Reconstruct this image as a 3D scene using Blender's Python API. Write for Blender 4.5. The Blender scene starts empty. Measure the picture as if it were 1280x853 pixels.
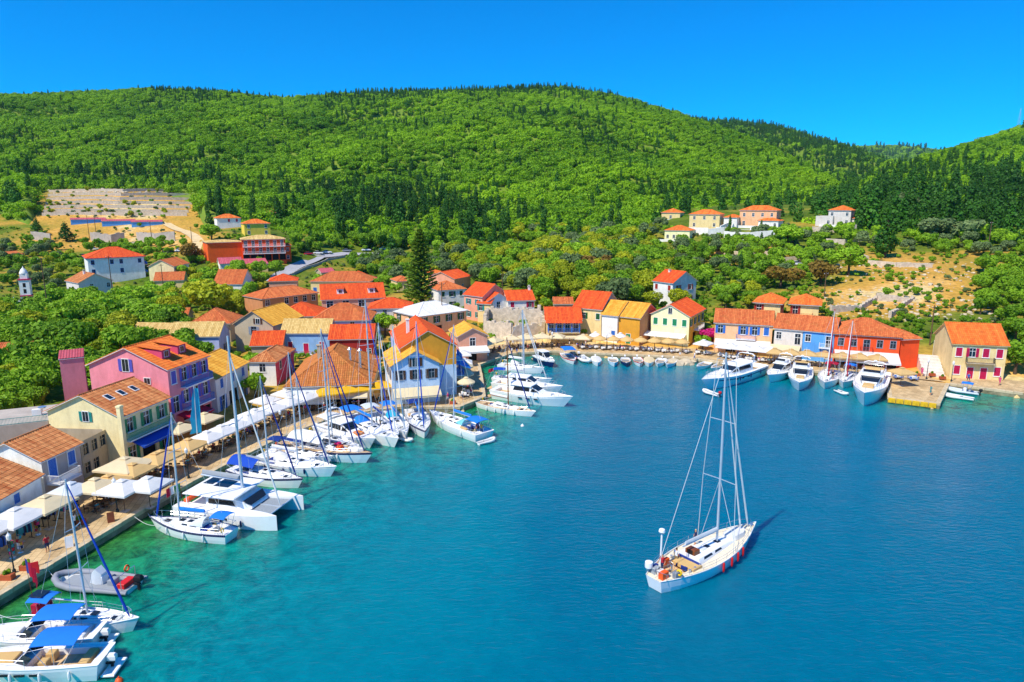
import bpy, bmesh, math, random
import numpy as np
from math import sin, cos, pi, radians, sqrt, atan2, hypot
from mathutils import Vector, Matrix
random.seed(7)
RNG = np.random.default_rng(11)
SC = bpy.context.scene
COL = SC.collection
# ------------------------------------------------------------------ camera
CAM_H, FPX, IW, IH = 33.0, 853.33, 1280.0, 853.0
PITCH = math.atan((426.5 - 250.0) / FPX)
cam = bpy.data.cameras.new('camera')
cam.lens = 24.0; cam.sensor_width = 36.0; cam.clip_start = 0.5; cam.clip_end = 20000
camo = bpy.data.objects.new('camera', cam); COL.objects.link(camo)
camo.location = (0, 0, CAM_H); camo.rotation_euler = (pi/2 - PITCH, 0, 0)
SC.camera = camo
# ------------------------------------------------------------------ sky and sun
SUN_AZ, SUN_EL = radians(226.0), radians(53.0)       # direction towards the sun, clockwise from +Y
w = bpy.data.worlds.new('World'); SC.world = w; w.use_nodes = True
nt = w.node_tree; bg = nt.nodes['Background']
sky = nt.nodes.new('ShaderNodeTexSky'); sky.sky_type = 'NISHITA'; sky.sun_disc = False
sky.sun_elevation = SUN_EL; sky.sun_rotation = SUN_AZ
sky.altitude = 0; sky.air_density = 1.0; sky.dust_density = 0.0; sky.ozone_density = 3.0
hs = nt.nodes.new('ShaderNodeHueSaturation'); hs.inputs['Saturation'].default_value = 2.3
hs.inputs['Value'].default_value = 1.0; hs.inputs['Hue'].default_value = 0.509
tcw = nt.nodes.new('ShaderNodeTexCoord'); vm = nt.nodes.new('ShaderNodeVectorMath'); vm.operation = 'ADD'; vm.inputs[1].default_value = (0, 0, 0.07)
nt.links.new(tcw.outputs['Generated'], vm.inputs[0]); nt.links.new(vm.outputs[0], sky.inputs[0])
nt.links.new(sky.outputs[0], hs.inputs['Color']); nt.links.new(hs.outputs[0], bg.inputs[0])
bg.inputs[1].default_value = 0.15
sun = bpy.data.lights.new('sun', 'SUN'); sun.energy = 4.0; sun.angle = radians(0.53); sun.color = (1.0, 0.93, 0.80)
suno = bpy.data.objects.new('sun', sun); COL.objects.link(suno)
sd = Vector((sin(SUN_AZ)*cos(SUN_EL), cos(SUN_AZ)*cos(SUN_EL), sin(SUN_EL)))
suno.rotation_euler = (-sd).to_track_quat('-Z', 'Y').to_euler(); suno.location = (-200, -100, 300)
SC.view_settings.view_transform = 'Standard'; SC.view_settings.look = 'None'
SC.view_settings.exposure = 0.45; SC.view_settings.gamma = 1.0
SC.cycles.use_denoising = True
SC.cycles.max_bounces = 6; SC.cycles.transparent_max_bounces = 8
SC.cycles.caustics_reflective = False; SC.cycles.caustics_refractive = False
# ------------------------------------------------------------------ geometry of the view (used only to lay out the plan on the ground)
SP, CP = sin(PITCH), cos(PITCH)
def ray(px, py):
    u = (px - 640.0)/FPX; v = (426.5 - py)/FPX
    return np.array([u, CP + v*SP, -SP + v*CP])
def at_z(px, py, z=0.0):
    d = ray(px, py); t = (z - CAM_H)/d[2]
    return np.array([d[0]*t, d[1]*t, z])
def at_d(px, py, dist):
    d = ray(px, py); t = dist/d[1]
    return np.array([d[0]*t, d[1]*t, CAM_H + d[2]*t])
def project(p):
    x, y, z = p[0], p[1], p[2] - CAM_H
    f = y*CP - z*SP; up = y*SP + z*CP
    return 640 + FPX*x/f, 426.5 - FPX*up/f
# ------------------------------------------------------------------ shoreline
QZ = 0.9
SHORE_PX = [(-150,838),(0,745),(180,637),(240,603),(345,550),(420,520),(500,509),(575,509),(607,496),(603,470),
            (600,456),(640,442),(690,439),(727,441),(860,447),(900,453),(960,460),(1108,470),(1110,497),(1175,505),(1187,480),(1280,492),(1420,512)]
SHORE = [at_z(x, y, QZ)[:2] for x, y in SHORE_PX]
d0 = SHORE[1] - SHORE[0]
SHORE = [SHORE[0] - d0/np.linalg.norm(d0)*160] + SHORE + [np.array([420.0, 60.0])]
SHORE = np.array(SHORE)
WATER_POLY = np.vstack([SHORE, [[420, -400], [-420, -400]]])
def in_poly(x, y, poly):
    x = np.asarray(x, float); y = np.asarray(y, float); r = np.zeros(x.shape, bool)
    n = len(poly); j = n - 1
    for i in range(n):
        xi, yi = poly[i]; xj, yj = poly[j]
        c = ((yi > y) != (yj > y)) & (x < (xj - xi)*(y - yi)/((yj - yi) or 1e-9) + xi)
        r ^= c; j = i
    return r
def dist_line(x, y, line):
    x = np.asarray(x, float); y = np.asarray(y, float); best = np.full(x.shape, 1e9)
    for a, b in zip(line[:-1], line[1:]):
        ab = b - a; L2 = (ab**2).sum()
        t = np.clip(((x - a[0])*ab[0] + (y - a[1])*ab[1])/L2, 0, 1)
        best = np.minimum(best, np.hypot(x - a[0] - t*ab[0], y - a[1] - t*ab[1]))
    return best
# ------------------------------------------------------------------ near terrain: thin plate spline through surveyed points
CTL = []
for a, b, dd in [(150,362,242),(60,362,235),(-150,362,235),(310,328,272),(285,287,330),(320,295,310),(150,240,425),(150,272,382),(150,280,368),
    (60,300,330),(-200,300,330),(150,303,332),(0,330,285),(-200,335,280),(20,382,205),(-200,385,200),(420,333,295),(500,302,340),(400,300,335),(560,360,235),(650,330,270),
    (640,300,345),(700,365,200),(740,300,335),(840,372,190),(860,330,245),(930,289,298),(840,275,330),(1040,284,290),(1150,392,165),(1150,340,205),
    (1200,315,240),(1150,296,265),(1280,302,240),(970,397,162),(1050,398,160),(1280,372,180),(1500,340,190),(1500,300,250),(1250,430,140),(1400,420,140),(230,345,255),(470,365,235),(30,280,365)]:
    CTL.append(at_d(a, b, dd))
for a, b, z in [(350,447,1.4),(430,392,1.6),(250,450,1.3),(100,500,1.4),(0,470,1.4),(-200,500,1.5),(120,430,1.6),(550,410,1.4),(640,425,1.3),(740,425,1.3),
                (860,428,1.5),(950,435,1.5),(1050,440,1.7),(1160,455,1.5),(-300,700,1.5),(-100,600,1.4),(420,480,1.2),(560,470,1.1)]:
    CTL.append(at_z(a, b, z))
for a, zz in [(-500, 38), (-250, 40), (0, 44), (200, 40), (450, 30), (640, 28), (850, 32), (1050, 34), (1300, 40), (1700, 40)]:
    u = (a - 640)/FPX; CTL.append(np.array([u*480, 480.0, zz]))
CTL = np.array(CTL)
def tps(r2):
    return np.where(r2 > 0, r2*np.log(np.maximum(r2, 1e-9)), 0.0)
_n = len(CTL); _A = np.zeros((_n+3, _n+3)); S_ = 0.01
_q = CTL[:, :2]*S_
_A[:_n, :_n] = tps(((_q[:, None] - _q[None])**2).sum(-1)) + np.eye(_n)*0.004
_A[:_n, _n:] = np.c_[np.ones(_n), _q]; _A[_n:, :_n] = _A[:_n, _n:].T
_W = np.linalg.solve(_A, np.r_[CTL[:, 2], 0, 0, 0])
def sstep(t):
    t = np.clip(t, 0, 1); return t*t*(3 - 2*t)
def ground(x, y):
    x = np.asarray(x, float); y = np.asarray(y, float); sh = x.shape
    q = np.c_[x.ravel(), y.ravel()]*S_
    out = np.empty(len(q))
    for i in range(0, len(q), 20000):
        c = q[i:i+20000]
        out[i:i+20000] = tps(((c[:, None] - _q[None])**2).sum(-1))@_W[:_n] + _W[_n] + c@_W[_n+1:]
    z = np.maximum(out.reshape(sh), 0.85)
    dl = dist_line(x, y, SHORE); wat = in_poly(x, y, WATER_POLY)
    zl = 0.72 + (z - 0.72)*sstep((dl - 5)/14.0)
    return np.where(wat, -3.0, zl)
_hx = np.arange(-330.0, 331.0, 1.0); _hy = np.arange(25.0, 531.0, 1.0)
_HG = ground(*np.meshgrid(_hx, _hy))
def gq(x, y):        # quick look-up of the ground height
    fx = np.clip(np.asarray(x, float) + 330.0, 0, len(_hx) - 1.001); fy = np.clip(np.asarray(y, float) - 25.0, 0, len(_hy) - 1.001)
    i = fx.astype(int); j = fy.astype(int); a = fx - i; b = fy - j
    return (_HG[j, i]*(1-a) + _HG[j, i+1]*a)*(1-b) + (_HG[j+1, i]*(1-a) + _HG[j+1, i+1]*a)*b
def g1(x, y): return float(gq(np.array([x]), np.array([y]))[0])
_T = np.arange(30.0, 520.0, 0.25)
def hit(px, py, dz=0.0):
    d = ray(px, py); X, Y, Z = d[0]*_T, d[1]*_T, CAM_H + d[2]*_T
    k = np.nonzero(Z <= np.maximum(gq(X, Y), 0.0) + dz)[0]
    i = k[0] if len(k) else len(_T) - 1
    return np.array([X[i], Y[i], Z[i]])
# ------------------------------------------------------------------ materials
def lin(h):
    h = h.lstrip('#'); c = [int(h[i:i+2], 16)/255 for i in (0, 2, 4)]
    return [x/12.92 if x <= 0.04045 else ((x + 0.055)/1.055)**2.4 for x in c]
_MC = {}
def mat(name, col, rough=0.75, var=0.12, scale=1.2, bump=0.0, metal=0.0, rnd=0.0, spec=0.4, fine=0.0, tint=None, bscale=None):
    if name in _MC: return _MC[name]
    c = lin(col) if isinstance(col, str) else list(col)
    m = bpy.data.materials.new(name); m.use_nodes = True; n = m.node_tree.nodes; l = m.node_tree.links
    p = n['Principled BSDF']; p.inputs['Roughness'].default_value = rough; p.inputs['Metallic'].default_value = metal
    p.inputs['Specular IOR Level'].default_value = spec
    tc = n.new('ShaderNodeTexCoord')
    no = n.new('ShaderNodeTexNoise'); no.inputs['Scale'].default_value = scale; no.inputs['Detail'].default_value = 6; no.inputs['Roughness'].default_value = 0.65
    l.new(tc.outputs['Object'], no.inputs['Vector'])
    rp = n.new('ShaderNodeValToRGB'); e = rp.color_ramp.elements
    e[0].position = 0.3; e[1].position = 0.7
    lo = [max(0, x*(1 - var)) for x in c] if tint is None else [a*(1-var*1.5) + b*var*1.5 for a, b in zip(c, lin(tint))]
    e[0].color = (*lo, 1); e[1].color = (*[min(1, x*(1 + var)) for x in c], 1)
    l.new(no.outputs['Fac'], rp.inputs[0]); out = rp.outputs[0]
    if rnd:
        at = n.new('ShaderNodeAttribute'); at.attribute_name = 'rnd'
        mr = n.new('ShaderNodeMapRange'); mr.inputs[3].default_value = 1 - rnd; mr.inputs[4].default_value = 1 + rnd
        l.new(at.outputs['Fac'], mr.inputs[0])
        mx = n.new('ShaderNodeMix'); mx.data_type = 'RGBA'; mx.blend_type = 'MULTIPLY'; mx.inputs[0].default_value = 1
        l.new(out, mx.inputs[6]); l.new(mr.outputs[0], mx.inputs[7]); out = mx.outputs[2]
    l.new(out, p.inputs['Base Color'])
    if bump:
        b = n.new('ShaderNodeBump'); b.inputs['Strength'].default_value = bump; b.inputs['Distance'].default_value = 0.05
        n2 = n.new('ShaderNodeTexNoise'); n2.inputs['Scale'].default_value = bscale or scale*8; n2.inputs['Detail'].default_value = 4
        l.new(tc.outputs['Object'], n2.inputs['Vector']); l.new(n2.outputs['Fac'], b.inputs['Height']); l.new(b.outputs[0], p.inputs['Normal'])
    _MC[name] = m; return m
def tile_mat(name, col, col2, lichen='#6b5a3a', amt=0.35):
    if name in _MC: return _MC[name]
    m = bpy.data.materials.new(name); m.use_nodes = True; n = m.node_tree.nodes; l = m.node_tree.links
    p = n['Principled BSDF']; p.inputs['Roughness'].default_value = 0.85; p.inputs['Specular IOR Level'].default_value = 0.25
    at = n.new('ShaderNodeAttribute'); at.attribute_name = 'rnd'
    r = n.new('ShaderNodeValToRGB'); r.color_ramp.elements[0].color = (*lin(col), 1); r.color_ramp.elements[1].color = (*lin(col2), 1)
    l.new(at.outputs['Fac'], r.inputs[0])
    tc = n.new('ShaderNodeTexCoord'); no = n.new('ShaderNodeTexNoise'); no.inputs['Scale'].default_value = 0.9; no.inputs['Detail'].default_value = 7; no.inputs['Roughness'].default_value = 0.7
    l.new(tc.outputs['Object'], no.inputs['Vector'])
    mr = n.new('ShaderNodeMapRange'); mr.inputs[1].default_value = 0.48; mr.inputs[2].default_value = 0.72; mr.inputs[4].default_value = amt
    l.new(no.outputs['Fac'], mr.inputs[0])
    mx = n.new('ShaderNodeMix'); mx.data_type = 'RGBA'; mx.inputs[7].default_value = (*lin(lichen), 1)
    l.new(mr.outputs[0], mx.inputs[0]); l.new(r.outputs[0], mx.inputs[6]); l.new(mx.outputs[2], p.inputs['Base Color'])
    _MC[name] = m; return m
def wall_mat(name, col, tint):
    if name in _MC: return _MC[name]
    m = mat(name, col, 0.9, 0.15, 0.5, 0.3, tint=tint, bscale=5.0); n = m.node_tree.nodes; l = m.node_tree.links
    p = n['Principled BSDF']; src = p.inputs['Base Color'].links[0].from_socket
    tc = n.new('ShaderNodeTexCoord'); mp = n.new('ShaderNodeMapping'); mp.inputs['Scale'].default_value = (0.8, 0.8, 0.3); l.new(tc.outputs['Object'], mp.inputs[0])
    no = n.new('ShaderNodeTexNoise'); no.inputs['Scale'].default_value = 1.4; no.inputs['Detail'].default_value = 7; no.inputs['Roughness'].default_value = 0.7; l.new(mp.outputs[0], no.inputs['Vector'])
    r = n.new('ShaderNodeValToRGB'); r.color_ramp.elements[0].position = .30; r.color_ramp.elements[0].color = (.62, .57, .50, 1); r.color_ramp.elements[1].position = .56; r.color_ramp.elements[1].color = (1.03, 1.03, 1.03, 1)
    l.new(no.outputs['Fac'], r.inputs[0])
    mx = n.new('ShaderNodeMix'); mx.data_type = 'RGBA'; mx.blend_type = 'MULTIPLY'; mx.inputs[0].default_value = 0.42
    l.new(src, mx.inputs[6]); l.new(r.outputs[0], mx.inputs[7]); l.new(mx.outputs[2], p.inputs['Base Color']); return m
def leaf_mat(name, dark, light, trans=0.3):
    if name in _MC: return _MC[name]
    m = bpy.data.materials.new(name); m.use_nodes = True; n = m.node_tree.nodes; l = m.node_tree.links
    p = n['Principled BSDF']; p.inputs['Roughness'].default_value = 0.6; p.inputs['Specular IOR Level'].default_value = 0.25
    at = n.new('ShaderNodeAttribute'); at.attribute_name = 'rnd'
    oi = n.new('ShaderNodeObjectInfo')
    m1 = n.new('ShaderNodeMath'); m1.operation = 'MULTIPLY_ADD'; m1.inputs[1].default_value = 0.55
    m2 = n.new('ShaderNodeMath'); m2.operation = 'MULTIPLY'; m2.inputs[1].default_value = 0.28
    l.new(oi.outputs['Random'], m2.inputs[0]); l.new(at.outputs['Fac'], m1.inputs[0]); l.new(m2.outputs[0], m1.inputs[2])
    no = n.new('ShaderNodeTexNoise'); no.inputs['Scale'].default_value = 0.011; no.inputs['Detail'].default_value = 4
    l.new(oi.outputs['Location'], no.inputs['Vector'])
    m3 = n.new('ShaderNodeMath'); m3.operation = 'MULTIPLY_ADD'; m3.inputs[1].default_value = 1.5; m3.inputs[2].default_value = -0.66
    l.new(no.outputs['Fac'], m3.inputs[0])
    m4 = n.new('ShaderNodeMath'); m4.operation = 'ADD'; m4.use_clamp = True
    l.new(m1.outputs[0], m4.inputs[0]); l.new(m3.outputs[0], m4.inputs[1])
    r = n.new('ShaderNodeValToRGB'); r.color_ramp.elements[0].color = (*lin(dark), 1); r.color_ramp.elements[1].color = (*lin(light), 1)
    l.new(m4.outputs[0], r.inputs[0]); l.new(r.outputs[0], p.inputs['Base Color'])
    tr = n.new('ShaderNodeBsdfTranslucent'); l.new(r.outputs[0], tr.inputs[0])
    ms = n.new('ShaderNodeMixShader'); ms.inputs[0].default_value = trans
    l.new(p.outputs[0], ms.inputs[1]); l.new(tr.outputs[0], ms.inputs[2]); l.new(ms.outputs[0], n['Material Output'].inputs[0])
    _MC[name] = m; return m
def cloth_mat(name, col, trans=0.25, var=0.08):
    if name in _MC: return _MC[name]
    m = mat(name, col, 0.8, var, 0.8, 0.15, bscale=3.0); n = m.node_tree.nodes; l = m.node_tree.links
    tr = n.new('ShaderNodeBsdfTranslucent'); tr.inputs[0].default_value = (*lin(col), 1)
    ms = n.new('ShaderNodeMixShader'); ms.inputs[0].default_value = trans
    l.new(n['Principled BSDF'].outputs[0], ms.inputs[1]); l.new(tr.outputs[0], ms.inputs[2]); l.new(ms.outputs[0], n['Material Output'].inputs[0])
    return m
M = {}
M['glass'] = mat('window_glass', '#1b2733', 0.08, 0.2, 0.7, spec=0.7)
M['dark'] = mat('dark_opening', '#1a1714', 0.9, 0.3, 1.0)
M['white'] = mat('white_paint', '#e8e6e0', 0.6, 0.06, 1.0)
M['gel'] = mat('white_gelcoat', '#f1f0ec', 0.28, 0.03, 0.8, spec=0.5)
M['gelblue'] = mat('pale_blue_gelcoat', '#d6e8ee', 0.28, 0.04, 0.8)
M['navy'] = mat('navy_gelcoat', '#12265c', 0.3, 0.08, 0.8)
M['teak'] = mat('teak_deck', '#cfae80', 0.7, 0.18, 3.0, rnd=0.1)
M['paledeck'] = mat('pale_scrubbed_deck', '#e2d6ba', 0.7, 0.15, 3.0)
M['teakd'] = mat('varnished_wood', '#7a3f16', 0.4, 0.2, 2.0)
M['alu'] = mat('mast_aluminium', '#c9d2d8', 0.35, 0.06, 1.0, metal=0.35)
M['steel'] = mat('stainless_steel', '#d4d8da', 0.25, 0.05, 1.0, metal=0.8)
M['rope'] = mat('rope', '#cfd3cf', 0.8, 0.1, 2.0)
M['woodmast'] = mat('wooden_mast', '#9a5a28', 0.45, 0.15, 2.0)
M['redmast'] = mat('red_mast', '#b3142c', 0.45, 0.1, 2.0)
M['antifoul'] = mat('antifouling', '#20344a', 0.7, 0.2, 1.5)
M['black'] = mat('black_rubber', '#17181a', 0.6, 0.2, 1.5)
M['greytube'] = mat('grey_hypalon', '#8b8f96', 0.6, 0.08, 1.5)
M['yellow'] = mat('yellow_plastic', '#f2c400', 0.5, 0.08, 2.0)
M['orange'] = mat('orange_plastic', '#ef5a1c', 0.5, 0.1, 2.0)
M['redplastic'] = mat('red_plastic', '#cf1d1d', 0.5, 0.1, 2.0)
M['winblack'] = mat('tinted_window', '#20252b', 0.12, 0.1, 1.0, spec=0.6)
for nm, c in dict(blue='#2288e6', navyc='#1a3a8c', white='#f0efea', cream='#efdcb0', beige='#e7c07c', tan='#dcb878', yellow='#f2bd1d', red='#c2163a', cyan='#2bb5d6', orange='#ea8a1f', magenta='#d11e6e', grey='#a7adb2', aqua='#7ed0dd', green='#2c8a4a', pale='#dfe6ea', royal='#1450c0').items():
    M['c_'+nm] = cloth_mat('cloth_'+nm, c)
M['stone'] = mat('pale_stone', '#b8a88e', 0.9, 0.25, 0.9, 0.5, rnd=0.15)
M['quaystone'] = mat('quay_coping', '#c4b08c', 0.9, 0.2, 1.4, 0.4, rnd=0.12)
M['concrete'] = mat('old_concrete', '#b5aa9c', 0.9, 0.2, 0.5, 0.3)
M['wood'] = mat('weathered_wood', '#6a5138', 0.85, 0.25, 1.5, 0.3)
M['iron'] = mat('dark_iron', '#26312e', 0.5, 0.2, 2.0, metal=0.3)
M['bark'] = mat('bark', '#5a4632', 0.95, 0.3, 2.0, 0.5)
M['terracotta'] = mat('terracotta', '#b0552c', 0.85, 0.15, 1.5)
M['skin'] = mat('skin', '#c58c68', 0.6, 0.05, 3.0)
M['hair'] = mat('hair', '#2e2018', 0.7, 0.2, 5.0)
for nm, c in dict(white='#e8e8e4', navy='#1f2c52', red='#b62330', teal='#2f8f96', pink='#d8407c', black='#202022', blue='#2f62b4', khaki='#a38d64', green='#4d7a45', yellow='#d8a52a').items():
    M['k_'+nm] = mat('clothing_'+nm, c, 0.85, 0.12, 4.0)
# ------------------------------------------------------------------ mesh helpers
class MB:
    def __init__(s): s.v = []; s.f = []; s.m = []; s.r = []
    def add(s, vs, fs, mi=0, r=None):
        o = len(s.v); s.v += [tuple(map(float, q)) for q in vs]; s.f += [tuple(i + o for i in f) for f in fs]
        s.m += [mi]*len(fs); rr = random.random() if r is None else r; s.r += [rr]*len(fs); return s
    def bx(s, x0, y0, z0, x1, y1, z1, mi=0, r=None):
        vs = [(x0,y0,z0),(x1,y0,z0),(x1,y1,z0),(x0,y1,z0),(x0,y0,z1),(x1,y0,z1),(x1,y1,z1),(x0,y1,z1)]
        return s.add(vs, [(3,2,1,0),(4,5,6,7),(0,1,5,4),(1,2,6,5),(2,3,7,6),(3,0,4,7)], mi, r)
    def tb(s, x0, y0, x1, y1, z0, z1, ins=0.05, mi=0, r=None):       # box with a chamfered top
        a, b = ins, z1 - ins*0.8
        vs = [(x0,y0,z0),(x1,y0,z0),(x1,y1,z0),(x0,y1,z0),(x0,y0,b),(x1,y0,b),(x1,y1,b),(x0,y1,b),(x0+a,y0+a,z1),(x1-a,y0+a,z1),(x1-a,y1-a,z1),(x0+a,y1-a,z1)]
        return s.add(vs, [(3,2,1,0),(0,1,5,4),(1,2,6,5),(2,3,7,6),(3,0,4,7),(4,5,9,8),(5,6,10,9),(6,7,11,10),(7,4,8,11),(8,9,10,11)], mi, r)
    def tube(s, pts, rad, n=6, mi=0, cap=True, r=None):
        P = [Vector(p) for p in pts]; R = rad if isinstance(rad, (list, tuple)) else [rad]*len(P)
        vs = []; fs = []
        for i, p in enumerate(P):
            t = (P[min(i+1, len(P)-1)] - P[max(i-1, 0)]).normalized()
            u = t.cross(Vector((0, 0, 1))) if abs(t.z) < 0.95 else t.cross(Vector((1, 0, 0)))
            u.normalize(); w_ = t.cross(u)
            for k in range(n):
                a = 2*pi*k/n; vs.append(p + (u*cos(a) + w_*sin(a))*R[i])
        for i in range(len(P)-1):
            for k in range(n):
                a, b = i*n + k, i*n + (k+1) % n; fs.append((a, a+n, b+n, b))
        if cap: fs.append(tuple(range(n))); fs.append(tuple(range((len(P)-1)*n + n - 1, (len(P)-1)*n - 1, -1)))
        return s.add(vs, fs, mi, r)
    def lathe(s, prof, n=10, c=(0,0,0), mi=0, r=None):
        vs = []; fs = []
        for (ra, z) in prof:
            for k in range(n): vs.append((c[0] + ra*cos(2*pi*k/n), c[1] + ra*sin(2*pi*k/n), c[2] + z))
        for i in range(len(prof)-1):
            for k in range(n):
                a, b = i*n + k, i*n + (k+1) % n; fs.append((a, b, b+n, a+n))
        fs.append(tuple(range(n-1, -1, -1))); fs.append(tuple(range((len(prof)-1)*n, len(prof)*n)))
        return s.add(vs, fs, mi, r)
    def loft(s, secs, mi=0, caps=(True, True), closed=False, r=None):
        n = len(secs[0]); vs = [p for sec in secs for p in sec]; fs = []
        for i in range(len(secs)-1):
            for k in range(n if closed else n-1):
                a, b = i*n + k, i*n + (k+1) % n; fs.append((a, b, b+n, a+n))
        if caps[0]: fs.append(tuple(range(n-1, -1, -1)))
        if caps[1]: fs.append(tuple(range((len(secs)-1)*n, len(secs)*n)))
        return s.add(vs, fs, mi, r)
    def mesh(s, name, mats, smooth=False):
        me = bpy.data.meshes.new(name); me.from_pydata(s.v, [], s.f)
        for m_ in (mats if isinstance(mats, (list, tuple)) else [mats]): me.materials.append(m_)
        me.polygons.foreach_set('material_index', s.m)
        a = me.attributes.new('rnd', 'FLOAT', 'FACE'); a.data.foreach_set('value', s.r)
        if smooth:
            me.polygons.foreach_set('use_smooth', [True]*len(s.f))
            me.set_sharp_from_angle(angle=radians(38))
        me.update(); return me
    def build(s, name, mats, parent=None, smooth=False, loc=None):
        return link(name, s.mesh(name, mats, smooth), parent, loc)
def link(name, me, parent=None, loc=None, rz=0.0):
    o = bpy.data.objects.new(name, me); COL.objects.link(o)
    if parent: o.parent = parent
    if loc is not None: o.location = tuple(map(float, loc))
    if rz: o.rotation_euler = (0, 0, rz)
    return o
def tag(o, label=None, cat=None, group=None, kind=None):
    if label: o['label'] = label
    if cat: o['category'] = cat
    if group: o['group'] = group
    if kind: o['kind'] = kind
    return o
def thing(name, label, cat, loc=(0,0,0), rz=0.0, group=None):
    o = bpy.data.objects.new(name, None); COL.objects.link(o); o.empty_display_size = 0.3
    o.location = tuple(map(float, loc)); o.rotation_euler = (0, 0, rz); return tag(o, label, cat, group)
def copy_tree(o, loc=None, rz=None, parent=None, label=None, scale=None):
    c = o.copy(); COL.objects.link(c); c.parent = parent
    if loc is not None: c.location = tuple(map(float, loc))
    if rz is not None: c.rotation_euler = (0, 0, rz)
    if label: c['label'] = label
    if scale: c.scale = (scale,)*3
    for ch in o.children: copy_tree(ch, parent=c)
    return c
def np_mesh(name, V, F, mats, rnd=None, midx=None, smooth=False):
    me = bpy.data.meshes.new(name); V = np.asarray(V, np.float32); F = np.asarray(F, np.int32); k = F.shape[1]
    me.vertices.add(len(V)); me.vertices.foreach_set('co', V.ravel())
    me.loops.add(F.size); me.loops.foreach_set('vertex_index', F.ravel())
    me.polygons.add(len(F)); me.polygons.foreach_set('loop_start', np.arange(0, F.size, k, dtype=np.int32))
    if midx is not None: me.polygons.foreach_set('material_index', np.asarray(midx, np.int32))
    for m_ in mats: me.materials.append(m_)
    if rnd is not None:
        a = me.attributes.new('rnd', 'FLOAT', 'FACE'); a.data.foreach_set('value', np.asarray(rnd, np.float32))
    me.polygons.foreach_set('use_smooth', np.full(len(F), bool(smooth)))
    me.update(calc_edges=True); me.validate(); return me
# ------------------------------------------------------------------ terrain, quay, water, hills
def ground_mat():
    m = bpy.data.materials.new('dry_grass_earth'); m.use_nodes = True; n = m.node_tree.nodes; l = m.node_tree.links
    p = n['Principled BSDF']; p.inputs['Roughness'].default_value = 0.95; p.inputs['Specular IOR Level'].default_value = 0.1
    tc = n.new('ShaderNodeTexCoord')
    a = n.new('ShaderNodeTexNoise'); a.inputs['Scale'].default_value = 0.045; a.inputs['Detail'].default_value = 8; a.inputs['Roughness'].default_value = 0.65
    b = n.new('ShaderNodeTexNoise'); b.inputs['Scale'].default_value = 0.9; b.inputs['Detail'].default_value = 6
    for q in (a, b): l.new(tc.outputs['Object'], q.inputs['Vector'])
    at = n.new('ShaderNodeAttribute'); at.attribute_name = 'dry'
    ad = n.new('ShaderNodeMath'); ad.operation = 'ADD'; l.new(a.outputs['Fac'], ad.inputs[0]); l.new(at.outputs['Fac'], ad.inputs[1])
    r = n.new('ShaderNodeValToRGB'); e = r.color_ramp.elements
    e[0].position = 0.35; e[0].color = (*lin('#4a6416'), 1); e[1].position = 1.2; e[1].color = (*lin('#e0c489'), 1)
    for pos, c in ((0.52, '#6f7f26'), (0.66, '#b0923a'), (0.85, '#d2a04a'), (0.97, '#e0b468')):
        x = r.color_ramp.elements.new(pos); x.color = (*lin(c), 1)
    l.new(ad.outputs[0], r.inputs[0])
    mx = n.new('ShaderNodeMix'); mx.data_type = 'RGBA'; mx.blend_type = 'MULTIPLY'; mx.inputs[0].default_value = 0.7
    r2 = n.new('ShaderNodeValToRGB'); r2.color_ramp.elements[0].position = .3; r2.color_ramp.elements[1].position = .65; r2.color_ramp.elements[0].color = (.45, .45, .42, 1); r2.color_ramp.elements[1].color = (1.1, 1.1, 1.05, 1)
    l.new(b.outputs['Fac'], r2.inputs[0]); l.new(r.outputs[0], mx.inputs[6]); l.new(r2.outputs[0], mx.inputs[7]); l.new(mx.outputs[2], p.inputs['Base Color'])
    bu = n.new('ShaderNodeBump'); bu.inputs['Strength'].default_value = 0.6; bu.inputs['Distance'].default_value = 0.3
    l.new(b.outputs['Fac'], bu.inputs['Height']); l.new(bu.outputs[0], p.inputs['Normal']); return m
gx = np.concatenate([np.arange(-520, -120, 6.0), np.arange(-120, 150, 2.0), np.arange(150, 521, 6.0)])
gy = np.concatenate([np.arange(-320, 30, 12.0), np.arange(30, 210, 2.0), np.arange(210, 530, 4.0)])
GX, GY = np.meshgrid(gx, gy); GZ = ground(GX, GY)
_rn = np.zeros_like(GZ)
for k in range(1, 5):
    _rn += np.sin(GX*0.05*2**k + k*3.1 + np.sin(GY*0.037*2**k))*np.cos(GY*0.06*2**k + k*1.7)/2**k
_land = GZ > 1.0
GZ = GZ + np.where(_land, _rn*0.25*np.clip((dist_line(GX, GY, SHORE) - 25)/40, 0, 1), 0)
def px_of(x, y, z):
    z = z - CAM_H; f = np.maximum(y*CP - z*SP, 1.0); return 640 + FPX*x/f, 426.5 - FPX*(y*SP + z*CP)/f
PXg, PYg = px_of(GX, GY, GZ)
dry = np.zeros_like(GZ) - 0.02
def blob(cx, cy, rx, ry, a):
    global dry
    dry = dry + a*np.exp(-((PXg - cx)/rx)**2 - ((PYg - cy)/ry)**2)
for a in [(1150,360,85,32,0.48),(150,262,110,30,0.55),(200,300,60,14,0.4),(90,300,80,16,0.25),(1090,330,40,12,0.3),(900,320,60,14,0.3),(20,340,40,14,0.2),(1230,320,60,10,0.25),(500,300,80,8,0.35),(650,310,20,8,0.3)]: blob(*a)
for a in [(1050,372,80,18,0.40),(950,318,50,10,0.35),(430,420,170,50,0.30),(700,410,160,22,0.22)]: blob(*a)
dl_ = dist_line(GX, GY, SHORE); dry = dry + 0.5*np.exp(-(dl_/22)**2)
nx_, ny_ = len(gx), len(gy)
ii = (np.arange(ny_-1)[:, None]*nx_ + np.arange(nx_-1)[None]).ravel()
F = np.c_[ii, ii+1, ii+nx_+1, ii+nx_]
M['ground'] = ground_mat()
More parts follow.
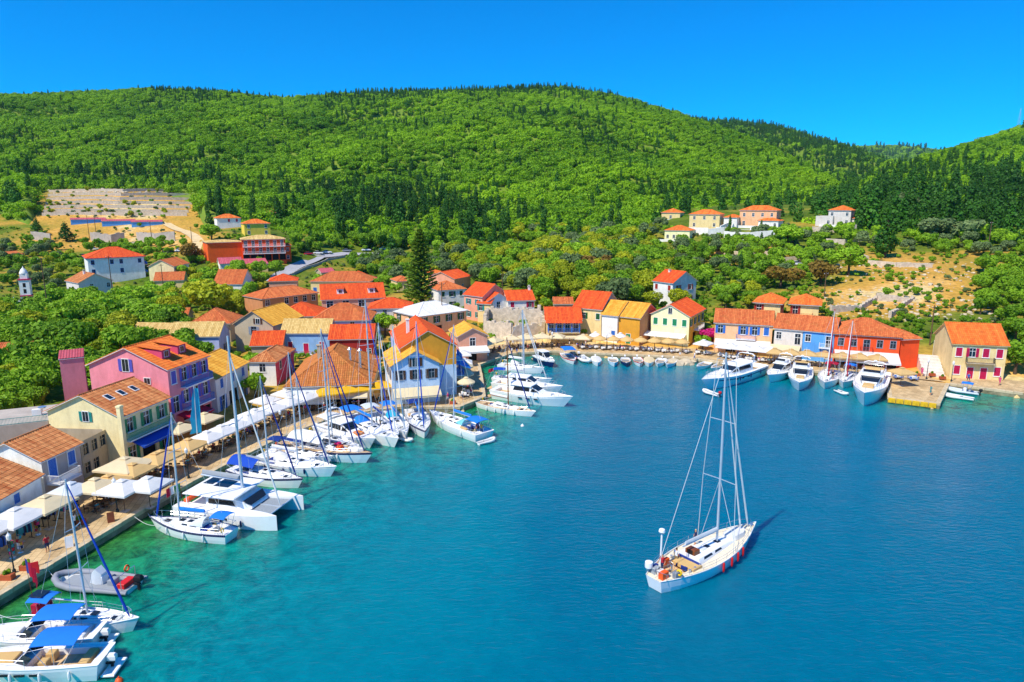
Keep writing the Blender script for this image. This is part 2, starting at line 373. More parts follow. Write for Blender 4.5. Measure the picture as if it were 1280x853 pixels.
me = np_mesh('terrain', np.c_[GX.ravel(), GY.ravel(), GZ.ravel()], F, [M['ground']], smooth=True)
a_ = me.attributes.new('dry', 'FLOAT', 'POINT'); a_.data.foreach_set('value', dry.ravel().astype(np.float32))
tag(link('terrain', me), kind='structure')
# water sheet with the measured distance to the shore as depth cue
def water_mat():
    m = bpy.data.materials.new('harbour_water'); m.use_nodes = True; n = m.node_tree.nodes; l = m.node_tree.links
    p = n['Principled BSDF']; p.inputs['Roughness'].default_value = 0.03; p.inputs['IOR'].default_value = 1.33
    p.inputs['Subsurface Weight'].default_value = 0.8; p.inputs['Subsurface Radius'].default_value = (1, 1, 1); p.inputs['Subsurface Scale'].default_value = 3.0
    tc = n.new('ShaderNodeTexCoord')
    at = n.new('ShaderNodeAttribute'); at.attribute_name = 'shore'
    a = n.new('ShaderNodeTexNoise'); a.inputs['Scale'].default_value = 0.09; a.inputs['Detail'].default_value = 5; a.inputs['Roughness'].default_value = 0.6
    l.new(tc.outputs['Object'], a.inputs['Vector'])
    mm = n.new('ShaderNodeMath'); mm.operation = 'MULTIPLY_ADD'; mm.inputs[1].default_value = 0.22; l.new(a.outputs['Fac'], mm.inputs[0]); l.new(at.outputs['Fac'], mm.inputs[2])
    r = n.new('ShaderNodeValToRGB'); e = r.color_ramp.elements
    e[0].position = 0.10; e[0].color = (*lin('#2a6a2e'), 1); e[1].position = 1.0; e[1].color = (*lin('#006682'), 1)
    for pos, c in ((0.20, '#14784c'), (0.32, '#067c70'), (0.50, '#037884'), (0.74, '#00768a')):
        x = e.new(pos); x.color = (*lin(c), 1)
    l.new(mm.outputs[0], r.inputs[0])
    # sea-bed weed and stones seen through the shallows
    vo = n.new('ShaderNodeTexNoise'); vo.inputs['Scale'].default_value = 0.55; vo.inputs['Detail'].default_value = 7; vo.inputs['Roughness'].default_value = 0.75; vo.inputs['Distortion'].default_value = 0.6
    l.new(tc.outputs['Object'], vo.inputs['Vector'])
    r3 = n.new('ShaderNodeValToRGB'); r3.color_ramp.elements[0].position = .38; r3.color_ramp.elements[0].color = (.22, .34, .36, 1); r3.color_ramp.elements[1].position = .62; r3.color_ramp.elements[1].color = (2.0, 1.7, 1.4, 1)
    l.new(vo.outputs['Fac'], r3.inputs[0])
    fd = n.new('ShaderNodeMapRange'); fd.inputs[1].default_value = 0.0; fd.inputs[2].default_value = 0.55; fd.inputs[3].default_value = 1.0; fd.inputs[4].default_value = 0.10
    l.new(at.outputs['Fac'], fd.inputs[0])
    mx = n.new('ShaderNodeMix'); mx.data_type = 'RGBA'; mx.blend_type = 'MULTIPLY'
    l.new(fd.outputs[0], mx.inputs[0]); l.new(r.outputs[0], mx.inputs[6]); l.new(r3.outputs[0], mx.inputs[7])
    l.new(mx.outputs[2], p.inputs['Base Color'])
    mp = n.new('ShaderNodeMapping'); mp.inputs['Rotation'].default_value = (0, 0, 0.35); mp.inputs['Scale'].default_value = (0.75, 1.5, 1); l.new(tc.outputs['Object'], mp.inputs[0])
    b1 = n.new('ShaderNodeTexNoise'); b1.inputs['Scale'].default_value = 1.5; b1.inputs['Detail'].default_value = 5; b1.inputs['Roughness'].default_value = 0.6; b1.inputs['Distortion'].default_value = 0.4
    b2 = n.new('ShaderNodeTexNoise'); b2.inputs['Scale'].default_value = 0.16; b2.inputs['Detail'].default_value = 2
    for q in (b1, b2): l.new(mp.outputs[0], q.inputs['Vector'])
    ad = n.new('ShaderNodeMath'); ad.operation = 'MULTIPLY_ADD'; ad.inputs[1].default_value = 1.5; l.new(b2.outputs['Fac'], ad.inputs[0]); l.new(b1.outputs['Fac'], ad.inputs[2])
    bu = n.new('ShaderNodeBump'); bu.inputs['Strength'].default_value = 0.34; bu.inputs['Distance'].default_value = 0.35
    l.new(ad.outputs[0], bu.inputs['Height']); l.new(bu.outputs[0], p.inputs['Normal']); return m
wx = np.concatenate([np.linspace(-2000, -130, 12), np.arange(-120, 122, 2.0), np.linspace(130, 2000, 12)])
wy = np.concatenate([np.linspace(-2000, -70, 12), np.arange(-60, 152, 2.0), [170, 220]])
WX, WY = np.meshgrid(wx, wy)
WSH = np.clip(dist_line(WX, WY, SHORE)/55.0, 0, 1)*1.0
# the far and right side of the basin is dredged deeper: the shelf there is narrow
farside = np.clip((WX + 10)/45 + (WY - 90)/160, 0, 1)
WSH = np.clip(WSH*(1 + 1.3*farside) + 0.30*farside, 0, 1)
PXw, PYw = px_of(WX, WY, WX*0)
green_r = np.exp(-((PXw - 1235)/75)**2 - ((PYw - 505)/14)**2); WSH = WSH*(1 - 0.8*green_r) + 0.04*green_r
nxw = len(wx); iw = (np.arange(len(wy)-1)[:, None]*nxw + np.arange(nxw-1)[None]).ravel()
me = np_mesh('water', np.c_[WX.ravel(), WY.ravel(), np.zeros(WX.size)], np.c_[iw, iw+1, iw+nxw+1, iw+nxw], [water_mat()])
a_ = me.attributes.new('shore', 'FLOAT', 'POINT'); a_.data.foreach_set('value', WSH.ravel().astype(np.float32))
tag(link('water', me), kind='structure')
# quay: paved strip behind the shoreline with a stone wall down into the water
def paving_mat():
    m = bpy.data.materials.new('flagstone_paving'); m.use_nodes = True; n = m.node_tree.nodes; l = m.node_tree.links
    p = n['Principled BSDF']; p.inputs['Roughness'].default_value = 0.85; p.inputs['Specular IOR Level'].default_value = 0.2
    tc = n.new('ShaderNodeTexCoord'); b = n.new('ShaderNodeTexBrick'); b.inputs['Scale'].default_value = 1.0
    b.inputs['Brick Width'].default_value = 0.9; b.inputs['Row Height'].default_value = 0.6; b.inputs['Mortar Size'].default_value = 0.02
    b.inputs['Color1'].default_value = (*lin('#d9bd8e'), 1); b.inputs['Color2'].default_value = (*lin('#c3a578'), 1); b.inputs['Mortar'].default_value = (*lin('#8f7a5a'), 1)
    mp = n.new('ShaderNodeMapping'); mp.inputs['Rotation'].default_value = (0, 0, 1.35); l.new(tc.outputs['Object'], mp.inputs[0]); l.new(mp.outputs[0], b.inputs['Vector'])
    no = n.new('ShaderNodeTexNoise'); no.inputs['Scale'].default_value = 0.5; no.inputs['Detail'].default_value = 8; l.new(tc.outputs['Object'], no.inputs['Vector'])
    r = n.new('ShaderNodeValToRGB'); r.color_ramp.elements[0].position = .3; r.color_ramp.elements[0].color = (.6, .58, .55, 1); r.color_ramp.elements[1].position = .65; r.color_ramp.elements[1].color = (1.08, 1.06, 1.02, 1)
    l.new(no.outputs['Fac'], r.inputs[0])
    mx = n.new('ShaderNodeMix'); mx.data_type = 'RGBA'; mx.blend_type = 'MULTIPLY'; mx.inputs[0].default_value = 0.8
    l.new(b.outputs['Color'], mx.inputs[6]); l.new(r.outputs[0], mx.inputs[7]); l.new(mx.outputs[2], p.inputs['Base Color']); return m
M['paving'] = paving_mat()
qw = np.full(len(SHORE), 7.0)
def offset_line(line, dist):
    out = []
    for i, p in enumerate(line):
        a = line[max(i-1, 0)]; b = line[min(i+1, len(line)-1)]
        t0 = p - a if i else b - p; t1 = b - p if i < len(line)-1 else p - a
        t0 = t0/np.linalg.norm(t0); t1 = t1/np.linalg.norm(t1)
        nn = np.array([-t0[1], t0[0]]) + np.array([-t1[1], t1[0]]); L = np.linalg.norm(nn); nn = nn/L
        c = max(0.45, nn@np.array([-t0[1], t0[0]])); out.append(p + nn*dist[i]/c)
    return np.array(out)
INNER = []
b_ = MB()
segs = list(zip(SHORE[:-1], SHORE[1:]))
for k, (a, c) in enumerate(segs):
    t = (c - a)/np.linalg.norm(c - a); nn = np.array([-t[1], t[0]])
    if k in (18, 19, 20): continue
    wdt = 9.5
    a2, c2 = a - t*0.0, c + t*0.0
    q = [a2, c2, c2 + nn*wdt, a2 + nn*wdt]; z = QZ + 0.0035*((k*7) % 5)
    b_.add([(*p, z) for p in q], [(0,1,2,3)], 0)
    if k+1 < len(segs):   # corner wedge
        t2 = (segs[k+1][1] - segs[k+1][0]); t2 = t2/np.linalg.norm(t2); n2 = np.array([-t2[1], t2[0]])
        if t[0]*t2[1] - t[1]*t2[0] < 0: b_.add([(*c, z+.001), (*(c + n2*wdt), z+.001), (*(c + nn*wdt), z+.001)], [(0,1,2)], 0)
pier = SHORE[[18, 19, 20, 21]]
b_.add([(*pier[0], QZ+.02), (*pier[1], QZ+.02), (*pier[2], QZ+.02), (*pier[3], QZ+.02)], [(0,1,2,3)], 0)
b_.build('quay_paving', M['paving']); tag(bpy.data.objects['quay_paving'], kind='structure')
b_ = MB()
for k, (a, c) in enumerate(segs):
    t = (c - a)/np.linalg.norm(c - a); nn = np.array([-t[1], t[0]])*0.02
    b_.add([(*(a - nn), -3), (*(c - nn), -3), (*(c - nn), QZ-.03), (*(a - nn), QZ-.03)], [(0,1,2,3)], 0)
M['quaywall'] = mat('quay_wall_stone', '#8d8266', 0.9, 0.45, 0.8, 0.8, tint='#4a4a2c', bscale=2.5)
quay = b_.build('quay_wall', M['quaywall']); tag(quay, kind='structure')
# coping stones along the edge
cnt = 0
proto = {}
for k, (a, c) in enumerate(segs):
    L = np.linalg.norm(c - a); t = (c - a)/L; nn = np.array([-t[1], t[0]]); ang = atan2(t[1], t[0])
    s = 0.0
    if k == 0: s = L - 6.0
    while s < L - 0.2:
        ln = min([1.1, 1.35, 1.6][cnt % 3], L - s); p = a + t*(s + ln/2) + nn*0.27
        if p[1] > 40 and p[0] < 105:
            key = round(ln, 2)
            if key not in proto:
                proto[key] = MB().tb(-ln/2 + .015, -.33, ln/2 - .015, .33, -.35, .085, 0.03).mesh('coping_stone', [M['quaystone']])
            o = link('coping_stone', proto[key], quay, (p[0], p[1], QZ + 0.01*((cnt*5) % 3)), ang); cnt += 1
        s += ln
# yellow fender boards along the pier head
pb = MB().tb(-.52, -.10, .52, .10, -.75, .02, 0.04, 0).mesh('fender_board', [mat('yellow_pier_paint', '#e0ae12', 0.6, 0.35, 1.5, tint='#6b5a20')])
a, c = pier[1], pier[2]; L = np.linalg.norm(c - a); t = (c - a)/L; nn = np.array([-t[1], t[0]])
for i in range(int(L/1.15)):
    p = a + t*(0.6 + i*1.15) - nn*0.14; link('fender_board', pb, quay, (p[0], p[1], QZ - 0.02), atan2(t[1], t[0]))
# ---- hills as polar sheets: foot, ridge distance and ridge elevation for every bearing
def lut(x, tab): return np.interp(x, [a for a, _ in tab], [b for _, b in tab])
def fbm(x, y, s, seed):
    r = np.zeros_like(x); 
    for k in range(5):
        f = s*2.0**k; a = 0.5**k; ph = seed*1.37 + k*2.1
        r += a*np.sin(x*f + ph + 1.3*np.sin(y*f*0.8 + ph*2))*np.cos(y*f*1.1 - ph + 0.9*np.sin(x*f*0.7 + ph))
    return r
class Hill:
    def __init__(s, name, x0, x1, ridge, dist, foot, footz, amp, seed, back, treeh=6.5):
        s.__dict__.update(locals())
    def z(s, X, Y):
        d = np.maximum(Y, 1.0); px = 640 + FPX*X/d*1.0
        dr = lut(px, s.dist); ry = lut(px, s.ridge); df = lut(px, s.foot); zf = lut(px, s.footz)
        v = (426.5 - ry)/FPX; zr = CAM_H + dr*(-SP + v*CP)/(CP + v*SP) - s.treeh
        t = (d - df)/(dr - df); tt = np.clip(t, 0, 1)
        z = zf + (zr - zf)*(0.80*tt + 0.20*sstep(tt)) + s.amp*fbm(X, Y, 0.012, s.seed)*np.sin(pi*tt)*1.0
        z = np.where(t < 0, zf + t*420, z)
        z = np.where(t > 1, zr - (t - 1)*(dr - df)*s.back - ((t-1)*(dr-df))**2*0.0004, z)
        return z
    def mesh(s, m):
        px = np.arange(s.x0, s.x1 + 1, 8.0); U = (px - 640)/FPX; tmax = 1.6
        t = np.concatenate([np.linspace(-0.06, 1.0, 70), np.linspace(1.01, tmax, 14)])
        df = lut(px, s.foot); dr = lut(px, s.dist)
        D = df[None] + t[:, None]*(dr - df)[None]; X = U[None]*D; Z = s.z(X, D)
        n = len(px); i = (np.arange(len(t)-1)[:, None]*n + np.arange(n-1)[None]).ravel()
        me = np_mesh(s.name, np.c_[X.ravel(), D.ravel(), Z.ravel()], np.c_[i, i+1, i+n+1, i+n], [m], smooth=True)
        tag(link(s.name, me), kind='structure')
M['hillfloor'] = mat('hill_undergrowth', '#5a7a14', 0.95, 0.3, 0.03, 0.4, tint='#8a8a2a')
HILLS = [
 Hill('main_hill', -700, 1160, [(-700,190),(-350,140),(0,119),(100,113),(210,108),(300,113),(370,120),(460,112),(560,109),(640,106),(700,105),(760,115),(850,142),(930,172),(1000,204),(1060,236),(1110,262),(1160,300)],
      [(-700,950),(0,1000),(210,1010),(370,980),(700,1000),(850,900),(1000,690),(1110,500),(1160,470)], [(-700,400),(0,385),(50,380),(60,425),(250,425),(262,370),(330,345),(450,330),(640,345),(850,335),(950,318),(1160,330)],
      [(-700,24),(0,26),(60,34),(250,34),(300,17),(450,10),(640,13),(850,20),(950,20),(1160,22)], 10.0, 3, 0.2),
 Hill('second_hill', 700, 1330, [(700,150),(820,143),(860,142),(900,144),(940,147),(980,158),(1020,168),(1060,182),(1100,197),(1150,216),(1200,235),(1330,275)],
      [(700,1500),(1330,1400)], [(700,820),(1330,560)], [(700,40),(1330,26)], 14.0, 8, 0.2, 17.0),
 Hill('far_ridge', 850, 1500, [(850,200),(1000,192),(1070,184),(1100,183),(1140,187),(1165,192),(1250,204),(1500,230)], [(850,3400),(1500,3400)], [(850,1800),(1500,1800)], [(850,40),(1500,40)], 20.0, 5, 0.15, 14.0),
 Hill('right_hill', 930, 2100, [(930,292),(980,268),(1040,238),(1080,218),(1130,200),(1180,183),(1230,166),(1280,150),(1340,134),(1450,112),(1700,90),(2100,80)],
      [(930,420),(1040,520),(1130,640),(1280,720),(1500,780),(2100,800)], [(930,318),(1040,300),(1100,275),(1150,266),(1280,242),(1500,240),(2100,260)], [(930,18),(1040,20),(1150,17.5),(1280,15),(1500,18),(2100,20)], 7.0, 12, 0.2, 2.5),
]
for h in HILLS: h.mesh(M['hillfloor'])
# ------------------------------------------------------------------ vegetation
def crown(name, lobes, n, size, mats, seed, flat=0.0, jit=0.25, up=0.15):
    r = np.random.default_rng(seed); L = np.array(lobes, float)          # x y z rx ry rz
    area = (L[:, 3]*L[:, 4] + L[:, 3]*L[:, 5] + L[:, 4]*L[:, 5]); pk = r.choice(len(L), int(n*1.7), p=area/area.sum())
    d = r.normal(size=(len(pk), 3)); d /= np.linalg.norm(d, axis=1)[:, None]
    rad = (1 - jit) + jit*1.25*r.random(len(pk)); P = L[pk, :3] + d*L[pk, 3:]*rad[:, None]
    keep = np.ones(len(P), bool)
    for k in range(len(L)):
        e = ((P - L[k, :3])/(L[k, 3:]*0.72)); keep &= ~(((e**2).sum(1) < 1) & (pk != k))
    P, d, pk = P[keep][:n], d[keep][:n], pk[keep][:n]
    nn = d + r.normal(size=P.shape)*0.55 + np.array([0, 0, up]); nn /= np.linalg.norm(nn, axis=1)[:, None]
    a = np.cross(nn, r.normal(size=P.shape)); a /= np.linalg.norm(a, axis=1)[:, None]; b = np.cross(nn, a)
    s = size*(0.6 + 0.8*r.random(len(P)))[:, None]
    V = np.stack([P - a*s - b*s*0.55, P + a*s*0.25 - b*s*0.75, P + a*s + b*s*0.55, P - a*s*0.25 + b*s*0.75], 1).reshape(-1, 3)
    F = np.arange(len(V)).reshape(-1, 4)
    lr = r.random(len(L)); rnd = np.clip(0.55*lr[pk] + 0.45*r.random(len(P)), 0, 1)
    return np_mesh(name, V, F, mats, rnd=rnd)
def broad_lobes(seed, n=14, R=3.0, zc=4.2, rz=2.3):
    r = np.random.default_rng(seed); L = []
    for i in range(n):
        a = r.random()*2*pi; q = R*0.72*sqrt(r.random()); zz = zc + (r.random()*2 - 0.9)*rz*0.62*(1 - 0.5*q/R)
        s = R*(0.30 + 0.22*r.random()); L.append((q*cos(a), q*sin(a), zz, s, s, s*0.82))
    return L
def cyp_lobes(seed, H=10.0, R=1.1):
    r = np.random.default_rng(seed); L = []
    for i in range(12):
        t = i/11; ra = R*(0.5 + 0.9*t)*(1 - t)**0.6*1.3 + 0.12; z = 0.6 + t*(H - 1.0)
        L.append(((r.random()-.5)*0.35*R, (r.random()-.5)*0.35*R, z, ra, ra, H/11))
    return L
def cone_lobes(seed, H=11.0, R=2.4):
    r = np.random.default_rng(seed); L = []
    for i in range(16):
        t = (i + .5)/16; a = i*2.4; rr = R*(1 - t)**0.8*0.55; s = R*(1 - t)*0.55 + 0.35
        L.append((rr*cos(a), rr*sin(a), 1.8 + t*(H - 2.2), s, s, s*0.9))
    return L
LG = leaf_mat('leaf_green', '#457810', '#aad226'); LY = leaf_mat('leaf_yellow_green', '#6a860c', '#d4d424')
LO = leaf_mat('leaf_olive', '#46602e', '#8aa060'); LD = leaf_mat('leaf_dark', '#1c4a0c', '#4a841a', 0.2); LR = leaf_mat('leaf_rust', '#6a5418', '#a88a34')
LF = leaf_mat('leaf_forest', '#3c7a08', '#a6d012', 0.35); LP = leaf_mat('needle_dark', '#1c4a0e', '#4e8220', 0.25); LB = leaf_mat('bougainvillea', '#b8106a', '#f03ca0')
def trunk_mesh(name, H, r0, seed, spread=1.4, limbs=5):
    r = random.Random(seed); b = MB()
    b.tube([(0,0,-0.5),(0.05,0.02,H*0.3),(0.1*r.uniform(-1,1),0.1,H*0.62),(0.1,0.1,H)], [r0*1.25, r0, r0*0.75, r0*0.35], 7)
    for i in range(limbs):
        a = 2*pi*i/limbs + r.random(); z = H*(0.45 + 0.1*r.random())
        b.tube([(0.05,0.05,z),(spread*0.5*cos(a), spread*0.5*sin(a), z + H*0.28),(spread*cos(a), spread*sin(a), z + H*0.5)], [r0*0.55, r0*0.38, r0*0.15], 5)
    return b.mesh(name, [M['bark']], True)
BROAD = [(crown('crown', broad_lobes(20+i, 15, 3.0, 4.3, 2.4), 1700, 0.24, [LG], 50+i), trunk_mesh('trunk', 5.0, 0.22, i)) for i in range(4)]
LOWB = [(crown('crown', broad_lobes(40+i, 11, 2.4, 2.5, 1.5), 1100, 0.22, [LG], 60+i), trunk_mesh('trunk', 2.8, 0.18, 10+i, 1.1)) for i in range(3)]
CYP = [(crown('crown', cyp_lobes(70+i), 1100, 0.22, [LP], 80+i, up=0.4), trunk_mesh('trunk', 6.0, 0.15, 20+i, 0.2, 0)) for i in range(2)]
CONE = [(crown('crown', cone_lobes(90+i), 1300, 0.26, [LD], 95+i), trunk_mesh('trunk', 9.0, 0.2, 30+i, 0.5, 3)) for i in range(2)]
LN = leaf_mat('leaf_norfolk', '#456a14', '#98b434', 0.2)
def norfolk():
    r = np.random.default_rng(5); P = []; A = []; H = 17.0; V = []; Fq = []; R = []
    def quad(p, d, s):
        nn = np.array([0, 0, 1.0]) + r.normal(size=3)*0.7; a = d + r.normal(size=3)*0.3; a /= np.linalg.norm(a); c = np.cross(nn, a); c /= np.linalg.norm(c)
        V.extend([p - a*s - c*s*.4, p + a*s - c*s*.4, p + a*s + c*s*.4, p - a*s + c*s*.4]); R.append(r.random())
    for k in range(21):
        t = k/20; z = 2.0 + t*(H - 2.2); rad = 3.7*(1 - t)**0.7 + 0.25
        for j in range(7):
            an = j*2*pi/7 + k*0.45; d = np.array([cos(an), sin(an), 0.12])
            for q in np.linspace(0.12, 1, 11):
                for e in range(4):
                    side = np.array([-sin(an), cos(an), 0])*(r.random()-.5)*0.9*(0.4 + q*(1.1 - q)*1.6)
                    quad(d*rad*q + side + np.array([0, 0, z + 0.35*q*q]) + r.normal(size=3)*0.08, d, 0.34)
    return np_mesh('crown', V, np.arange(len(V)).reshape(-1, 4), [LN], rnd=R)
def put_tree(name, label, kind, loc, h, ref, leaf, group, rz=None, wide=1.0):
    cr, tr = kind; t = thing(name, label, 'tree', loc, random.random()*6.28 if rz is None else rz, group)
    s = h/ref; t.scale = (s*wide, s*wide, s)
    a = link('trunk', tr, t); c = link('crown', cr, t)
    if leaf is not None and leaf != cr.materials[0]:
        c.material_slots[0].link = 'OBJECT'; c.material_slots[0].material = leaf
    return t
# ---- instanced woods
FORE = []
def proto_obj(name, me): return bpy.data.objects.new(name, me)
def far_crown(lobes, n, size, m, seed): return crown('far_crown', lobes, n, size, [m], seed)
FP = [proto_obj('wood_broadleaf', far_crown(broad_lobes(120+i, 9, 3.2, 2.6, 2.0), 430, 0.42, LF, 130+i)) for i in range(3)] + [proto_obj('wood_thicket', far_crown(broad_lobes(125+i, 17, 5.2, 2.0, 2.2), 640, 0.44, LF, 135+i)) for i in range(2)]
FP += [proto_obj('wood_cypress', far_crown(cyp_lobes(140, 11.0, 1.25), 520, 0.30, LP, 141)), proto_obj('wood_pine', far_crown(cone_lobes(150, 10.0, 2.2), 620, 0.34, LD, 151))]
NP = [proto_obj('grove_broadleaf', BROAD[0][0].copy()), proto_obj('grove_broadleaf', LOWB[0][0].copy()), proto_obj('grove_olive', LOWB[1][0].copy()), proto_obj('grove_yellow', BROAD[1][0].copy()), proto_obj('grove_dark', CONE[0][0].copy())]
NP[2].data.materials[0] = LO; NP[3].data.materials[0] = LY
def inst_group(name, protos):
    g = bpy.data.node_groups.new(name, 'GeometryNodeTree')
    g.interface.new_socket('Geometry', in_out='INPUT', socket_type='NodeSocketGeometry'); g.interface.new_socket('Geometry', in_out='OUTPUT', socket_type='NodeSocketGeometry')
    n = g.nodes; l = g.links; gi = n.new('NodeGroupInput'); go = n.new('NodeGroupOutput'); jo = n.new('GeometryNodeJoinGeometry')
    def attr(nm, t):
        a = n.new('GeometryNodeInputNamedAttribute'); a.data_type = t; a.inputs[0].default_value = nm; return a.outputs[0]
    pick, scl, rot = attr('pick', 'INT'), attr('scl', 'FLOAT'), attr('rot', 'FLOAT')
    cx = n.new('ShaderNodeCombineXYZ'); l.new(rot, cx.inputs[2])
    er = n.new('FunctionNodeEulerToRotation'); l.new(cx.outputs[0], er.inputs[0])
    for k, o in enumerate(protos):
        oi = n.new('GeometryNodeObjectInfo'); oi.inputs[0].default_value = o; oi.inputs[1].default_value = True
        cm = n.new('FunctionNodeCompare'); cm.data_type = 'INT'; cm.operation = 'EQUAL'
        sa = [s for s in cm.inputs if s.type == 'INT']; l.new(pick, sa[0]); sa[1].default_value = k
        ip = n.new('GeometryNodeInstanceOnPoints'); l.new(gi.outputs[0], ip.inputs['Points']); l.new(cm.outputs[0], ip.inputs['Selection'])
        l.new(oi.outputs['Geometry'], ip.inputs['Instance']); l.new(er.outputs[0], ip.inputs['Rotation']); l.new(scl, ip.inputs['Scale'])
        l.new(ip.outputs[0], jo.inputs[0])
    l.new(jo.outputs[0], go.inputs[0]); return g
GF = inst_group('wood_instances', FP); GN = inst_group('grove_instances', NP)
def scatter_obj(name, P, scl, rot, pick, grp, label, cat):
    me = bpy.data.meshes.new(name); me.vertices.add(len(P)); me.vertices.foreach_set('co', np.asarray(P, np.float32).ravel())
    for nm, t, v in (('scl', 'FLOAT', scl), ('rot', 'FLOAT', rot), ('pick', 'INT', pick)):
        a = me.attributes.new(nm, t, 'POINT'); a.data.foreach_set('value', np.asarray(v, np.float32 if t == 'FLOAT' else np.int32))
    o = link(name, me); md = o.modifiers.new('instances', 'NODES'); md.node_group = grp
    return tag(o, label, cat, kind='stuff')
def wood_on(h, name, label, step, xlim, tlim, cyp_fn, smin=0.6, smax=1.45, skip=None, tallk=0.72):
    P = []; S = []; K = []
    r = np.random.default_rng(h.seed + 100)
    px = xlim[0]
    u0, u1 = (xlim[0]-640)/FPX, (xlim[1]-640)/FPX
    dmax = max(d for _, d in h.dist)*1.02; dmin = min(d for _, d in h.foot)*0.97
    ys = np.arange(dmin, dmax*(1+0.02), step)
    for y in ys:
        xs = np.arange(u0*y, u1*y, step)
        if not len(xs): continue
        X = xs + (r.random(len(xs))-.5)*step*1.1; Y = y + (r.random(len(xs))-.5)*step*1.1
        pp = 640 + FPX*X/Y; df = lut(pp, h.foot); dr = lut(pp, h.dist); t = (Y - df)/(dr - df)
        ok = (t > tlim[0]) & (t < tlim[1])
        X, Y, t, pp = X[ok], Y[ok], t[ok], pp[ok]
        if not len(X): continue
        Z = h.z(X, Y) - 0.3
        # leave out what another part of the land hides or the near ground covers
        a, b = px_of(X, Y, Z); c = cyp_fn(a, b, X, Y)
        kk = r.random(len(X)); tall = kk < c
        pick = np.where(tall, np.where(r.random(len(X)) < 0.6, 5, 6), r.integers(0, 5, len(X)))
        s = (smin + (smax - smin)*r.random(len(X))**1.3)*step/5.6*np.where(tall, tallk + 0.5*np.clip((470 - Y)/130, 0, 1), 1.0)
        ok = np.ones(len(X), bool)
        if skip is not None: ok = ~skip(a, b, X, Y)
        P.append(np.c_[X, Y, Z][ok]); S.append(s[ok]); K.append(pick[ok])
    P = np.vstack(P); S = np.concatenate(S); K = np.concatenate(K)
    scatter_obj(name, P, S, r.random(len(P))*6.28, K, GF, label, 'woodland'); return len(P)
def nz(x, y, s, q): return fbm(np.asarray(x, float), np.asarray(y, float), s, q)
def c_main(a, b, X, Y):
    base = 0.07 + 0.25*np.clip(nz(X, Y, 0.012, 4) - 0.25, 0, 1)
    band = np.exp(-((b - 250)/38)**2)*np.clip((330 - np.abs(a - 400))/120, 0, 1)*0.5*(nz(X, Y, 0.02, 9) > 0.1)
    left = np.exp(-((b - 228)/26)**2)*(a < 280)*0.6*(nz(X, Y, 0.02, 5) > -0.3)
    top = np.clip((128 - b)/14, 0, 1)*((a > 190))*0.75
    gully = np.exp(-((a - 470 - (b - 120)*0.1)/60)**2)*np.clip((190 - b)/50, 0, 1)*0.5
    foot = np.clip((b - 262)/20, 0, 1)*(a > 420)*(a < 640)*0.55*(nz(X, Y, 0.025, 3) > -0.2)
    return np.clip(base + band + left + top + gully + foot, 0, 0.95)
def skip_main(a, b, X, Y):
    return (a > 48) & (a < 246) & (b > 239) & (Y < 440)
n1 = wood_on(HILLS[0], 'hill_forest', 'dense green forest covering the main hill behind the village', 5.3, (-60, 1150), (-0.02, 1.02), c_main, skip=skip_main)
n2 = wood_on(HILLS[1], 'valley_forest', 'darker pine forest on the second hill behind the valley', 9.0, (800, 1240), (0.1, 1.02), lambda a, b, X, Y: np.clip(0.68 + 0.4*nz(X, Y, 0.01, 6), 0.2, 0.95))
n3 = wood_on(HILLS[3], 'slope_forest', 'cypress and pine wood on the hillside above the ruins', 5.6, (935, 1340), (-0.02, 1.02),
    lambda a, b, X, Y: np.clip(0.50*np.clip((b - 185)/40, 0, 1) + 0.04 + 0.12*nz(X, Y, 0.02, 6)*np.clip((b - 175)/20, 0, 1), 0.01, 0.95), tallk=0.85)
n4 = wood_on(HILLS[2], 'ridge_forest', 'bluish wood on the far ridge at the end of the valley', 24.0, (1040, 1240), (0.3, 1.02), lambda a, b, X, Y: 0.3 + 0*a)
print('forest', n1, n2, n3, n4)
# ------------------------------------------------------------------ buildings
TR = dict(red=tile_mat('tiles_red', '#c8401c', '#ea6a2c', '#a8501f', 0.25), orange=tile_mat('tiles_orange', '#cf5a20', '#ee8a3a', '#9a6a2c', 0.4),
          brown=tile_mat('tiles_brown', '#a3552a', '#d8935a', '#7c6038', 0.4), gold=tile_mat('tiles_gold', '#d08a24', '#f4bc4c', '#b88a30', 0.35),
          tan=tile_mat('tiles_tan', '#bf9a52', '#e6c883', '#a08040', 0.4), terr=tile_mat('tiles_terracotta', '#b5542c', '#dd8248', '#84602f', 0.4),
          old=tile_mat('tiles_old', '#a55c2a', '#d08446', '#8c7430', 0.5), pinkr=tile_mat('sheet_pink', '#b8505a', '#cc6670', '#a04a4a', 0.2), sheet=tile_mat('sheet_pale', '#c9c9c6', '#e6e4de', '#b0aca0', 0.3))
WALL = {}
for nm, c, t in [('pink','#e58a92','#c97078'),('cream','#f0dfa8','#cdb67e'),('white','#ece9e0','#c9c4b6'),('mauve','#b6a69a','#93857a'),('blue','#8ab4dc','#6f97c0'),('lilac','#b4bce0','#969fc8'),
                 ('stone','#b9a98c','#857760'),('redw','#a82a22','#8a241e'),('salmon','#e6a284','#c98866'),('ochre','#d99a2c','#b27a20'),('brick','#c98a5c','#a56c44'),('orange','#f4641a','#d85214'),
                 ('vermil','#ea5220','#c84418'),('sky','#5aa0e0','#4a86c0'),('yellow','#f2d04a','#cfae3a'),('sand','#e8cf92','#c4a868'),('greyw','#d8cfc4','#b2a89a'),('paleblue','#bcd2e6','#9db6d0'),('pinkd','#cf4a6a','#a83a54'),('lemon','#f4ecb4','#d8cc8a'),('peach','#f0b888','#cf9866')]:
    WALL[nm] = wall_mat('plaster_'+nm, c, t)
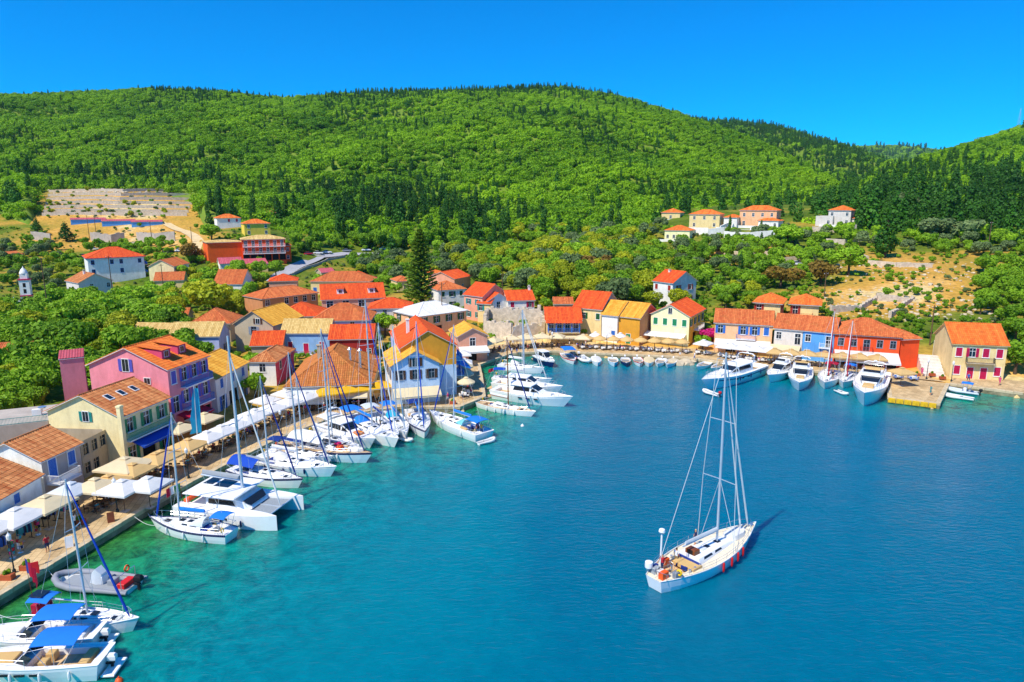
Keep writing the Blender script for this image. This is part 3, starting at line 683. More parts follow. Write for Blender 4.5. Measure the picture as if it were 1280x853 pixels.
SH = {nm: mat('shutter_'+nm, c, 0.6, 0.12, 2.0) for nm, c in dict(green='#1f8a5a', blue='#2f6fc4', purple='#5a5ab8', white='#e6e6e2', magenta='#c0134a', brown='#5a3a24', teal='#1e8f86', dkgreen='#1a5a34', grey='#8b95a0', red='#a83222').items()}
SHORT = []
def short_label(s):
    o = []
    for q in s.split():
        o.append(q.strip(','))
        if o[-1] in ('house', 'annex', 'hall', 'villa', 'hotel', 'shed', 'outbuilding', 'block', 'wing', 'shell', 'store', 'cottage'): break
    return ' '.join(o[-4:])
FOOT = []          # occupied rectangles, for keeping trees out of houses
def slope_tiles(E0, E1, T0, T1, pitch, row, amp, seed):
    E0, E1, T0, T1 = [np.array(p, float) for p in (E0, E1, T0, T1)]
    ex = E1 - E0; W = np.linalg.norm(ex); ex /= W
    s0 = (T0 - E0)@ex; s1 = (T1 - E0)@ex; upv = T0 - E0 - ex*s0; Tm = np.linalg.norm(upv); up = upv/Tm; nn = np.cross(ex, up)
    if nn[2] < 0: nn = -nn
    nc = max(2, int(round(W/pitch))); p = W/nc; nr = max(1, int(round(Tm/row)))
    offs = np.array([0, .28, .5, .78]); hts = np.array([0, .8, 1.0, .8])*amp
    s = (np.arange(nc)[:, None] + offs[None]).ravel()*p; hh = np.tile(hts, nc); s = np.append(s, W); hh = np.append(hh, 0)
    tm = np.full(len(s), Tm)
    if s0 > 1e-3: tm = np.minimum(tm, Tm*s/s0)
    if W - s1 > 1e-3: tm = np.minimum(tm, Tm*(W - s)/(W - s1))
    if nr > 1:
        tk = np.repeat(np.arange(nr+1), 2)[1:-1]*Tm/nr; lf = np.tile([0.03, 0.0], nr)
    else: tk = np.array([0, Tm]); lf = np.zeros(2)
    T = np.minimum(tk[:, None], tm[None]); H = hh[None] + lf[:, None]
    P = E0 + s[None, :, None]*ex + T[..., None]*up + H[..., None]*nn
    n = len(s); rows = len(tk); i = (np.arange(rows-1)[:, None]*n + np.arange(n-1)[None])
    Fq = np.stack([i, i+1, i+n+1, i+n], -1)
    ok = ((T[1:, :-1] - T[:-1, :-1]) + (T[1:, 1:] - T[:-1, 1:]) > 1e-4) | (np.abs(lf[1:] - lf[:-1])[:, None] > 0)
    ok &= ~((T[:-1, :-1] >= tm[None, :-1] - 1e-6) & (T[:-1, 1:] >= tm[None, 1:] - 1e-6))
    r = np.random.default_rng(seed); ncol = nc + 2
    tab = r.random((rows+2, ncol)); ci = np.minimum(((np.arange(n-1)+1)//4), ncol-1); ri = np.arange(rows-1)//2
    rn = 0.5*tab[ri[:, None], ci[None]] + 0.5*r.random(ncol)[ci][None]
    flip = np.cross(ex, up)@nn < 0
    Fo = Fq[ok]
    if flip: Fo = Fo[:, ::-1]
    return P.reshape(-1, 3), Fo, rn[ok]
_WM = {}
def win_mesh(key, fn, mats):
    if key not in _WM: b = MB(); fn(b); _WM[key] = b.mesh(key[0], mats)
    return _WM[key]
def add_window(par, loc, rz, w_, h_, frame, shut=None, closed=False, door=False, sill=True, fl=True):
    def fr(b):
        t = 0.09
        b.bx(-w_/2 - t, -.04, -t*(not door), -w_/2, .16, h_ + t); b.bx(w_/2, -.04, -t*(not door), w_/2 + t, .16, h_ + t); b.bx(-w_/2, -.04, h_, w_/2, .16, h_ + t)
        if not door: b.bx(-w_/2 - t - .05, -.10, -t - .04, w_/2 + t + .05, -.0405, -t + .03); b.bx(-w_/2, -.04, -t, w_/2, .16, 0)
    f = link('door' if door else 'window', win_mesh(('frame', w_, h_, door, frame.name), fr, [frame]), par, loc, rz)
    if closed:
        link('shutter', win_mesh(('shutter', w_, h_, 'c', shut.name), lambda b: shutter_geo(b, -w_/2, w_/2, h_, 0.0, 2), [shut]), f); return f
    def pn(b):
        b.add([(-w_/2, .11, 0), (w_/2, .11, 0), (w_/2, .11, h_), (-w_/2, .11, h_)], [(0,1,2,3)], 0)
        b.bx(-.03, .06, 0, .03, .105, h_, 1); b.bx(-w_/2, .06, h_*.62, -.03, .105, h_*.66, 1); b.bx(.03, .06, h_*.62, w_/2, .105, h_*.66, 1)
    link('pane', win_mesh(('pane', w_, h_, frame.name), pn, [M['glass'], frame]), f)
    if shut:
        sw = w_/2
        for sg in (-1, 1):
            x0 = -w_/2 - sw - .02 if sg < 0 else w_/2 + .02
            link('shutter', win_mesh(('shutter', w_, h_, sg, shut.name), lambda b: shutter_geo(b, x0, x0 + sw, h_, -.075, 1), [shut]), f)
    return f
def shutter_geo(b, x0, x1, h, y, nl):
    wd = (x1 - x0)/nl
    for k in range(nl):
        a, c = x0 + k*wd + .01, x0 + (k+1)*wd - .01
        b.bx(a, y, 0, a + .07, y + .035, h); b.bx(c - .07, y, 0, c, y + .035, h); b.bx(a + .07, y, 0, c - .07, y + .035, .08); b.bx(a + .07, y, h - .08, c - .07, y + .035, h)
        n = max(4, int(h/.16))
        for i in range(n):
            z = .08 + (h - .16)*i/n; b.add([(a+.07, y + .02, z), (c-.07, y + .02, z), (c-.07, y + .004, z + (h-.16)/n*1.0), (a+.07, y + .004, z + (h-.16)/n*1.0)], [(0,1,2,3)])
def rail_geo(b, x0, x1, y, z0, z1, step=0.14, r=.014, sides=0.0):
    b.bx(x0, y - .025, z1 - .05, x1, y + .025, z1); b.bx(x0, y - .02, z0 + .06, x1, y + .02, z0 + .09)
    n = max(2, int((x1 - x0)/step))
    for i in range(n+1):
        x = x0 + (x1 - x0)*i/n; b.bx(x - r, y - r, z0, x + r, y + r, z1 - .05)
    if sides:
        for x in (x0, x1):
            b.bx(x - .025, y + .026, z1 - .05, x + .025, y + sides, z1)
            m_ = max(2, int(sides/step))
            for i in range(1, m_+1):
                q = y + sides*i/m_ - .03; b.bx(x - r, q - r, z0, x + r, q + r, z1 - .05)
class House: pass
def house(name, label, eL, eR, eh, depth, roof='side', pitch=0.42, wall='white', tiles='terr', front=(), left=(), right=(), frame=None, shut=None, ww=0.95, wh=1.4, over=0.35,
          tp=0.34, trow=0.55, sidewall=None, chim=(), base=0.0, cat='house', trim=None, dz=None, absd=None, width=None, group=None, face=None, zbase=None):
    frame = frame or M['white']
    if zbase is not None: L = at_z(eL[0], eL[1], zbase + eh)
    elif absd is not None: L = at_d(eL[0], eL[1], absd)
    else: L = hit(eL[0], eL[1], eh)
    R = at_z(eR[0], eR[1], L[2])
    ax = R[:2] - L[:2]; W = float(np.linalg.norm(ax)); ang = atan2(ax[1], ax[0])
    if face is not None:
        W = (eR[0] - eL[0])*(L[1]*CP - (L[2]-CAM_H)*SP)/FPX; ang = atan2(-L[0], L[1]) + radians(face)
    if width: W = width
    z0 = L[2] - eh
    t = thing(name, label, cat, (L[0], L[1], z0), ang, group)
    H = House(); H.t = t; H.W = W; H.D = depth; H.eh = eh; H.ang = ang; H.L = L; H.z0 = z0
    ca, sa = cos(ang), sin(ang); H.w = lambda x, y, z: np.array([L[0] + x*ca - y*sa, L[1] + x*sa + y*ca, z0 + z])
    FOOT.append((L[0], L[1], ang, W, depth)); SHORT.append((L[0] + (W/2)*cos(ang) - depth/2*sin(ang), L[1] + (W/2)*sin(ang) + depth/2*cos(ang), short_label(label)))
    # roof height
    D = depth; ov = over
    if roof == 'side': rh = pitch*D/2
    elif roof == 'front': rh = pitch*W/2
    elif roof == 'hip': rh = pitch*min(W, D)/2
    elif roof == 'shed': rh = pitch*D
    else: rh = 0.0
    H.rh = rh
    mats = [WALL[wall], WALL[sidewall] if sidewall else WALL[wall], frame]
    b = MB()
    def facade(rows, wd, tf, mi, face):
        nf = len(rows); fh = eh/max(nf, 1); ops = []
        for k, row in enumerate(rows):
            zf = eh - (k+1)*fh; ns = len(row)
            for i, ch in enumerate(row):
                if ch in '. ': continue
                cx = wd*(i + .5)/ns
                if ch in 'wc': w_, h_, zz = min(ww, wd/ns*.8), wh, zf + min(0.95, max(.25, fh - wh - .45))
                elif ch in 'dDb': w_, h_, zz = min(1.05, wd/ns*.8), min(2.25, fh - .35), zf + .06
                elif ch == 's': w_, h_, zz = wd/ns*.84, min(2.4, fh - .4), zf + .06
                elif ch == 'v': w_, h_, zz = .6, .6, zf + fh - 1.2
                ops.append((cx - w_/2, zz, cx + w_/2, zz + h_, ch))
        xs = sorted({0.0, wd, *[o[0] for o in ops], *[o[2] for o in ops]}); zs = sorted({-base - 1.5, eh, *[o[1] for o in ops], *[o[3] for o in ops]})
        for i in range(len(xs)-1):
            for j in range(len(zs)-1):
                mx_, mz = (xs[i] + xs[i+1])/2, (zs[j] + zs[j+1])/2
                if any(o[0] < mx_ < o[2] and o[1] < mz < o[3] for o in ops): continue
                b.add([tf(xs[i], 0, zs[j]), tf(xs[i+1], 0, zs[j]), tf(xs[i+1], 0, zs[j+1]), tf(xs[i], 0, zs[j+1])], [(0,1,2,3)], mi, 0.5)
        for (x0, za, x1, zb, ch) in ops:
            q = .22
            b.add([tf(x0,0,za), tf(x0,q,za), tf(x0,q,zb), tf(x0,0,zb)], [(0,1,2,3)], mi, .5); b.add([tf(x1,0,za), tf(x1,0,zb), tf(x1,q,zb), tf(x1,q,za)], [(0,1,2,3)], mi, .5)
            b.add([tf(x0,0,zb), tf(x0,q,zb), tf(x1,q,zb), tf(x1,0,zb)], [(0,1,2,3)], mi, .5); b.add([tf(x0,0,za), tf(x1,0,za), tf(x1,q,za), tf(x0,q,za)], [(0,1,2,3)], mi, .5)
            c = tf((x0+x1)/2, 0, za); rz = {'f': 0, 'l': -pi/2, 'r': pi/2}[face]
            if ch == 's':
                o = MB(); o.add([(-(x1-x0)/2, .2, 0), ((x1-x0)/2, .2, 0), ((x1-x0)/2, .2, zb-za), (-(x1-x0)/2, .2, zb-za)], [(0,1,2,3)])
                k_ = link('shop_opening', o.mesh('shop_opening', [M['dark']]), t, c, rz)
                for xx in (-(x1-x0)/6, (x1-x0)/6): pass
            else: add_window(t, c, rz, round(x1-x0, 2), round(zb-za, 2), frame, shut, closed=(ch in 'cD') and shut is not None, door=ch in 'dDb')
    facade(front or ('.',), W, lambda x, q, z: (x, q, z), 0, 'f')
    facade(left or ('.',), D, lambda x, q, z: (q, D - x, z), 1, 'l')
    facade(right or ('.',), D, lambda x, q, z: (W - q, x, z), 1, 'r')
    b.add([(W, D, -base-1.5), (0, D, -base-1.5), (0, D, eh), (W, D, eh)], [(0,1,2,3)], 0)
    if roof == 'side':
        b.add([(0,D,eh),(0,0,eh),(0,D/2,eh+rh)], [(0,1,2)], 1); b.add([(W,0,eh),(W,D,eh),(W,D/2,eh+rh)], [(0,1,2)], 1)
    elif roof == 'front':
        b.add([(0,0,eh),(W,0,eh),(W/2,0,eh+rh)], [(0,1,2)], 0); b.add([(W,D,eh),(0,D,eh),(W/2,D,eh+rh)], [(0,1,2)], 0)
    elif roof == 'shed':
        b.add([(0,D,eh),(0,0,eh),(0,D,eh+rh)], [(0,1,2)], 1); b.add([(W,0,eh),(W,D,eh),(W,D,eh+rh)], [(0,1,2)], 1); b.add([(W,D,eh),(0,D,eh),(0,D,eh+rh),(W,D,eh+rh)], [(0,1,2,3)], 0)
    b.build('wall', mats, t)
    # roof
    ro = None
    if roof != 'flat':
        k = ov*pitch; z = eh + .10
        if roof == 'side':
            sl = [((-ov,-ov,z-k), (W+ov,-ov,z-k), (-ov,D/2,z+rh), (W+ov,D/2,z+rh)), ((W+ov,D+ov,z-k), (-ov,D+ov,z-k), (W+ov,D/2,z+rh), (-ov,D/2,z+rh))]
            hips = [((-ov,D/2,z+rh), (W+ov,D/2,z+rh))]
        elif roof == 'front':
            sl = [((-ov,D+ov,z-k), (-ov,-ov,z-k), (W/2,D+ov,z+rh), (W/2,-ov,z+rh)), ((W+ov,-ov,z-k), (W+ov,D+ov,z-k), (W/2,-ov,z+rh), (W/2,D+ov,z+rh))]
            hips = [((W/2,-ov,z+rh), (W/2,D+ov,z+rh))]
        elif roof == 'hip':
            m_ = min(W, D)/2
            a, c = ((m_, D/2), (W - m_, D/2)) if W >= D else ((W/2, m_), (W/2, D - m_))
            A, B_ = (*a, z+rh), (*c, z+rh); c0, c1, c2, c3 = (-ov,-ov,z-k), (W+ov,-ov,z-k), (W+ov,D+ov,z-k), (-ov,D+ov,z-k)
            if W >= D: sl = [(c0,c1,A,B_), (c1,c2,B_,B_), (c2,c3,B_,A), (c3,c0,A,A)]
            else: sl = [(c0,c1,A,A), (c1,c2,A,B_), (c2,c3,B_,B_), (c3,c0,B_,A)]
            hips = [(A,B_), (c0,A), (c1,B_ if W >= D else A), (c2,B_), (c3,A if W >= D else B_)]
        else:
            sl = [((-ov,-ov,z-k), (W+ov,-ov,z-k), (-ov,D+ov,z+rh+k), (W+ov,D+ov,z+rh+k))]; hips = []
        Vs, Fs, Rs, o = [], [], [], 0
        for q, s_ in enumerate(sl):
            v, f, r_ = slope_tiles(*s_, tp, trow, 0.075 if tp < .4 else .09, (abs(int(eL[0]*7)) + q*31 + len(label)*3)); Vs.append(v); Fs.append(f + o); Rs.append(r_); o += len(v)
        ro = link('roof', np_mesh('roof', np.vstack(Vs), np.vstack(Fs), [TR[tiles]], rnd=np.concatenate(Rs)), t)
        u = MB()
        for s_ in sl:   # underside board and fascia
            E0, E1, T0, T1 = [Vector(p) for p in s_]; dn = Vector((0,0,-.1))
            u.add([E0+dn*.25, E1+dn*.25, T1+dn*.25, T0+dn*.25, E0+dn, E1+dn, T1+dn, T0+dn], [(4,7,6,5),(0,4,5,1),(1,5,6,2),(2,6,7,3),(3,7,4,0)])
        u.build('eaves_board', trim or frame, ro)
        if hips:
            rb = MB()
            for A, B_ in hips:
                A, B_ = Vector(A), Vector(B_); n_ = max(2, int((B_-A).length/.5))
                if (B_-A).length < .3: continue
                for i in range(n_): rb.tube([A.lerp(B_, i/n_)+Vector((0,0,.05)), A.lerp(B_, (i+1.08)/n_)+Vector((0,0,.03))], [.13, .11], 6)
            rb.build('ridge_tiles', TR[tiles], ro)
    H.roof = ro
    for (cx, cy, ch) in chim:
        cb = MB(); zb = eh - .3; cb.bx(cx-.28, cy-.28, zb, cx+.28, cy+.28, eh+rh+ch-.6); cb.bx(cx-.36, cy-.36, eh+rh+ch-.6, cx+.36, cy+.36, eh+rh+ch-.5)
        cb.bx(cx-.2, cy-.2, eh+rh+ch-.5, cx+.2, cy+.2, eh+rh+ch-.25, 1); cb.bx(cx-.3, cy-.3, eh+rh+ch-.25, cx+.3, cy+.3, eh+rh+ch-.18)
        cb.build('chimney', [WALL['white'], M['dark']], ro or t)
    return H
def balcony(H, x0, x1, z, dep=1.0, face='f', m=None, slab=None):
    m = m or M['iron']; b = MB(); b.bx(x0, -dep, z - .16, x1, -.003, z); tf = {'f': ((0,0,0), 0), 'l': ((0,H.D,0), -pi/2), 'r': ((H.W,0,0), pi/2)}[face]
    s = link('balcony', b.mesh('balcony', [slab or M['white']]), H.t, tf[0], tf[1])
    r = MB(); rail_geo(r, x0 + .04, x1 - .04, -dep + .06, z, z + .95, sides=dep - .1); link('railing', r.mesh('railing', [m]), s)
def awning(H, x0, x1, z, dep, drop, m, face='f', val=.25, legs=False, name='awning'):
    b = MB(); n = max(2, int((x1-x0)/1.5)); k = max(1, int(dep/1.2))
    for i in range(n):
        xa, xb = x0 + (x1-x0)*i/n, x0 + (x1-x0)*(i+1)/n
        for j in range(k):
            ya, yb = -.05 - dep*j/k, -.05 - dep*(j+1)/k; za, zb = z - drop*j/k, z - drop*(j+1)/k; sg = .05*(1 if i % 2 else -1)
            b.add([(xa,ya,za),(xb,ya,za),(xb,yb,zb),(xa,yb,zb)], [(0,3,2,1)])
        b.add([(xa,-.05-dep,z-drop),(xb,-.05-dep,z-drop),(xb,-.07-dep,z-drop-val),((xa+xb)/2,-.08-dep,z-drop-val*1.15),(xa,-.07-dep,z-drop-val)], [(0,4,3,2,1)])
    for x, sgn in ((x0, 1), (x1, -1)): b.add([(x,-.05,z),(x,-.05-dep,z-drop),(x,-.05-dep,z-drop-val)], [(0,1,2)])
    tf = {'f': ((0,0,0), 0), 'l': ((0,H.D,0), -pi/2), 'r': ((H.W,0,0), pi/2)}[face]
    o = link(name, b.mesh(name, [m]), H.t, tf[0], tf[1])
    f = MB()
    f.tube([(x0, -.05-dep, z-drop), (x1, -.05-dep, z-drop)], .03, 5)
    if legs:
        for x in np.linspace(x0 + .1, x1 - .1, max(2, int((x1-x0)/3.5)+1)): f.tube([(x,-dep,-.1),(x,-dep,z-drop)], .04, 5)
    f.build('awning_frame', M['steel'], o); return o
def dormer(H, x, side='f', w_=1.5, h_=1.3, tiles='orange', wall=None, y=None, shut=None):
    z = H.eh + H.rh*.35; y0 = H.D*.5*.30 if y is None else y; b = MB()
    zb = H.eh + 0.1 + (y0/(H.D/2))*H.rh
    b.bx(x-w_/2, y0, zb - .3, x+w_/2, H.D*.5, zb + h_); d = b.build('dormer', wall or WALL['white'], H.roof)
    r = MB(); r.add([(x-w_/2-.2, y0-.3, zb+h_-.02), (x+w_/2+.2, y0-.3, zb+h_-.02), (x+w_/2+.2, H.D*.5+.2, zb+h_+.42), (x-w_/2-.2, H.D*.5+.2, zb+h_+.42)], [(0,1,2,3)])
    v, f, rr = slope_tiles((x-w_/2-.2, y0-.3, zb+h_+.04), (x+w_/2+.2, y0-.3, zb+h_+.04), (x-w_/2-.2, H.D*.5+.2, zb+h_+.48), (x+w_/2+.2, H.D*.5+.2, zb+h_+.48), .34, .55, .055, 5)
    link('dormer_roof', np_mesh('dormer_roof', v, f, [TR[tiles]], rnd=rr), H.roof)
    p = MB(); p.bx(x-.45, y0-.05, zb+.25, x+.45, y0-.003, zb+1.15, 1); p.bx(x-.38, y0-.06, zb+.32, x-.02, y0-.051, zb+1.08, 0); p.bx(x+.02, y0-.06, zb+.32, x+.38, y0-.051, zb+1.08, 0)
    p.build('dormer_window', [M['glass'], M['white']], H.roof)
def skylight(H, x, f=0.45):
    y = H.D/2*f; z = H.eh + .12 + H.rh*f; b = MB(); sl = H.rh/(H.D/2)
    pts = lambda w_, h_, o: [(x-w_, y-h_, z-h_*sl+o), (x+w_, y-h_, z-h_*sl+o), (x+w_, y+h_, z+h_*sl+o), (x-w_, y+h_, z+h_*sl+o)]
    a, c = pts(.42, .55, .05), pts(.42, .55, .14); b.add(a + c, [(4,5,6,7),(0,1,5,4),(1,2,6,5),(2,3,7,6),(3,0,4,7)], 0); b.add(pts(.34, .46, .145), [(0,1,2,3)], 1)
    b.build('skylight', [M['white'], M['glass']], H.roof)
def gable_window(H, face, x, z, w_=.9, h_=1.2, shut=None, frame=None):
    tf = {'f': ((x, -.012, z), 0), 'l': ((-.012, H.D - x, z), -pi/2), 'r': ((H.W+.012, x, z), pi/2)}[face]
    fr = frame or M['white']; b = MB(); b.bx(-w_/2-.09, -.07, -.09, w_/2+.09, -.0, h_+.09); f = link('window', b.mesh('window', [fr]), H.t, *tf)
    p = MB(); p.bx(-w_/2, -.085, 0, -.03, -.071, h_); p.bx(.03, -.085, 0, w_/2, -.071, h_); link('pane', p.mesh('pane', [M['glass']]), f)
    if shut:
        for sg in (-1, 1):
            q = MB(); x0 = -w_/2 - .11 - w_/2 if sg < 0 else w_/2 + .11; shutter_geo(q, x0, x0 + w_/2, h_, -.09, 1); link('shutter', q.mesh('shutter', [shut]), f)
# ---------------- houses along the near quay (they face the water on their right-hand side)
h1 = house('quay_house', 'low white house with brown ribbed tile roof and one small blue window', (-40,646), (50,594), 4.4, 8.5, 'side', .42, 'white', 'brown', ('c.c.','....'), shut=SH['blue'], ww=.8, wh=1.0)
h2 = house('quay_house', 'mauve plastered house with blue door and window, white gable, brown tiles', (51,576), (99,554), 5.3, 7.5, 'side', .46, 'mauve', 'brown', ('Dc','..'), sidewall='white', shut=SH['blue'], wh=1.5, ww=1.0)
balcony(h2, .3, 3.4, 2.55, 1.6, m=M['white'])
hr = house('ruined_house', 'roofless grey stone house shell with empty window openings', (100,553), (132,537), 4.6, 7, 'flat', 0, 'stone', 'brown', ('www','ww.'), ww=.9, wh=1.3, frame=WALL['stone'], left=('..',))
for k in range(4):
    pass
h3 = house('quay_house', 'cream house with green shutters, brown tile roof and blue awning', (150,521), (210,497), 6.5, 10.5, 'side', .44, 'cream', 'brown', ('www','dsd'), shut=SH['green'], left=('..','..'), wh=1.7)
for f in (.25, .5, .75): skylight(h3, h3.W*f, .62)
gable_window(h3, 'l', 5.6, 5.6, .8, 1.2, SH['teal'])
balcony(h3, .2, h3.W-.2, 3.35, .9, m=SH['green'])
awning(h3, h3.W*.12, h3.W-.1, 3.05, 2.0, .55, M['c_royal'])
MB().bx(-.5, -.55, -1, .02, -.02, 8.0).bx(-.56, -.6, 7.75, .08, .03, 7.95).build('chimney', WALL['cream'], h3.t)
h4 = house('quay_house', 'tall pink house with blue shutters, balconies and two roof dormers', (209,462), (259,445), 9.6, 12.5, 'side', .42, 'pink', 'orange', ('cwww','dwww','.s.s'), shut=SH['purple'], left=('...','...','...'), wh=1.75, trim=M['white'])
for x in (.28, .66): dormer(h4, h4.W*x, tiles='orange', wall=WALL['pinkd'], w_=1.7)
gable_window(h4, 'l', 6.0, 9.0, 1.0, 1.7, SH['purple']); gable_window(h4, 'l', 9.2, 7.4, .9, .8)
for z in (6.5, 3.3): balcony(h4, h4.W*.27, h4.W-.2, z, .9, m=SH['blue'])
awning(h4, h4.W*.1, h4.W*.7, 2.95, 2.2, .5, M['c_red'])
an = house('annex_tower', 'plain pink rear annex with flat sloping roof beside tall pink house', (74,450), (104,447), 8.8, 5, 'shed', .06, 'pink', 'pinkr', ('.',), right=('.',), sidewall='pinkd', over=.12)
h6 = house('quay_house', 'white house with golden roof and blue shutters between pink and mauve houses', (269,474), (309,453), 5.4, 9, 'side', .46, 'white', 'gold', ('ccc','dsd'), shut=SH['blue'], left=('.c.','...'))
h7 = house('quay_house', 'small white house with hipped brown roof and pink lower storey', (311,452), (344,452), 4.4, 10, 'hip', .5, 'white', 'brown', ('.w.','...'), right=('ww','..'), sidewall='pinkd', ww=1.0)
h20 = house('market_hall', 'broad low hall with mossy brown hipped roof and canvas walls', (360,481), (461,478), 3.9, 18, 'hip', .62, 'sand', 'old', ('sss',), over=.6, cat='hall')
awning(h20, 0.2, h20.W*.46, 3.3, 2.2, 2.0, M['c_pale'], val=.1); awning(h20, h20.W*.47, h20.W-.2, 3.4, 1.6, 1.5, M['c_cream'], val=.15)
for i, (x, y) in enumerate(((h20.W*.72, 6.0), (h20.W*.86, 5.0))):
    MB().tube([(x,y,4),(x,y,8.0)], .2, 8).lathe([(.4,8.0),(.05,8.4)], 8, (x,y,0)).build('vent_pipe', M['steel'], h20.roof)
MB().bx(3.6, 6.6, 4.5, 4.2, 7.2, 8.6).bx(3.5, 6.5, 8.6, 4.3, 7.3, 8.75).build('chimney', WALL['stone'], h20.roof)
h21 = house('quay_house', 'blue house with gable to the water, dark shutters and golden roof', (489,458), (549,454), 6.6, 10, 'front', .56, 'paleblue', 'gold', ('www','.s.'), left=('www','...'), sidewall='white', frame=SH['grey'], shut=SH['brown'], wh=1.5)  # front's blue is shade put into the plaster colour; sides stay white
gable_window(h21, 'f', h21.W/2, 6.3, 1.0, 1.4, SH['brown'])
awning(h21, .1, h21.W-.1, 2.9, 2.4, .9, M['c_cream'])
h22 = house('quay_house', 'tall ochre gabled house with red roof behind the blue gable house', (500,436), (570,432), 8.6, 15, 'front', .58, 'ochre', 'red', ('...','...','...'), right=('ww','bb','..'), sidewall='lilac', over=.25)
MB().bx(.0, -.03, -1, h22.W, -.003, 5.4).build('lower_wall', WALL['paleblue'], h22.t)
MB().bx(h22.W*.2, 6.0, 9.2, h22.W*.2+.5, 6.5, 12.2).bx(h22.W*.2-.08, 5.92, 12.2, h22.W*.2+.58, 6.58, 12.35).build('chimney', WALL['white'], h22.roof)
balcony(h22, 2, 7, 5.6, 1.5, 'r', SH['blue']); balcony(h22, 2, 7, 2.9, 1.8, 'r', SH['blue'])
awning(h22, 1, 8, 5.3, 2.6, .9, M['c_blue'], 'r'); awning(h22, 1, 8, 2.8, 3.0, .7, M['c_cream'], 'r')
h23 = house('quay_house', 'small orange gabled house with yellow roof and white awning', (572,421), (609,419), 5.4, 8, 'front', .5, 'salmon', 'gold', ('.w.','.s.'), right=('.w.','...'), ww=1.1, wh=1.6)
awning(h23, .1, h23.W-.1, 3.3, 2.6, .7, M['c_white'])
h24 = house('village_house', 'long peach house under a pale sheet roof with dark green shutters', (522,396), (583,388), 4.9, 11, 'hip', .40, 'peach', 'sheet', ('wwww','.s..'), left=('ww','..'), shut=SH['dkgreen'], wh=1.6)
h25 = house('village_house', 'white two storey house with hipped red roof near the tall pine', (548,363), (582,361), 5.8, 9, 'hip', .45, 'white', 'terr', ('cwc','.w.'), shut=SH['dkgreen'])
h26 = house('village_house', 'pink house with steep red roof and teal shutters', (580,368), (603,371), 6.6, 9, 'side', .6, 'salmon', 'red', ('ww','ww'), right=('w','.'), shut=SH['teal'])
h26b = house('village_house', 'narrow cream house with red roof joined to the pink house', (597,379), (613,380), 5.0, 8, 'side', .55, 'sand', 'red', ('w.','.w'), shut=SH['teal'])
h27 = house('village_house', 'white gabled house with open balcony above the ruin', (611,376), (635,374), 5.6, 9, 'front', .6, 'white', 'red', ('.b.','.w.'))
balcony(h27, .3, 3.4, 2.9, 1.0, m=M['white'])
h27b = house('village_house', 'white house with red roof, chimney and magenta window beside the ruin', (635,376), (668,375), 5.0, 8, 'side', .5, 'white', 'red', ('c.w','...'), shut=SH['magenta'], chim=((6.5, 4, 1.5),), right=('w','.'))
h28 = house('village_house', 'yellow house wall behind the tall pine', (537,342), (556,341), 5.5, 8, 'hip', .3, 'yellow', 'orange', ('w.','..'))
h28b = house('village_house', 'low red roofed house behind the white hipped house', (568,349), (588,345), 4.5, 10, 'side', .4, 'salmon', 'red', ('.w.',))
# middle of the village
h8 = house('village_house', 'grey stone house with gable to the harbour and golden tiles', (293,405), (341,407), 6.0, 12, 'front', .62, 'stone', 'gold', ('.w.','...'), right=('.w.','...'), frame=SH['grey'], shut=SH['grey'], wh=1.7, ww=1.2)
gable_window(h8, 'f', h8.W*.62, 6.2, .9, 1.1, SH['brown'])
h9 = house('village_house', 'blue house with magenta shutters and tan roof above a terrace', (352,416), (411,416), 4.6, 6, 'side', .75, 'blue', 'tan', ('cDc',), shut=SH['magenta'], wh=1.7, ww=.9)
balcony(h9, h9.W*.25, h9.W-.2, .05, 1.5, m=M['terracotta'])
h10 = house('village_house', 'dark red house with bright red roof and ivy', (412,424), (466,423), 4.2, 7, 'side', .62, 'redw', 'red', ('w.w.w',), ww=.8, wh=1.1)
h11 = house('village_house', 'mauve white house with long orange hipped roof', (389,401), (462,400), 4.8, 11, 'hip', .55, 'lilac', 'terr', ('.w.w.','.....'), right=('.w','..'))
h12 = house('village_house', 'house with faded red hipped roof behind the stone house', (346,396), (399,395), 5.0, 11, 'hip', .5, 'sand', 'red', ('....','....'))
h13 = house('village_house', 'low shed with plain red tile roof beside the stone house', (314,432), (352,431), 2.8, 7, 'side', .6, 'stone', 'red', ('...',))
h5 = house('village_house', 'blue walled house with long pale yellow roof behind pink house', (212,421), (273,420), 4.6, 7, 'side', .62, 'lilac', 'tan', ('..c.',), right=('w',), shut=SH['brown'])
h5b = house('village_house', 'outbuilding with dull tan roof among the garden trees', (160,420), (211,421), 3.2, 8, 'side', .5, 'sand', 'tan', ('....',))
h5c = house('village_house', 'house with brown red hipped roof behind the yellow roofed house', (237,405), (287,404), 4.4, 10, 'hip', .6, 'stone', 'terr', ('....',))
h14 = house('guest_house', 'long salmon guest house with red roof, white windows and two dormers', (402,375), (481,372), 6.2, 13, 'side', .48, 'salmon', 'red', ('wwww','bbbb'), right=('..','..'), wh=1.7, ww=1.6)
for x in (.3, .8): dormer(h14, h14.W*x, tiles='red', w_=1.8)
h14b = house('guest_house', 'white annex with low red roof and balcony beside the salmon guest house', (461,386), (514,385), 5.6, 9, 'hip', .42, 'greyw', 'red', ('wwb.','www.'), right=('w.','..'), ww=.9)
balcony(h14b, h14b.W*.55, h14b.W+1.2, 2.8, 1.6, m=M['white'])
h15 = house('village_house', 'long tawny house with orange hipped roof and white windows', (328,374), (397,366), 5.0, 10, 'hip', .42, 'brick', 'terr', ('w.wwww','......'), wh=1.6, ww=1.2)
h16 = house('village_house', 'long low house with orange hipped roof and blue shutters by the road', (388,352), (462,352), 4.4, 12, 'hip', .45, 'sand', 'terr', ('c..ccc.',), shut=SH['blue'], ww=1.2)
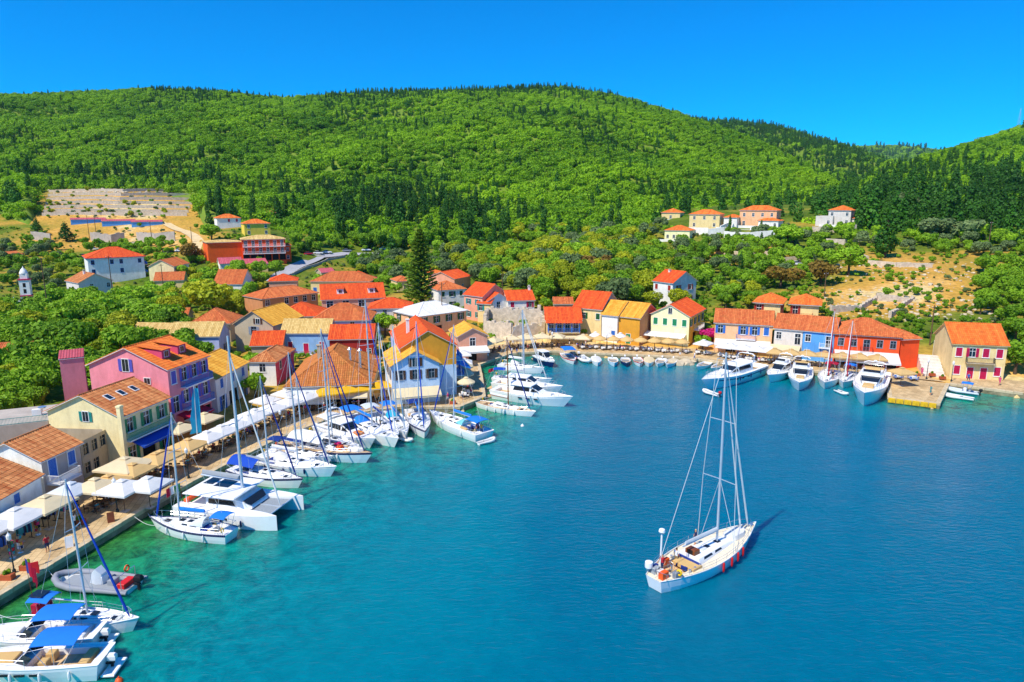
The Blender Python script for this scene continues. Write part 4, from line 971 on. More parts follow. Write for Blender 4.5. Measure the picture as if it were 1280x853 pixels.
h17 = house('village_house', 'pink house with red roof and teal window below the road', (336,352), (371,351), 4.5, 9, 'hip', .42, 'salmon', 'red', ('..c',), shut=SH['teal'], ww=1.1)
h18 = house('village_house', 'little white gabled house with blue shutters and brown roof', (302,355), (317,350), 4.6, 9, 'front', .7, 'white', 'terr', ('.c.','.c.'), shut=SH['blue'], wh=1.1, left=('..',))
# upper left
h30 = house('apartment_house', 'white three storey house with blue windows and hipped red roof', (109,323), (172,323), 9.8, 15, 'hip', .42, 'white', 'red', ('w.ww.w','w..w..','......'), right=('bbb','bbb','w.w'), shut=None, frame=SH['blue'], wh=1.4, over=.6, face=4)
for z in (6.6, 3.4): balcony(h30, .5, h30.D-.5, z, 1.1, 'r', SH['blue'], slab=WALL['pink'])
h31 = house('village_house', 'old grey house with brown roof below white three storey house', (98,354), (137,360), 6.0, 11, 'front', .5, 'greyw', 'brown', ('.w.w','w.w.'), right=('w.w','.w.'), chim=((4,6,1.2),), face=18)
h32 = house('village_house', 'cream house with brown roof and white front beside the apartment house', (217,333), (236,329), 5.6, 9, 'side', .5, 'white', 'terr', ('ww','ww'), sidewall='cream', shut=SH['grey'])
h33 = house('village_house', 'low red roofed annex with white parasol terrace', (193,351), (229,350), 3.4, 8, 'side', .6, 'sand', 'terr', ('...',))
h34 = house('hotel', 'tall orange hotel end block with tan flat hipped roof', (259,304), (301,303), 8.2, 12, 'hip', .12, 'orange', 'tan', ('....','....','....'), right=('ww','ww','ww'), sidewall='orange', cat='hotel', tp=.6, trow=1.2, face=8)
h35 = house('hotel', 'long red brown hotel wing with balconies and pale tan roof', (302,300), (354,299), 8.4, 11, 'hip', .25, 'vermil', 'tan', ('bbbbbb','bbbbbb','ssssss'), cat='hotel', tp=.6, trow=1.2, face=2)
for z in (5.65, 2.85): balcony(h35, .2, h35.W-.2, z, 1.2, m=M['white'])
h36 = house('hotel', 'small orange hotel annex beside the balcony wing', (355,307), (363,306), 6.4, 8, 'hip', .3, 'orange', 'orange', ('w','w'), cat='hotel', tp=.6, trow=1.2, face=2)
h37 = house('village_house', 'white shed with pink roof below the orange hotel', (275,330), (301,327), 3.2, 9, 'side', .4, 'white', 'pinkr', ('.w.',), tp=.6, trow=1.2, face=5)
h38 = house('hillside_house', 'white house with orange roof and red shutters above the hotel', (271,273), (299,272), 5.2, 9, 'hip', .4, 'white', 'orange', ('.cc','...'), shut=SH['magenta'], tp=.6, trow=1.2, face=8)
h39 = house('hillside_house', 'yellow house with orange roof above the hotel', (305,280), (336,279), 5.4, 9, 'hip', .4, 'yellow', 'orange', ('w.w','w.w'), tp=.6, trow=1.2, face=8)
h40 = house('hillside_house', 'white and pink house with dull red roof at the forest edge', (335,266), (368,264), 4.4, 10, 'hip', .4, 'white', 'terr', ('.w.w',), tp=.6, trow=1.2, face=8)
for i, (a, b_, lab) in enumerate((((88,275),(126,275),'first'), ((127,277),(164,277),'second'), ((164,278),(199,279),'third'))):
    house('blue_shed', ['blue shed with thin red roof farthest from the sandy track', 'middle blue shed between the two other blue sheds', 'blue shed with thin red roof beside the sandy track'][i], a, b_, 2.8, 7, 'shed', .1, 'sky', 'pinkr', ('....',), tp=.8, trow=2, over=.25, cat='shed', face=-1, group='blue sheds below the terraces')
house('farm_shed', 'low shed with red roof and green side at the meadow', (0,320), (28,318), 2.6, 8, 'side', .3, 'white', 'terr', ('...',), tp=.6, trow=1.2, cat='shed')
house('garden_house', 'grey house with reddish brown roof among dense garden trees', (-30,450), (30,447), 3.6, 8, 'side', .5, 'greyw', 'terr', ('...',))
# ---------------- far quay
h50 = house('waterfront_house', 'blue veranda house with stepped red roof', (684,399), (725,399), 5.6, 8, 'side', .5, 'sand', 'red', ('bbbb','....'), over=.6)
balcony(h50, .1, h50.W-.1, 2.75, 1.7, m=SH['blue'], slab=WALL['sand'])
pr = MB()
for x in np.linspace(.2, h50.W-.2, 5): pr.bx(x-.1, -1.65, 2.75, x+.1, -1.45, 5.0)
pr.build('veranda_post', SH['blue'], h50.t)
v, f, rr = slope_tiles((-.4, -2.1, 4.95), (h50.W+.4, -2.1, 4.95), (-.4, -.2, 5.55), (h50.W+.4, -.2, 5.55), .34, .55, .055, 3); link('veranda_roof', np_mesh('veranda_roof', v, f, [TR['red']], rnd=rr), h50.t)
awning(h50, .1, h50.W-.1, 2.3, 2.4, .6, M['c_cream'])
h51 = house('waterfront_house', 'cream house with steep bright red roof and green shutters', (717,384), (752,387), 6.8, 10.5, 'side', .62, 'sand', 'red', ('.w.c','....'), right=('...','...'), sidewall='mauve', shut=SH['dkgreen'])  # greyer side plaster: shade of the right gable put into its colour
h52 = house('waterfront_house', 'white rendered house half under the golden roof', (752.6,393), (772,395), 6.2, 9.5, 'side', .55, 'white', 'gold', ('..','.c'), shut=SH['blue'], wh=1.8)
h53 = house('waterfront_house', 'ochre house half under the golden roof with arched green door', (772.4,395), (800,398), 6.2, 9.5, 'side', .55, 'ochre', 'gold', ('...','.D.'), right=('..','..'), sidewall='brick', shut=SH['green'], wh=1.8)
h54 = house('waterfront_house', 'pale yellow gabled house with green shutters and red roof', (814,392), (862,396), 6.6, 13, 'front', .52, 'lemon', 'red', ('cccc','....'), right=('wwww','.s.s'), shut=SH['green'], wh=1.5, sidewall='yellow')  # right wall's shade painted in as a deeper yellow than the lit gable
gable_window(h54, 'f', h54.W*.5, 6.9, .8, 1.3); 
awning(h54, -3, h54.W-.5, 2.6, 2.2, .5, M['c_white']); balcony(h54, 4, 9, 3.0, 1.2, 'r', M['white'])
h55 = house('waterfront_house', 'tawny brick coloured house with blue shutters and orange red roof', (894,403), (966,407), 6.4, 9, 'side', .5, 'peach', 'terr', ('w.wwc','.s.s.'), left=('..','..'), shut=SH['blue'], wh=1.7, ww=1.0)
balcony(h55, h55.W*.38, h55.W*.72, 3.2, .9, m=SH['blue']); awning(h55, .2, h55.W-.2, 2.9, 3.0, .7, M['c_white'], legs=True)
h56 = house('waterfront_house', 'pale grey narrow house with orange roof between tawny and blue houses', (968.5,410), (1004,413), 6.3, 9, 'side', .5, 'greyw', 'terr', ('w.b','...'))
awning(h56, -.5, h56.W-.2, 2.9, 4.0, .9, M['c_cream'], legs=True)
h57 = house('waterfront_house', 'bright blue house with red window and planted balconies', (1004.4,413), (1043.6,416.5), 6.3, 9, 'side', .5, 'sky', 'terr', ('w.b','w.w'), frame=M['white'], shut=None)
balcony(h57, h57.W*.55, h57.W-.3, 3.2, .9, m=M['white'])
h58 = house('waterfront_house', 'large vermilion house with hipped red roof, blue windows and white awning', (1044.2,417), (1126,422), 6.4, 10, 'hip', .5, 'vermil', 'terr', ('wwbww','sssss'), frame=SH['grey'], right=('..','..'))
awning(h58, .1, h58.W-.1, 3.2, 4.2, 1.2, M['c_white'], legs=True); balcony(h58, h58.W*.4, h58.W*.6, 3.25, .8, m=SH['red'])
h59 = house('waterfront_house', 'small vermilion wing with hipped roof at the end of the red house', (1127,424), (1150,423), 6.0, 7, 'hip', .55, 'vermil', 'terr', ('..','..'), right=('..','..'))
h60 = house('waterfront_house', 'yellow stone house with crimson shutters, balcony and golden tiles', (1192,429), (1260,432), 6.7, 9.5, 'side', .62, 'sand', 'orange', ('cwcc','cDDc'), shut=SH['magenta'], wh=1.6, ww=1.0, right=('..','..'), left=('..','..'), trim=WALL['sand'])
balcony(h60, h60.W*.26, h60.W*.78, 3.35, 1.0, m=M['iron'], slab=WALL['stone'])
for i, (a, b_, e) in enumerate((((944,377),(976,379),'with striped deckchairs'), ((989,379),(1024,381),'with a square terrace'))):
    q = house('terrace_house', ['tan house with open veranda under a terracotta pyramid roof', 'tan veranda house with pale balcony, nearest the ruins'][i], a, b_, 5.8, 8.5, 'hip', .5, 'sand', 'orange', ('b..','...'), right=('.w.w','....'), sidewall='salmon', shut=SH['red'], over=.6)
    balcony(q, -.3, q.W*.8, 2.9, 2.0, m=SH['red'] if i else M['iron'], slab=WALL['sand'])
h63 = house('hillside_house', 'white house with bright red roof and red shutters on the slope', (817,351), (841,354), 6.2, 9.5, 'side', .55, 'white', 'red', ('c.c','b..'), right=('ww','ww'), sidewall='greyw', shut=SH['red'], chim=((2,4,.6),))
house('hillside_house', 'small white side wing with red roof joined to the slope house', (850,353), (868,353), 4.6, 6, 'front', .5, 'lilac', 'terr', ('ww','..'), tp=.5, trow=1)
# villas up the slope
V = [((827,266),(850,265),3.6,'sand','orange','little cream villa with orange roof at the forest edge',('.w.',)),
     ((862,268),(899,266),6.2,'sand','orange','cream villa with tan roof and white terrace wall',('www','w.w')),
     ((925,263),(969,262),7.0,'peach','orange','large peach pink villa with orange roof and white stairs',('wwww','b.wb')),
     ((831,288),(862,287),4.2,'lemon','orange','low yellow villa with orange roof below the cream villa',('wwww',)),
     ((905,272),(921,272),4.6,'white','orange','small white villa wing between the cream and pink villas',('w.',)),
     ((948,276),(972,276),3.4,'white','orange','low white pool house below the pink villa',('w.w',)),
     ((1036,263),(1062,262),6.4,'greyw','orange','pale stone villa with orange roofs under the cypress wood',('w.w','w.w'))]
for a, b_, e, wl, tl, lab, rows in V:
    q = house('villa', lab, a, b_, e, 9, 'hip', .42, wl, tl, rows, right=('w.',)*len(rows), tp=.6, trow=1.2, cat='villa', face=-14)
    o_ = q.w(-3, -9, 0); FOOT.append((o_[0], o_[1], q.ang, q.W + 5, 10))
    for k in range(2):
        tw = MB(); tw.bx(-2.5 - k*2, -3.0 - k*3, -3.5, q.W*(.7 - .2*k), -2.7 - k*3, .5 - k*1.6); tw.build('terrace_wall', WALL['white'], q.t)
house('villa', 'low pale stone wing in front of the cypress villa', (1020,270), (1040,270), 4.2, 7, 'flat', 0, 'greyw', 'orange', ('.w',), cat='villa', face=-14)
house('villa', 'tiny orange roofed wing beside the cypress villa', (1052,273), (1067,272), 3.0, 6, 'hip', .4, 'greyw', 'orange', ('w',), cat='villa', tp=.6, trow=1.2, face=-14)

# more small buildings in the gaps of the village
house('village_house', 'low shed with brown roof between the garden trees', (203,398), (233,397), 2.8, 7, 'side', .5, 'stone', 'terr', ('..',))
house('village_house', 'little flat roofed grey store behind the brown shed', (207,385), (228,384), 2.6, 6, 'flat', 0, 'greyw', 'sheet', ('.w',))
house('village_house', 'pink roofed store below the long hotel wing', (303,331), (333,330), 2.8, 10, 'shed', .12, 'sand', 'pinkr', ('...',), face=4, tp=.6, trow=1.2)
house('village_house', 'yellow white cottage with red roof beside the road bend', (440,346), (462,345), 3.4, 7, 'hip', .45, 'white', 'red', ('.w.',))
house('village_house', 'cottage with faded red roof beside the tall pine', (497,352), (516,351), 3.6, 8, 'hip', .45, 'sand', 'terr', ('.w.',))
house('village_house', 'small dark red roofed cottage behind the long low house', (402,341), (418,340), 2.8, 6, 'side', .4, 'stone', 'pinkr', ('..',))
house('village_house', 'tile roofed shed behind the blue veranda house', (693,380), (716,380), 3.2, 6, 'side', .4, 'stone', 'terr', ('..',))
ft = house('terrace_house', 'flat roofed mauve house with roof terrace and planters behind the mauve gabled house', (-40,538), (60,527), 4.4, 8, 'flat', 0, 'mauve', 'sheet', ('.w..w.',), shut=SH['teal'])
MB().bx(.0, .0, 4.4, ft.W, ft.D, 4.46).build('roof_deck', M['concrete'], ft.t); r_ = MB(); rail_geo(r_, .1, ft.W-.1, .1, 4.46, 5.3); r_.build('railing', SH['teal'], ft.t)
MB().tb(ft.W-2.2, 3, ft.W-1.2, 3.6, 4.46, 5.3, .03).build('air_unit', M['white'], ft.t); MB().lathe([(.05,0),(.4,.12),(.5,.25)], 12, (ft.W-.8, 2, 5.6)).tube([(ft.W-.8, 2, 4.4),(ft.W-.8, 2, 5.7)], .04, 5).build('satellite_dish', M['steel'], ft.t)
# ------------------------------------------------------------------ road, paths and walls on the slope
def drape(name, pts, width, m, lift=.06):
    W = [hit(*p)[:2] for p in pts]; P = []
    for a, c in zip(W[:-1], W[1:]):
        n = max(2, int(np.linalg.norm(c - a)/2.0))
        for i in range(n): P.append(a + (c - a)*i/n)
    P.append(W[-1]); P = np.array(P); b = MB(); rows = []
    for i, p in enumerate(P):
        t = P[min(i+1, len(P)-1)] - P[max(i-1, 0)]; t /= np.linalg.norm(t); nn = np.array([-t[1], t[0]])
        rows.append([(*(p + nn*width*k), max(g1(*(p + nn*width*k)), g1(*p)) + lift) for k in (.5, .17, -.17, -.5)])
    b.loft(rows, caps=(False, False)); o = b.build(name, m, smooth=True); return tag(o, kind='structure'), P
M['asphalt'] = mat('old_asphalt', '#a8a6a8', 0.95, 0.15, 0.4, 0.2); M['dirt'] = mat('dirt_track', '#d9bd8a', 0.95, 0.2, 0.5, 0.3)
road, ROADP = drape('road', [(338,352),(372,333),(398,322),(430,318),(480,318),(560,316),(640,314)], 6.0, M['asphalt'])
lane, LANEP = drape('lane', [(60,385),(78,372),(96,362)], 4.0, M['asphalt'])
trk, TRKP = drape('track', [(205,278),(232,290),(248,302),(242,318)], 4.5, M['dirt'])
# low walls beside the road
def wall_line(name, label, pts, h, th, m, dz=0.0, group=None, cat='wall'):
    W = [hit(*p)[:2] for p in pts]; b = MB()
    for a, c in zip(W[:-1], W[1:]):
        n = max(1, int(np.linalg.norm(c - a)/2.0)); t = (c - a)/np.linalg.norm(c - a); nn = np.array([-t[1], t[0]])*th/2
        for i in range(n):
            p, q = a + (c-a)*i/n, a + (c-a)*(i+1)/n; zp, zq = g1(*p), g1(*q); hh = h*random.uniform(.93, 1.05)
            b.add([(*(p-nn), zp-1), (*(q-nn), zq-1), (*(q+nn), zq-1), (*(p+nn), zp-1), (*(p-nn), zp+hh), (*(q-nn), zq+hh), (*(q+nn), zq+hh), (*(p+nn), zp+hh)], [(0,1,5,4),(1,2,6,5),(2,3,7,6),(3,0,4,7),(4,5,6,7)])
    return tag(b.build(name, m), label, cat, group)
M['drystone'] = mat('dry_stone', '#cdbda6', 0.95, 0.3, 1.2, 1.0, tint='#7d7260', bscale=3.0)
wall_line('parapet_wall', 'pale parapet wall along the outer side of the road', [(352,352),(384,336),(410,326),(432,322)], 1.0, .35, M['concrete'])
TERR = []
for i, y in enumerate((241, 246, 251, 256, 261, 266, 270)):
    x0, x1 = 62 - i*1.5, 246 - i*2
    o = wall_line('terrace_wall', 'long dry stone retaining wall on the bare terraced slope', [(x0, y), ((x0+x1)/2, y-.6), (x1, y)], 1.7, .8, M['drystone'], group='dry stone terrace walls')
for lab, pts, h in (('curved concrete tank wall beside the sandy track', [(172,302),(195,304),(219,301)], 4.4), ('concrete wall with ochre stain below the blue sheds', [(114,301),(140,304),(156,301)], 4.2), ('low concrete wall joining the two tank walls', [(142,306),(172,306)], 1.4), ('grey concrete wall behind the dark pine', [(40,300),(64,303)], 4.0)):
    wall_line('concrete_wall', lab, pts, h, .5, M['concrete'])
for lab, pts, h in (('white retaining wall under the cream villa', [(858,292),(885,294),(905,292)], 2.6), ('white stepped garden wall under the pink villa', [(905,298),(930,300),(968,297)], 3.0), ('white wall climbing between the villas', [(900,290),(915,284)], 2.6), ('tan dry stone terrace below the villas', [(895,318),(930,322),(975,320)], 2.0), ('second tan terrace wall below the pink villa', [(930,330),(965,331),(1000,327)], 1.8), ('stone wall at the cypress villa drive', [(1015,290),(1045,291),(1070,288)], 2.2), ('white garden wall below the yellow villa', [(786,322),(800,324),(816,321)], 3.6), ('pale retaining wall in front of the cypress villa', [(1032,305),(1055,306),(1085,300)], 2.0), ('white retaining wall beside the yellow stone house', [(1168,462),(1186,463)], 2.2), ('rubble wall rising behind the white steps', [(1166,448),(1190,446)], 3.6), ('long dry stone field wall above the ruins', [(1085,331),(1120,334),(1165,335)], 1.4), ('short dry stone wall at the edge of the dry meadow', [(1060,318),(1085,325)], 1.3)):
    wall_line('garden_wall', lab, pts, h, .5, WALL['white'] if 'white' in lab else M['drystone'])
# ruin of a stone house by the harbour
def ruin(label, pts, hs, th=.7):
    b = MB(); W = [hit(*p)[:2] for p in pts]; c0 = W[0]
    for k, (a, c) in enumerate(zip(W[:-1], W[1:])):
        n = max(3, int(np.linalg.norm(c - a)/.8)); t = (c-a)/np.linalg.norm(c-a); nn = np.array([-t[1], t[0]])*th/2; z0 = g1(*a)
        for i in range(n):
            p, q = a + (c-a)*i/n, a + (c-a)*(i+1)/n; h = (hs[k] + (hs[k+1]-hs[k])*(i+.5)/n)*random.uniform(.8, 1.1)
            b.add([(*(p-nn), z0-1), (*(q-nn), z0-1), (*(q+nn), z0-1), (*(p+nn), z0-1), (*(p-nn), z0+h), (*(q-nn), z0+h*1.0), (*(q+nn), z0+h), (*(p+nn), z0+h)], [(0,1,5,4),(1,2,6,5),(2,3,7,6),(3,0,4,7),(4,5,6,7)])
    return tag(b.build('ruin', M['drystone']), label, 'ruin')
ruin('broken grey stone shell of a roofless house behind the parasols', [(606,420),(640,428),(680,423),(676,408),(610,406),(606,420)], [4.6, 4.2, 4.0, 5.0, 4.0, 4.6])
ruin('low broken stone walls of old ruins in dry grass', [(1038,392),(1075,388),(1095,376),(1135,378)], [2.2, 1.4, 2.2, 1.0])
ruin('leaning line of rubble walling on the dry slope', [(1112,398),(1128,384),(1142,374)], [1.6, 1.2, 1.8])
# scattered limestone blocks
def rock_mesh(seed):
    r = random.Random(seed); b = bmesh.new(); bmesh.ops.create_icosphere(b, subdivisions=2, radius=1)
    for v in b.verts: v.co *= 1 + r.uniform(-.22, .22); v.co.z *= .6
    me = bpy.data.meshes.new('rock'); b.to_mesh(me); b.free(); me.materials.append(mat('limestone', '#c2b294', .95, .2, 1.0, .8, bscale=4)); return me
ROCKS = [proto_obj('rock', rock_mesh(i)) for i in range(4)]
GR = inst_group('rock_instances', ROCKS)
def scat_rocks(name, label, px0, px1, py0, py1, n, s0, s1):
    P = [hit(random.uniform(px0, px1), random.uniform(py0, py1)) for _ in range(n)]
    scatter_obj(name, P, [random.uniform(s0, s1)**1.0*random.random()**.7 + .1 for _ in P], [random.random()*6.28 for _ in P], [random.randrange(4) for _ in P], GR, label, 'stones')
scat_rocks('rubble', 'scattered pale limestone rubble over the dry slope of ruins', 1030, 1245, 328, 402, 480, .15, .7)
scat_rocks('terrace_stones', 'rough pale stones along the top of the bare terraces', 50, 250, 236, 243, 200, .5, 1.6)
# harbour rocks at the far quay
# ------------------------------------------------------------------ trees
def foot_clear(x, y, m_=1.2):
    for (a, b_, an, W, D) in FOOT:
        dx, dy = x - a, y - b_; u = dx*cos(an) + dy*sin(an); v = -dx*sin(an) + dy*cos(an)
        if -m_ < u < W + m_ and -m_ < v < D + m_: return False
    return True
def near_path(x, y):
    return any(np.min(np.hypot(P[:, 0]-x, P[:, 1]-y)) < d for P, d in ((ROADP, 5.0), (LANEP, 3.5), (TRKP, 4)))
LEAF = dict(G=LG, y=LY, o=LO, b=LG, d=LD, c=LP, r=LR)
KIND = dict(G=(BROAD, 6.6), y=(BROAD, 6.6), o=(LOWB, 4.0), b=(LOWB, 4.0), d=(CONE, 11.0), c=(CYP, 10.5), r=(LOWB, 4.0))
NAME = dict(G='broadleaf_tree', y='broadleaf_tree', o='olive_tree', b='round_bush', d='pine_tree', c='cypress_tree', r='rusty_tree')
DESC = dict(G='green tree', y='yellow green tree', o='silvery olive tree', b='rounded green bush', d='dark conical pine', c='slim dark cypress', r='dry brownish bushy tree')
ZON = [  # polygon in picture coordinates of the trunk foot, spacing, kinds, height range, place
 ([(0,392),(60,388),(95,382),(150,392),(215,398),(232,412),(262,470),(215,470),(150,452),(75,470),(0,540)], 4.3, 'GGGGbby', (4.5,8), 'in the walled gardens behind the quay houses'),
 ([(0,455),(75,470),(150,452),(215,470),(140,500),(70,505),(20,545),(-40,580),(-60,500)], 4.6, 'GGb', (4,6), 'behind the cream gable'),
 ([(0,308),(60,304),(112,330),(100,360),(60,385),(0,388)], 7.0, 'Gobboy', (2.6,5.5), 'on the meadow by the graveyard'),
 ([(105,305),(262,308),(255,338),(195,330),(110,318)], 6.5, 'GGbb', (3.0,5.5), 'round the parking place above the apartment house'),
 ([(192,352),(330,342),(345,362),(320,372),(300,400),(225,398),(150,392)], 6.0, 'GGybb', (4,7), 'between the orange hotel and the village roofs'),
 ([(335,360),(520,352),(520,368),(400,358)], 6.5, 'GGbo', (3.5,5.5), 'among the village houses'),
 ([(430,325),(560,322),(560,352),(470,352),(440,342)], 5.6, 'GGoby', (4,7), 'below the road'),
 ([(362,300),(430,304),(430,316),(370,318)], 5.5, 'GGd', (5,8), 'at the road below the forest'),
 ([(440,302),(640,302),(650,318),(440,314)], 6.0, 'dGGc', (6,10), 'along the forest edge above the road'),
 ([(555,318),(820,300),(830,345),(845,372),(862,392),(800,392),(740,392),(690,384),(640,368),(575,352)], 5.6, 'GGGyyyob', (5,8), 'in the green grove behind the harbour'),
 ([(640,285),(830,285),(820,302),(640,304)], 6.2, 'GGGoy', (5,8), 'at the foot of the hill behind the grove'),
 ([(640,378),(690,378),(684,396),(660,396)], 4.6, 'GyyG', (3,5), 'between the ruin and the blue veranda house'),
 ([(822,312),(925,300),(1050,312),(1040,336),(990,352),(940,366),(880,372),(868,352),(830,345)], 6.0, 'GGGbobr', (3.5,6), 'on the slope below the villas'),
 ([(780,290),(830,300),(900,290),(1000,292),(1100,296),(1130,312),(925,302)], 6.0, 'GGbboc', (3,6), 'around the villas'),
 ([(868,376),(942,368),(945,388),(900,388)], 4.5, 'GGby', (3.5,5), 'behind the tawny waterfront house'),
 ([(1090,296),(1280,300),(1280,322),(1150,318)], 6.0, 'GbboG', (3,6), 'at the top of the dry slope'),
 ([(1040,330),(1240,335),(1230,400),(1050,372)], 15.0, 'bbbr', (1.6,2.8), 'scattered on the dry slope of ruins'),
 ([(1222,336),(1290,336),(1300,420),(1262,410),(1225,398)], 5.2, 'GGbG', (4,6.5), 'above the yellow stone house'),
 ([(1266,425),(1310,425),(1310,470),(1268,462)], 4.4, 'GG', (5,6.5), 'beside the yellow stone house'),
]
CAND = []
for zi, (poly, sp, kinds, hr, place) in enumerate(ZON):
    W = np.array([hit(*p)[:2] for p in poly]); pp = np.array(poly, float)
    x0, y0 = W.min(0) - 3; x1, y1 = W.max(0) + 3
    for yy in np.arange(y0, y1, sp):
        for xx in np.arange(x0, x1, sp):
            x, y = xx + random.uniform(-.5, .5)*sp*.9, yy + random.uniform(-.5, .5)*sp*.9
            if not in_poly(np.array([x]), np.array([y]), W)[0]: continue
            if not foot_clear(x, y, 1.6) or near_path(x, y): continue
            z = g1(x, y); a_px, a_py = px_of(x, y, z)
            if a_px < 62 and 366 < a_py < 402: continue
            if z < 0.6 or float(dist_line(np.array([x]), np.array([y]), SHORE)[0]) < 10: continue
            CAND.append((y, x, z, random.choice(kinds), random.uniform(*hr), place))
CAND.sort(key=lambda c: c[0])
HERO = [  # foot in the picture, kind, height, width, label
 ((268,404),'y',11.5,1.25,'big yellow green tree towering over the village roofs'),
 ((83,302),'d',10,1.5,'broad dark pine in front of the blue sheds'), ((47,294),'d',9,1.3,'dark pine by the grey concrete wall'),
 ((1106,322),'d',17,1.05,'massive dark cypress standing alone above the ruins'), ((1060,345),'G',9,1.2,'large green tree beside the dry meadow'),
 ((1026,356),'r',6.5,1.2,'brown leaved tree above the veranda houses'), ((975,360),'r',6.0,1.5,'broad dull brown bush behind the veranda houses'),
 ((265,302),'G',7.5,1.4,'round green tree beside the orange hotel'), ((240,330),'r',8,1.0,'olive brown tree in front of the orange hotel'), ((345,347),'G',6.5,1.1,'round green tree by the little gabled house'),
 ((318,364),'G',7,1.0,'green tree beside the little blue shuttered house'), ((168,398),'G',9,1.3,'great round green tree below the old grey house'), ((185,418),'G',8,1.3,'wide green tree behind the tan outbuilding'),
 ((482,420),'G',5.5,1.3,'dense green tree behind the red house'), ((430,436),'b',3.4,1.5,'ivy covered bush against the dark red house'), ((318,470),'G',4.4,1.2,'dark green tree beside the small white house'),
 ((320,497),'G',4.6,1.0,'dark green tree by the mauve canopy terrace'), ((1268,468),'G',7.0,1.1,'leaning green tree at the corner of the yellow stone house'), ((925,346),'c',8,1.0,'slim cypress below the pink villa'), ((912,288),'c',7,1.0,'slim cypress beside the pink villa steps'),
 ((951,290),'c',5.5,1.0,'slim cypress in front of the pink villa'), ((985,312),'G',9,1.5,'broad dark green tree below the pink villa'), ((1052,302),'G',7,1.3,'yellowish round tree in front of the cypress villa'), ((745,345),'r',7.5,1.2,'pale brown tree in the middle of the grove'),
 ((1130,265),'o',9,1.2,'pale round olive above the meadow'), ((1165,300),'o',8,1.4,'pale green olive at the cypress wood'), ((1200,302),'o',9,1.4,'wide pale olive below the cypress wood'), ((735,420),'b',2.0,1.6,'green hedge bush below the cream waterfront house'), ((800,423),'y',2.6,1.4,'yellow green bush before the ochre house'),
 ((945,432),'G',4,.9,'small green tree between the white awnings'), ((878,438),'G',3.8,1.1,'climbing green bush at the pale yellow house corner')]
for p, k, h_, wd, lab in HERO:
    q = hit(*p); K, ref = KIND[k]; put_tree(NAME[k], lab, random.choice(K), (q[0], q[1], q[2]-.1), h_, ref, LEAF[k], None, wide=wd)
NT = 255
for (y, x, z, k, h_, place) in CAND[:NT]:
    K, ref = KIND[k]; sh = min(SHORT, key=lambda q: hypot(q[0]-x, q[1]-y))[2]; sz = 'tall' if h_ > 6.3 else 'small' if h_ < 5 else 'middling'
    lab = f'{sz} {DESC[k]} growing nearest the {sh}'
    put_tree(NAME[k], lab, random.choice(K), (x, y, z-.1), h_, ref, LEAF[k], f'{sz} {DESC[k]} by the {sh}')
rest = CAND[NT:]
PK = dict(G=0, y=3, o=2, b=1, d=4, c=4, r=1)
scatter_obj('grove', [(x, y, z-.2) for (y, x, z, k, h_, p) in rest], [h_/{0:6.6,3:6.6,2:4.0,1:4.0,4:11.0}[PK[k]] for (y, x, z, k, h_, p) in rest], [random.random()*6.28 for _ in rest], [PK[k] for (y, x, z, k, h_, p) in rest], GN, 'continuous mass of grove trees on the slopes behind the village', 'woodland')
print('trees', len(CAND), len(rest))
q = hit(527, 384); tp_ = thing('norfolk_pine', 'tall feathery pine tree rising above the village roofs', 'tree', (q[0], q[1], q[2]-.1)); tp_.scale = (1.3,)*3
link('trunk', trunk_mesh('trunk', 16.5, .3, 77, .3, 0), tp_); link('crown', norfolk(), tp_)
# shrubs and tall grass over the open ground
P = []; S = []; K = []
for _ in range(7500):
    px, py = random.uniform(-20, 1290), random.uniform(284, 470)
    if px > 620 and py > 425: continue
    if 60 < px < 250 and 236 < py < 300 and random.random() < .6: continue
    q = hit(px, py)
    if q[2] < .6 or not foot_clear(q[0], q[1], .6) or near_path(q[0], q[1]) or float(dist_line(q[:1], q[1:2], SHORE)[0]) < 11: continue
    if 1040 < px < 1240 and 320 < py < 400 and random.random() < .55: continue
    P.append(q - np.array([0, 0, .15])); S.append(random.uniform(.12, .4)*(1 if py > 330 else 1.3)); K.append(random.choice((1, 1, 1, 2, 0)))
scatter_obj('undergrowth', P, S, [random.random()*6.28 for _ in P], K, GN, 'low shrubs and weeds growing between houses and trees', 'shrubs')
# bougainvillea
def flower_bush(label, px, py, h_, m_):
    q = hit(px, py); t = thing('flowering_bush', label, 'bush', (q[0], q[1], q[2]-.1)); s = h_/4.0; t.scale = (s*1.3, s*1.3, s)
    link('stem', LOWB[0][1], t); c = link('blossom', LOWB[2][0], t); c.material_slots[0].link = 'OBJECT'; c.material_slots[0].material = m_
flower_bush('mass of magenta bougainvillea on the pale yellow house terrace', 814, 418, 3.4, LB)
flower_bush('magenta bougainvillea at the white awning corner', 888, 428, 3.2, LB)
flower_bush('pink oleander bush at the graveyard wall', 45, 384, 3.4, leaf_mat('oleander', '#5f6a22', '#c07a7c'))

P = [hit(random.uniform(58, 250), random.choice((242, 247, 252, 257, 262, 267, 271)) + random.uniform(-.6, 2.2)) for _ in range(120)]
scatter_obj('terrace_shrubs', [q - np.array([0, 0, .1]) for q in P], [random.uniform(.2, .65) for _ in P], [random.random()*6.28 for _ in P], [random.choice((1, 1, 2, 3)) for _ in P], GN, 'small wild shrubs growing along the bare terraces', 'shrubs')
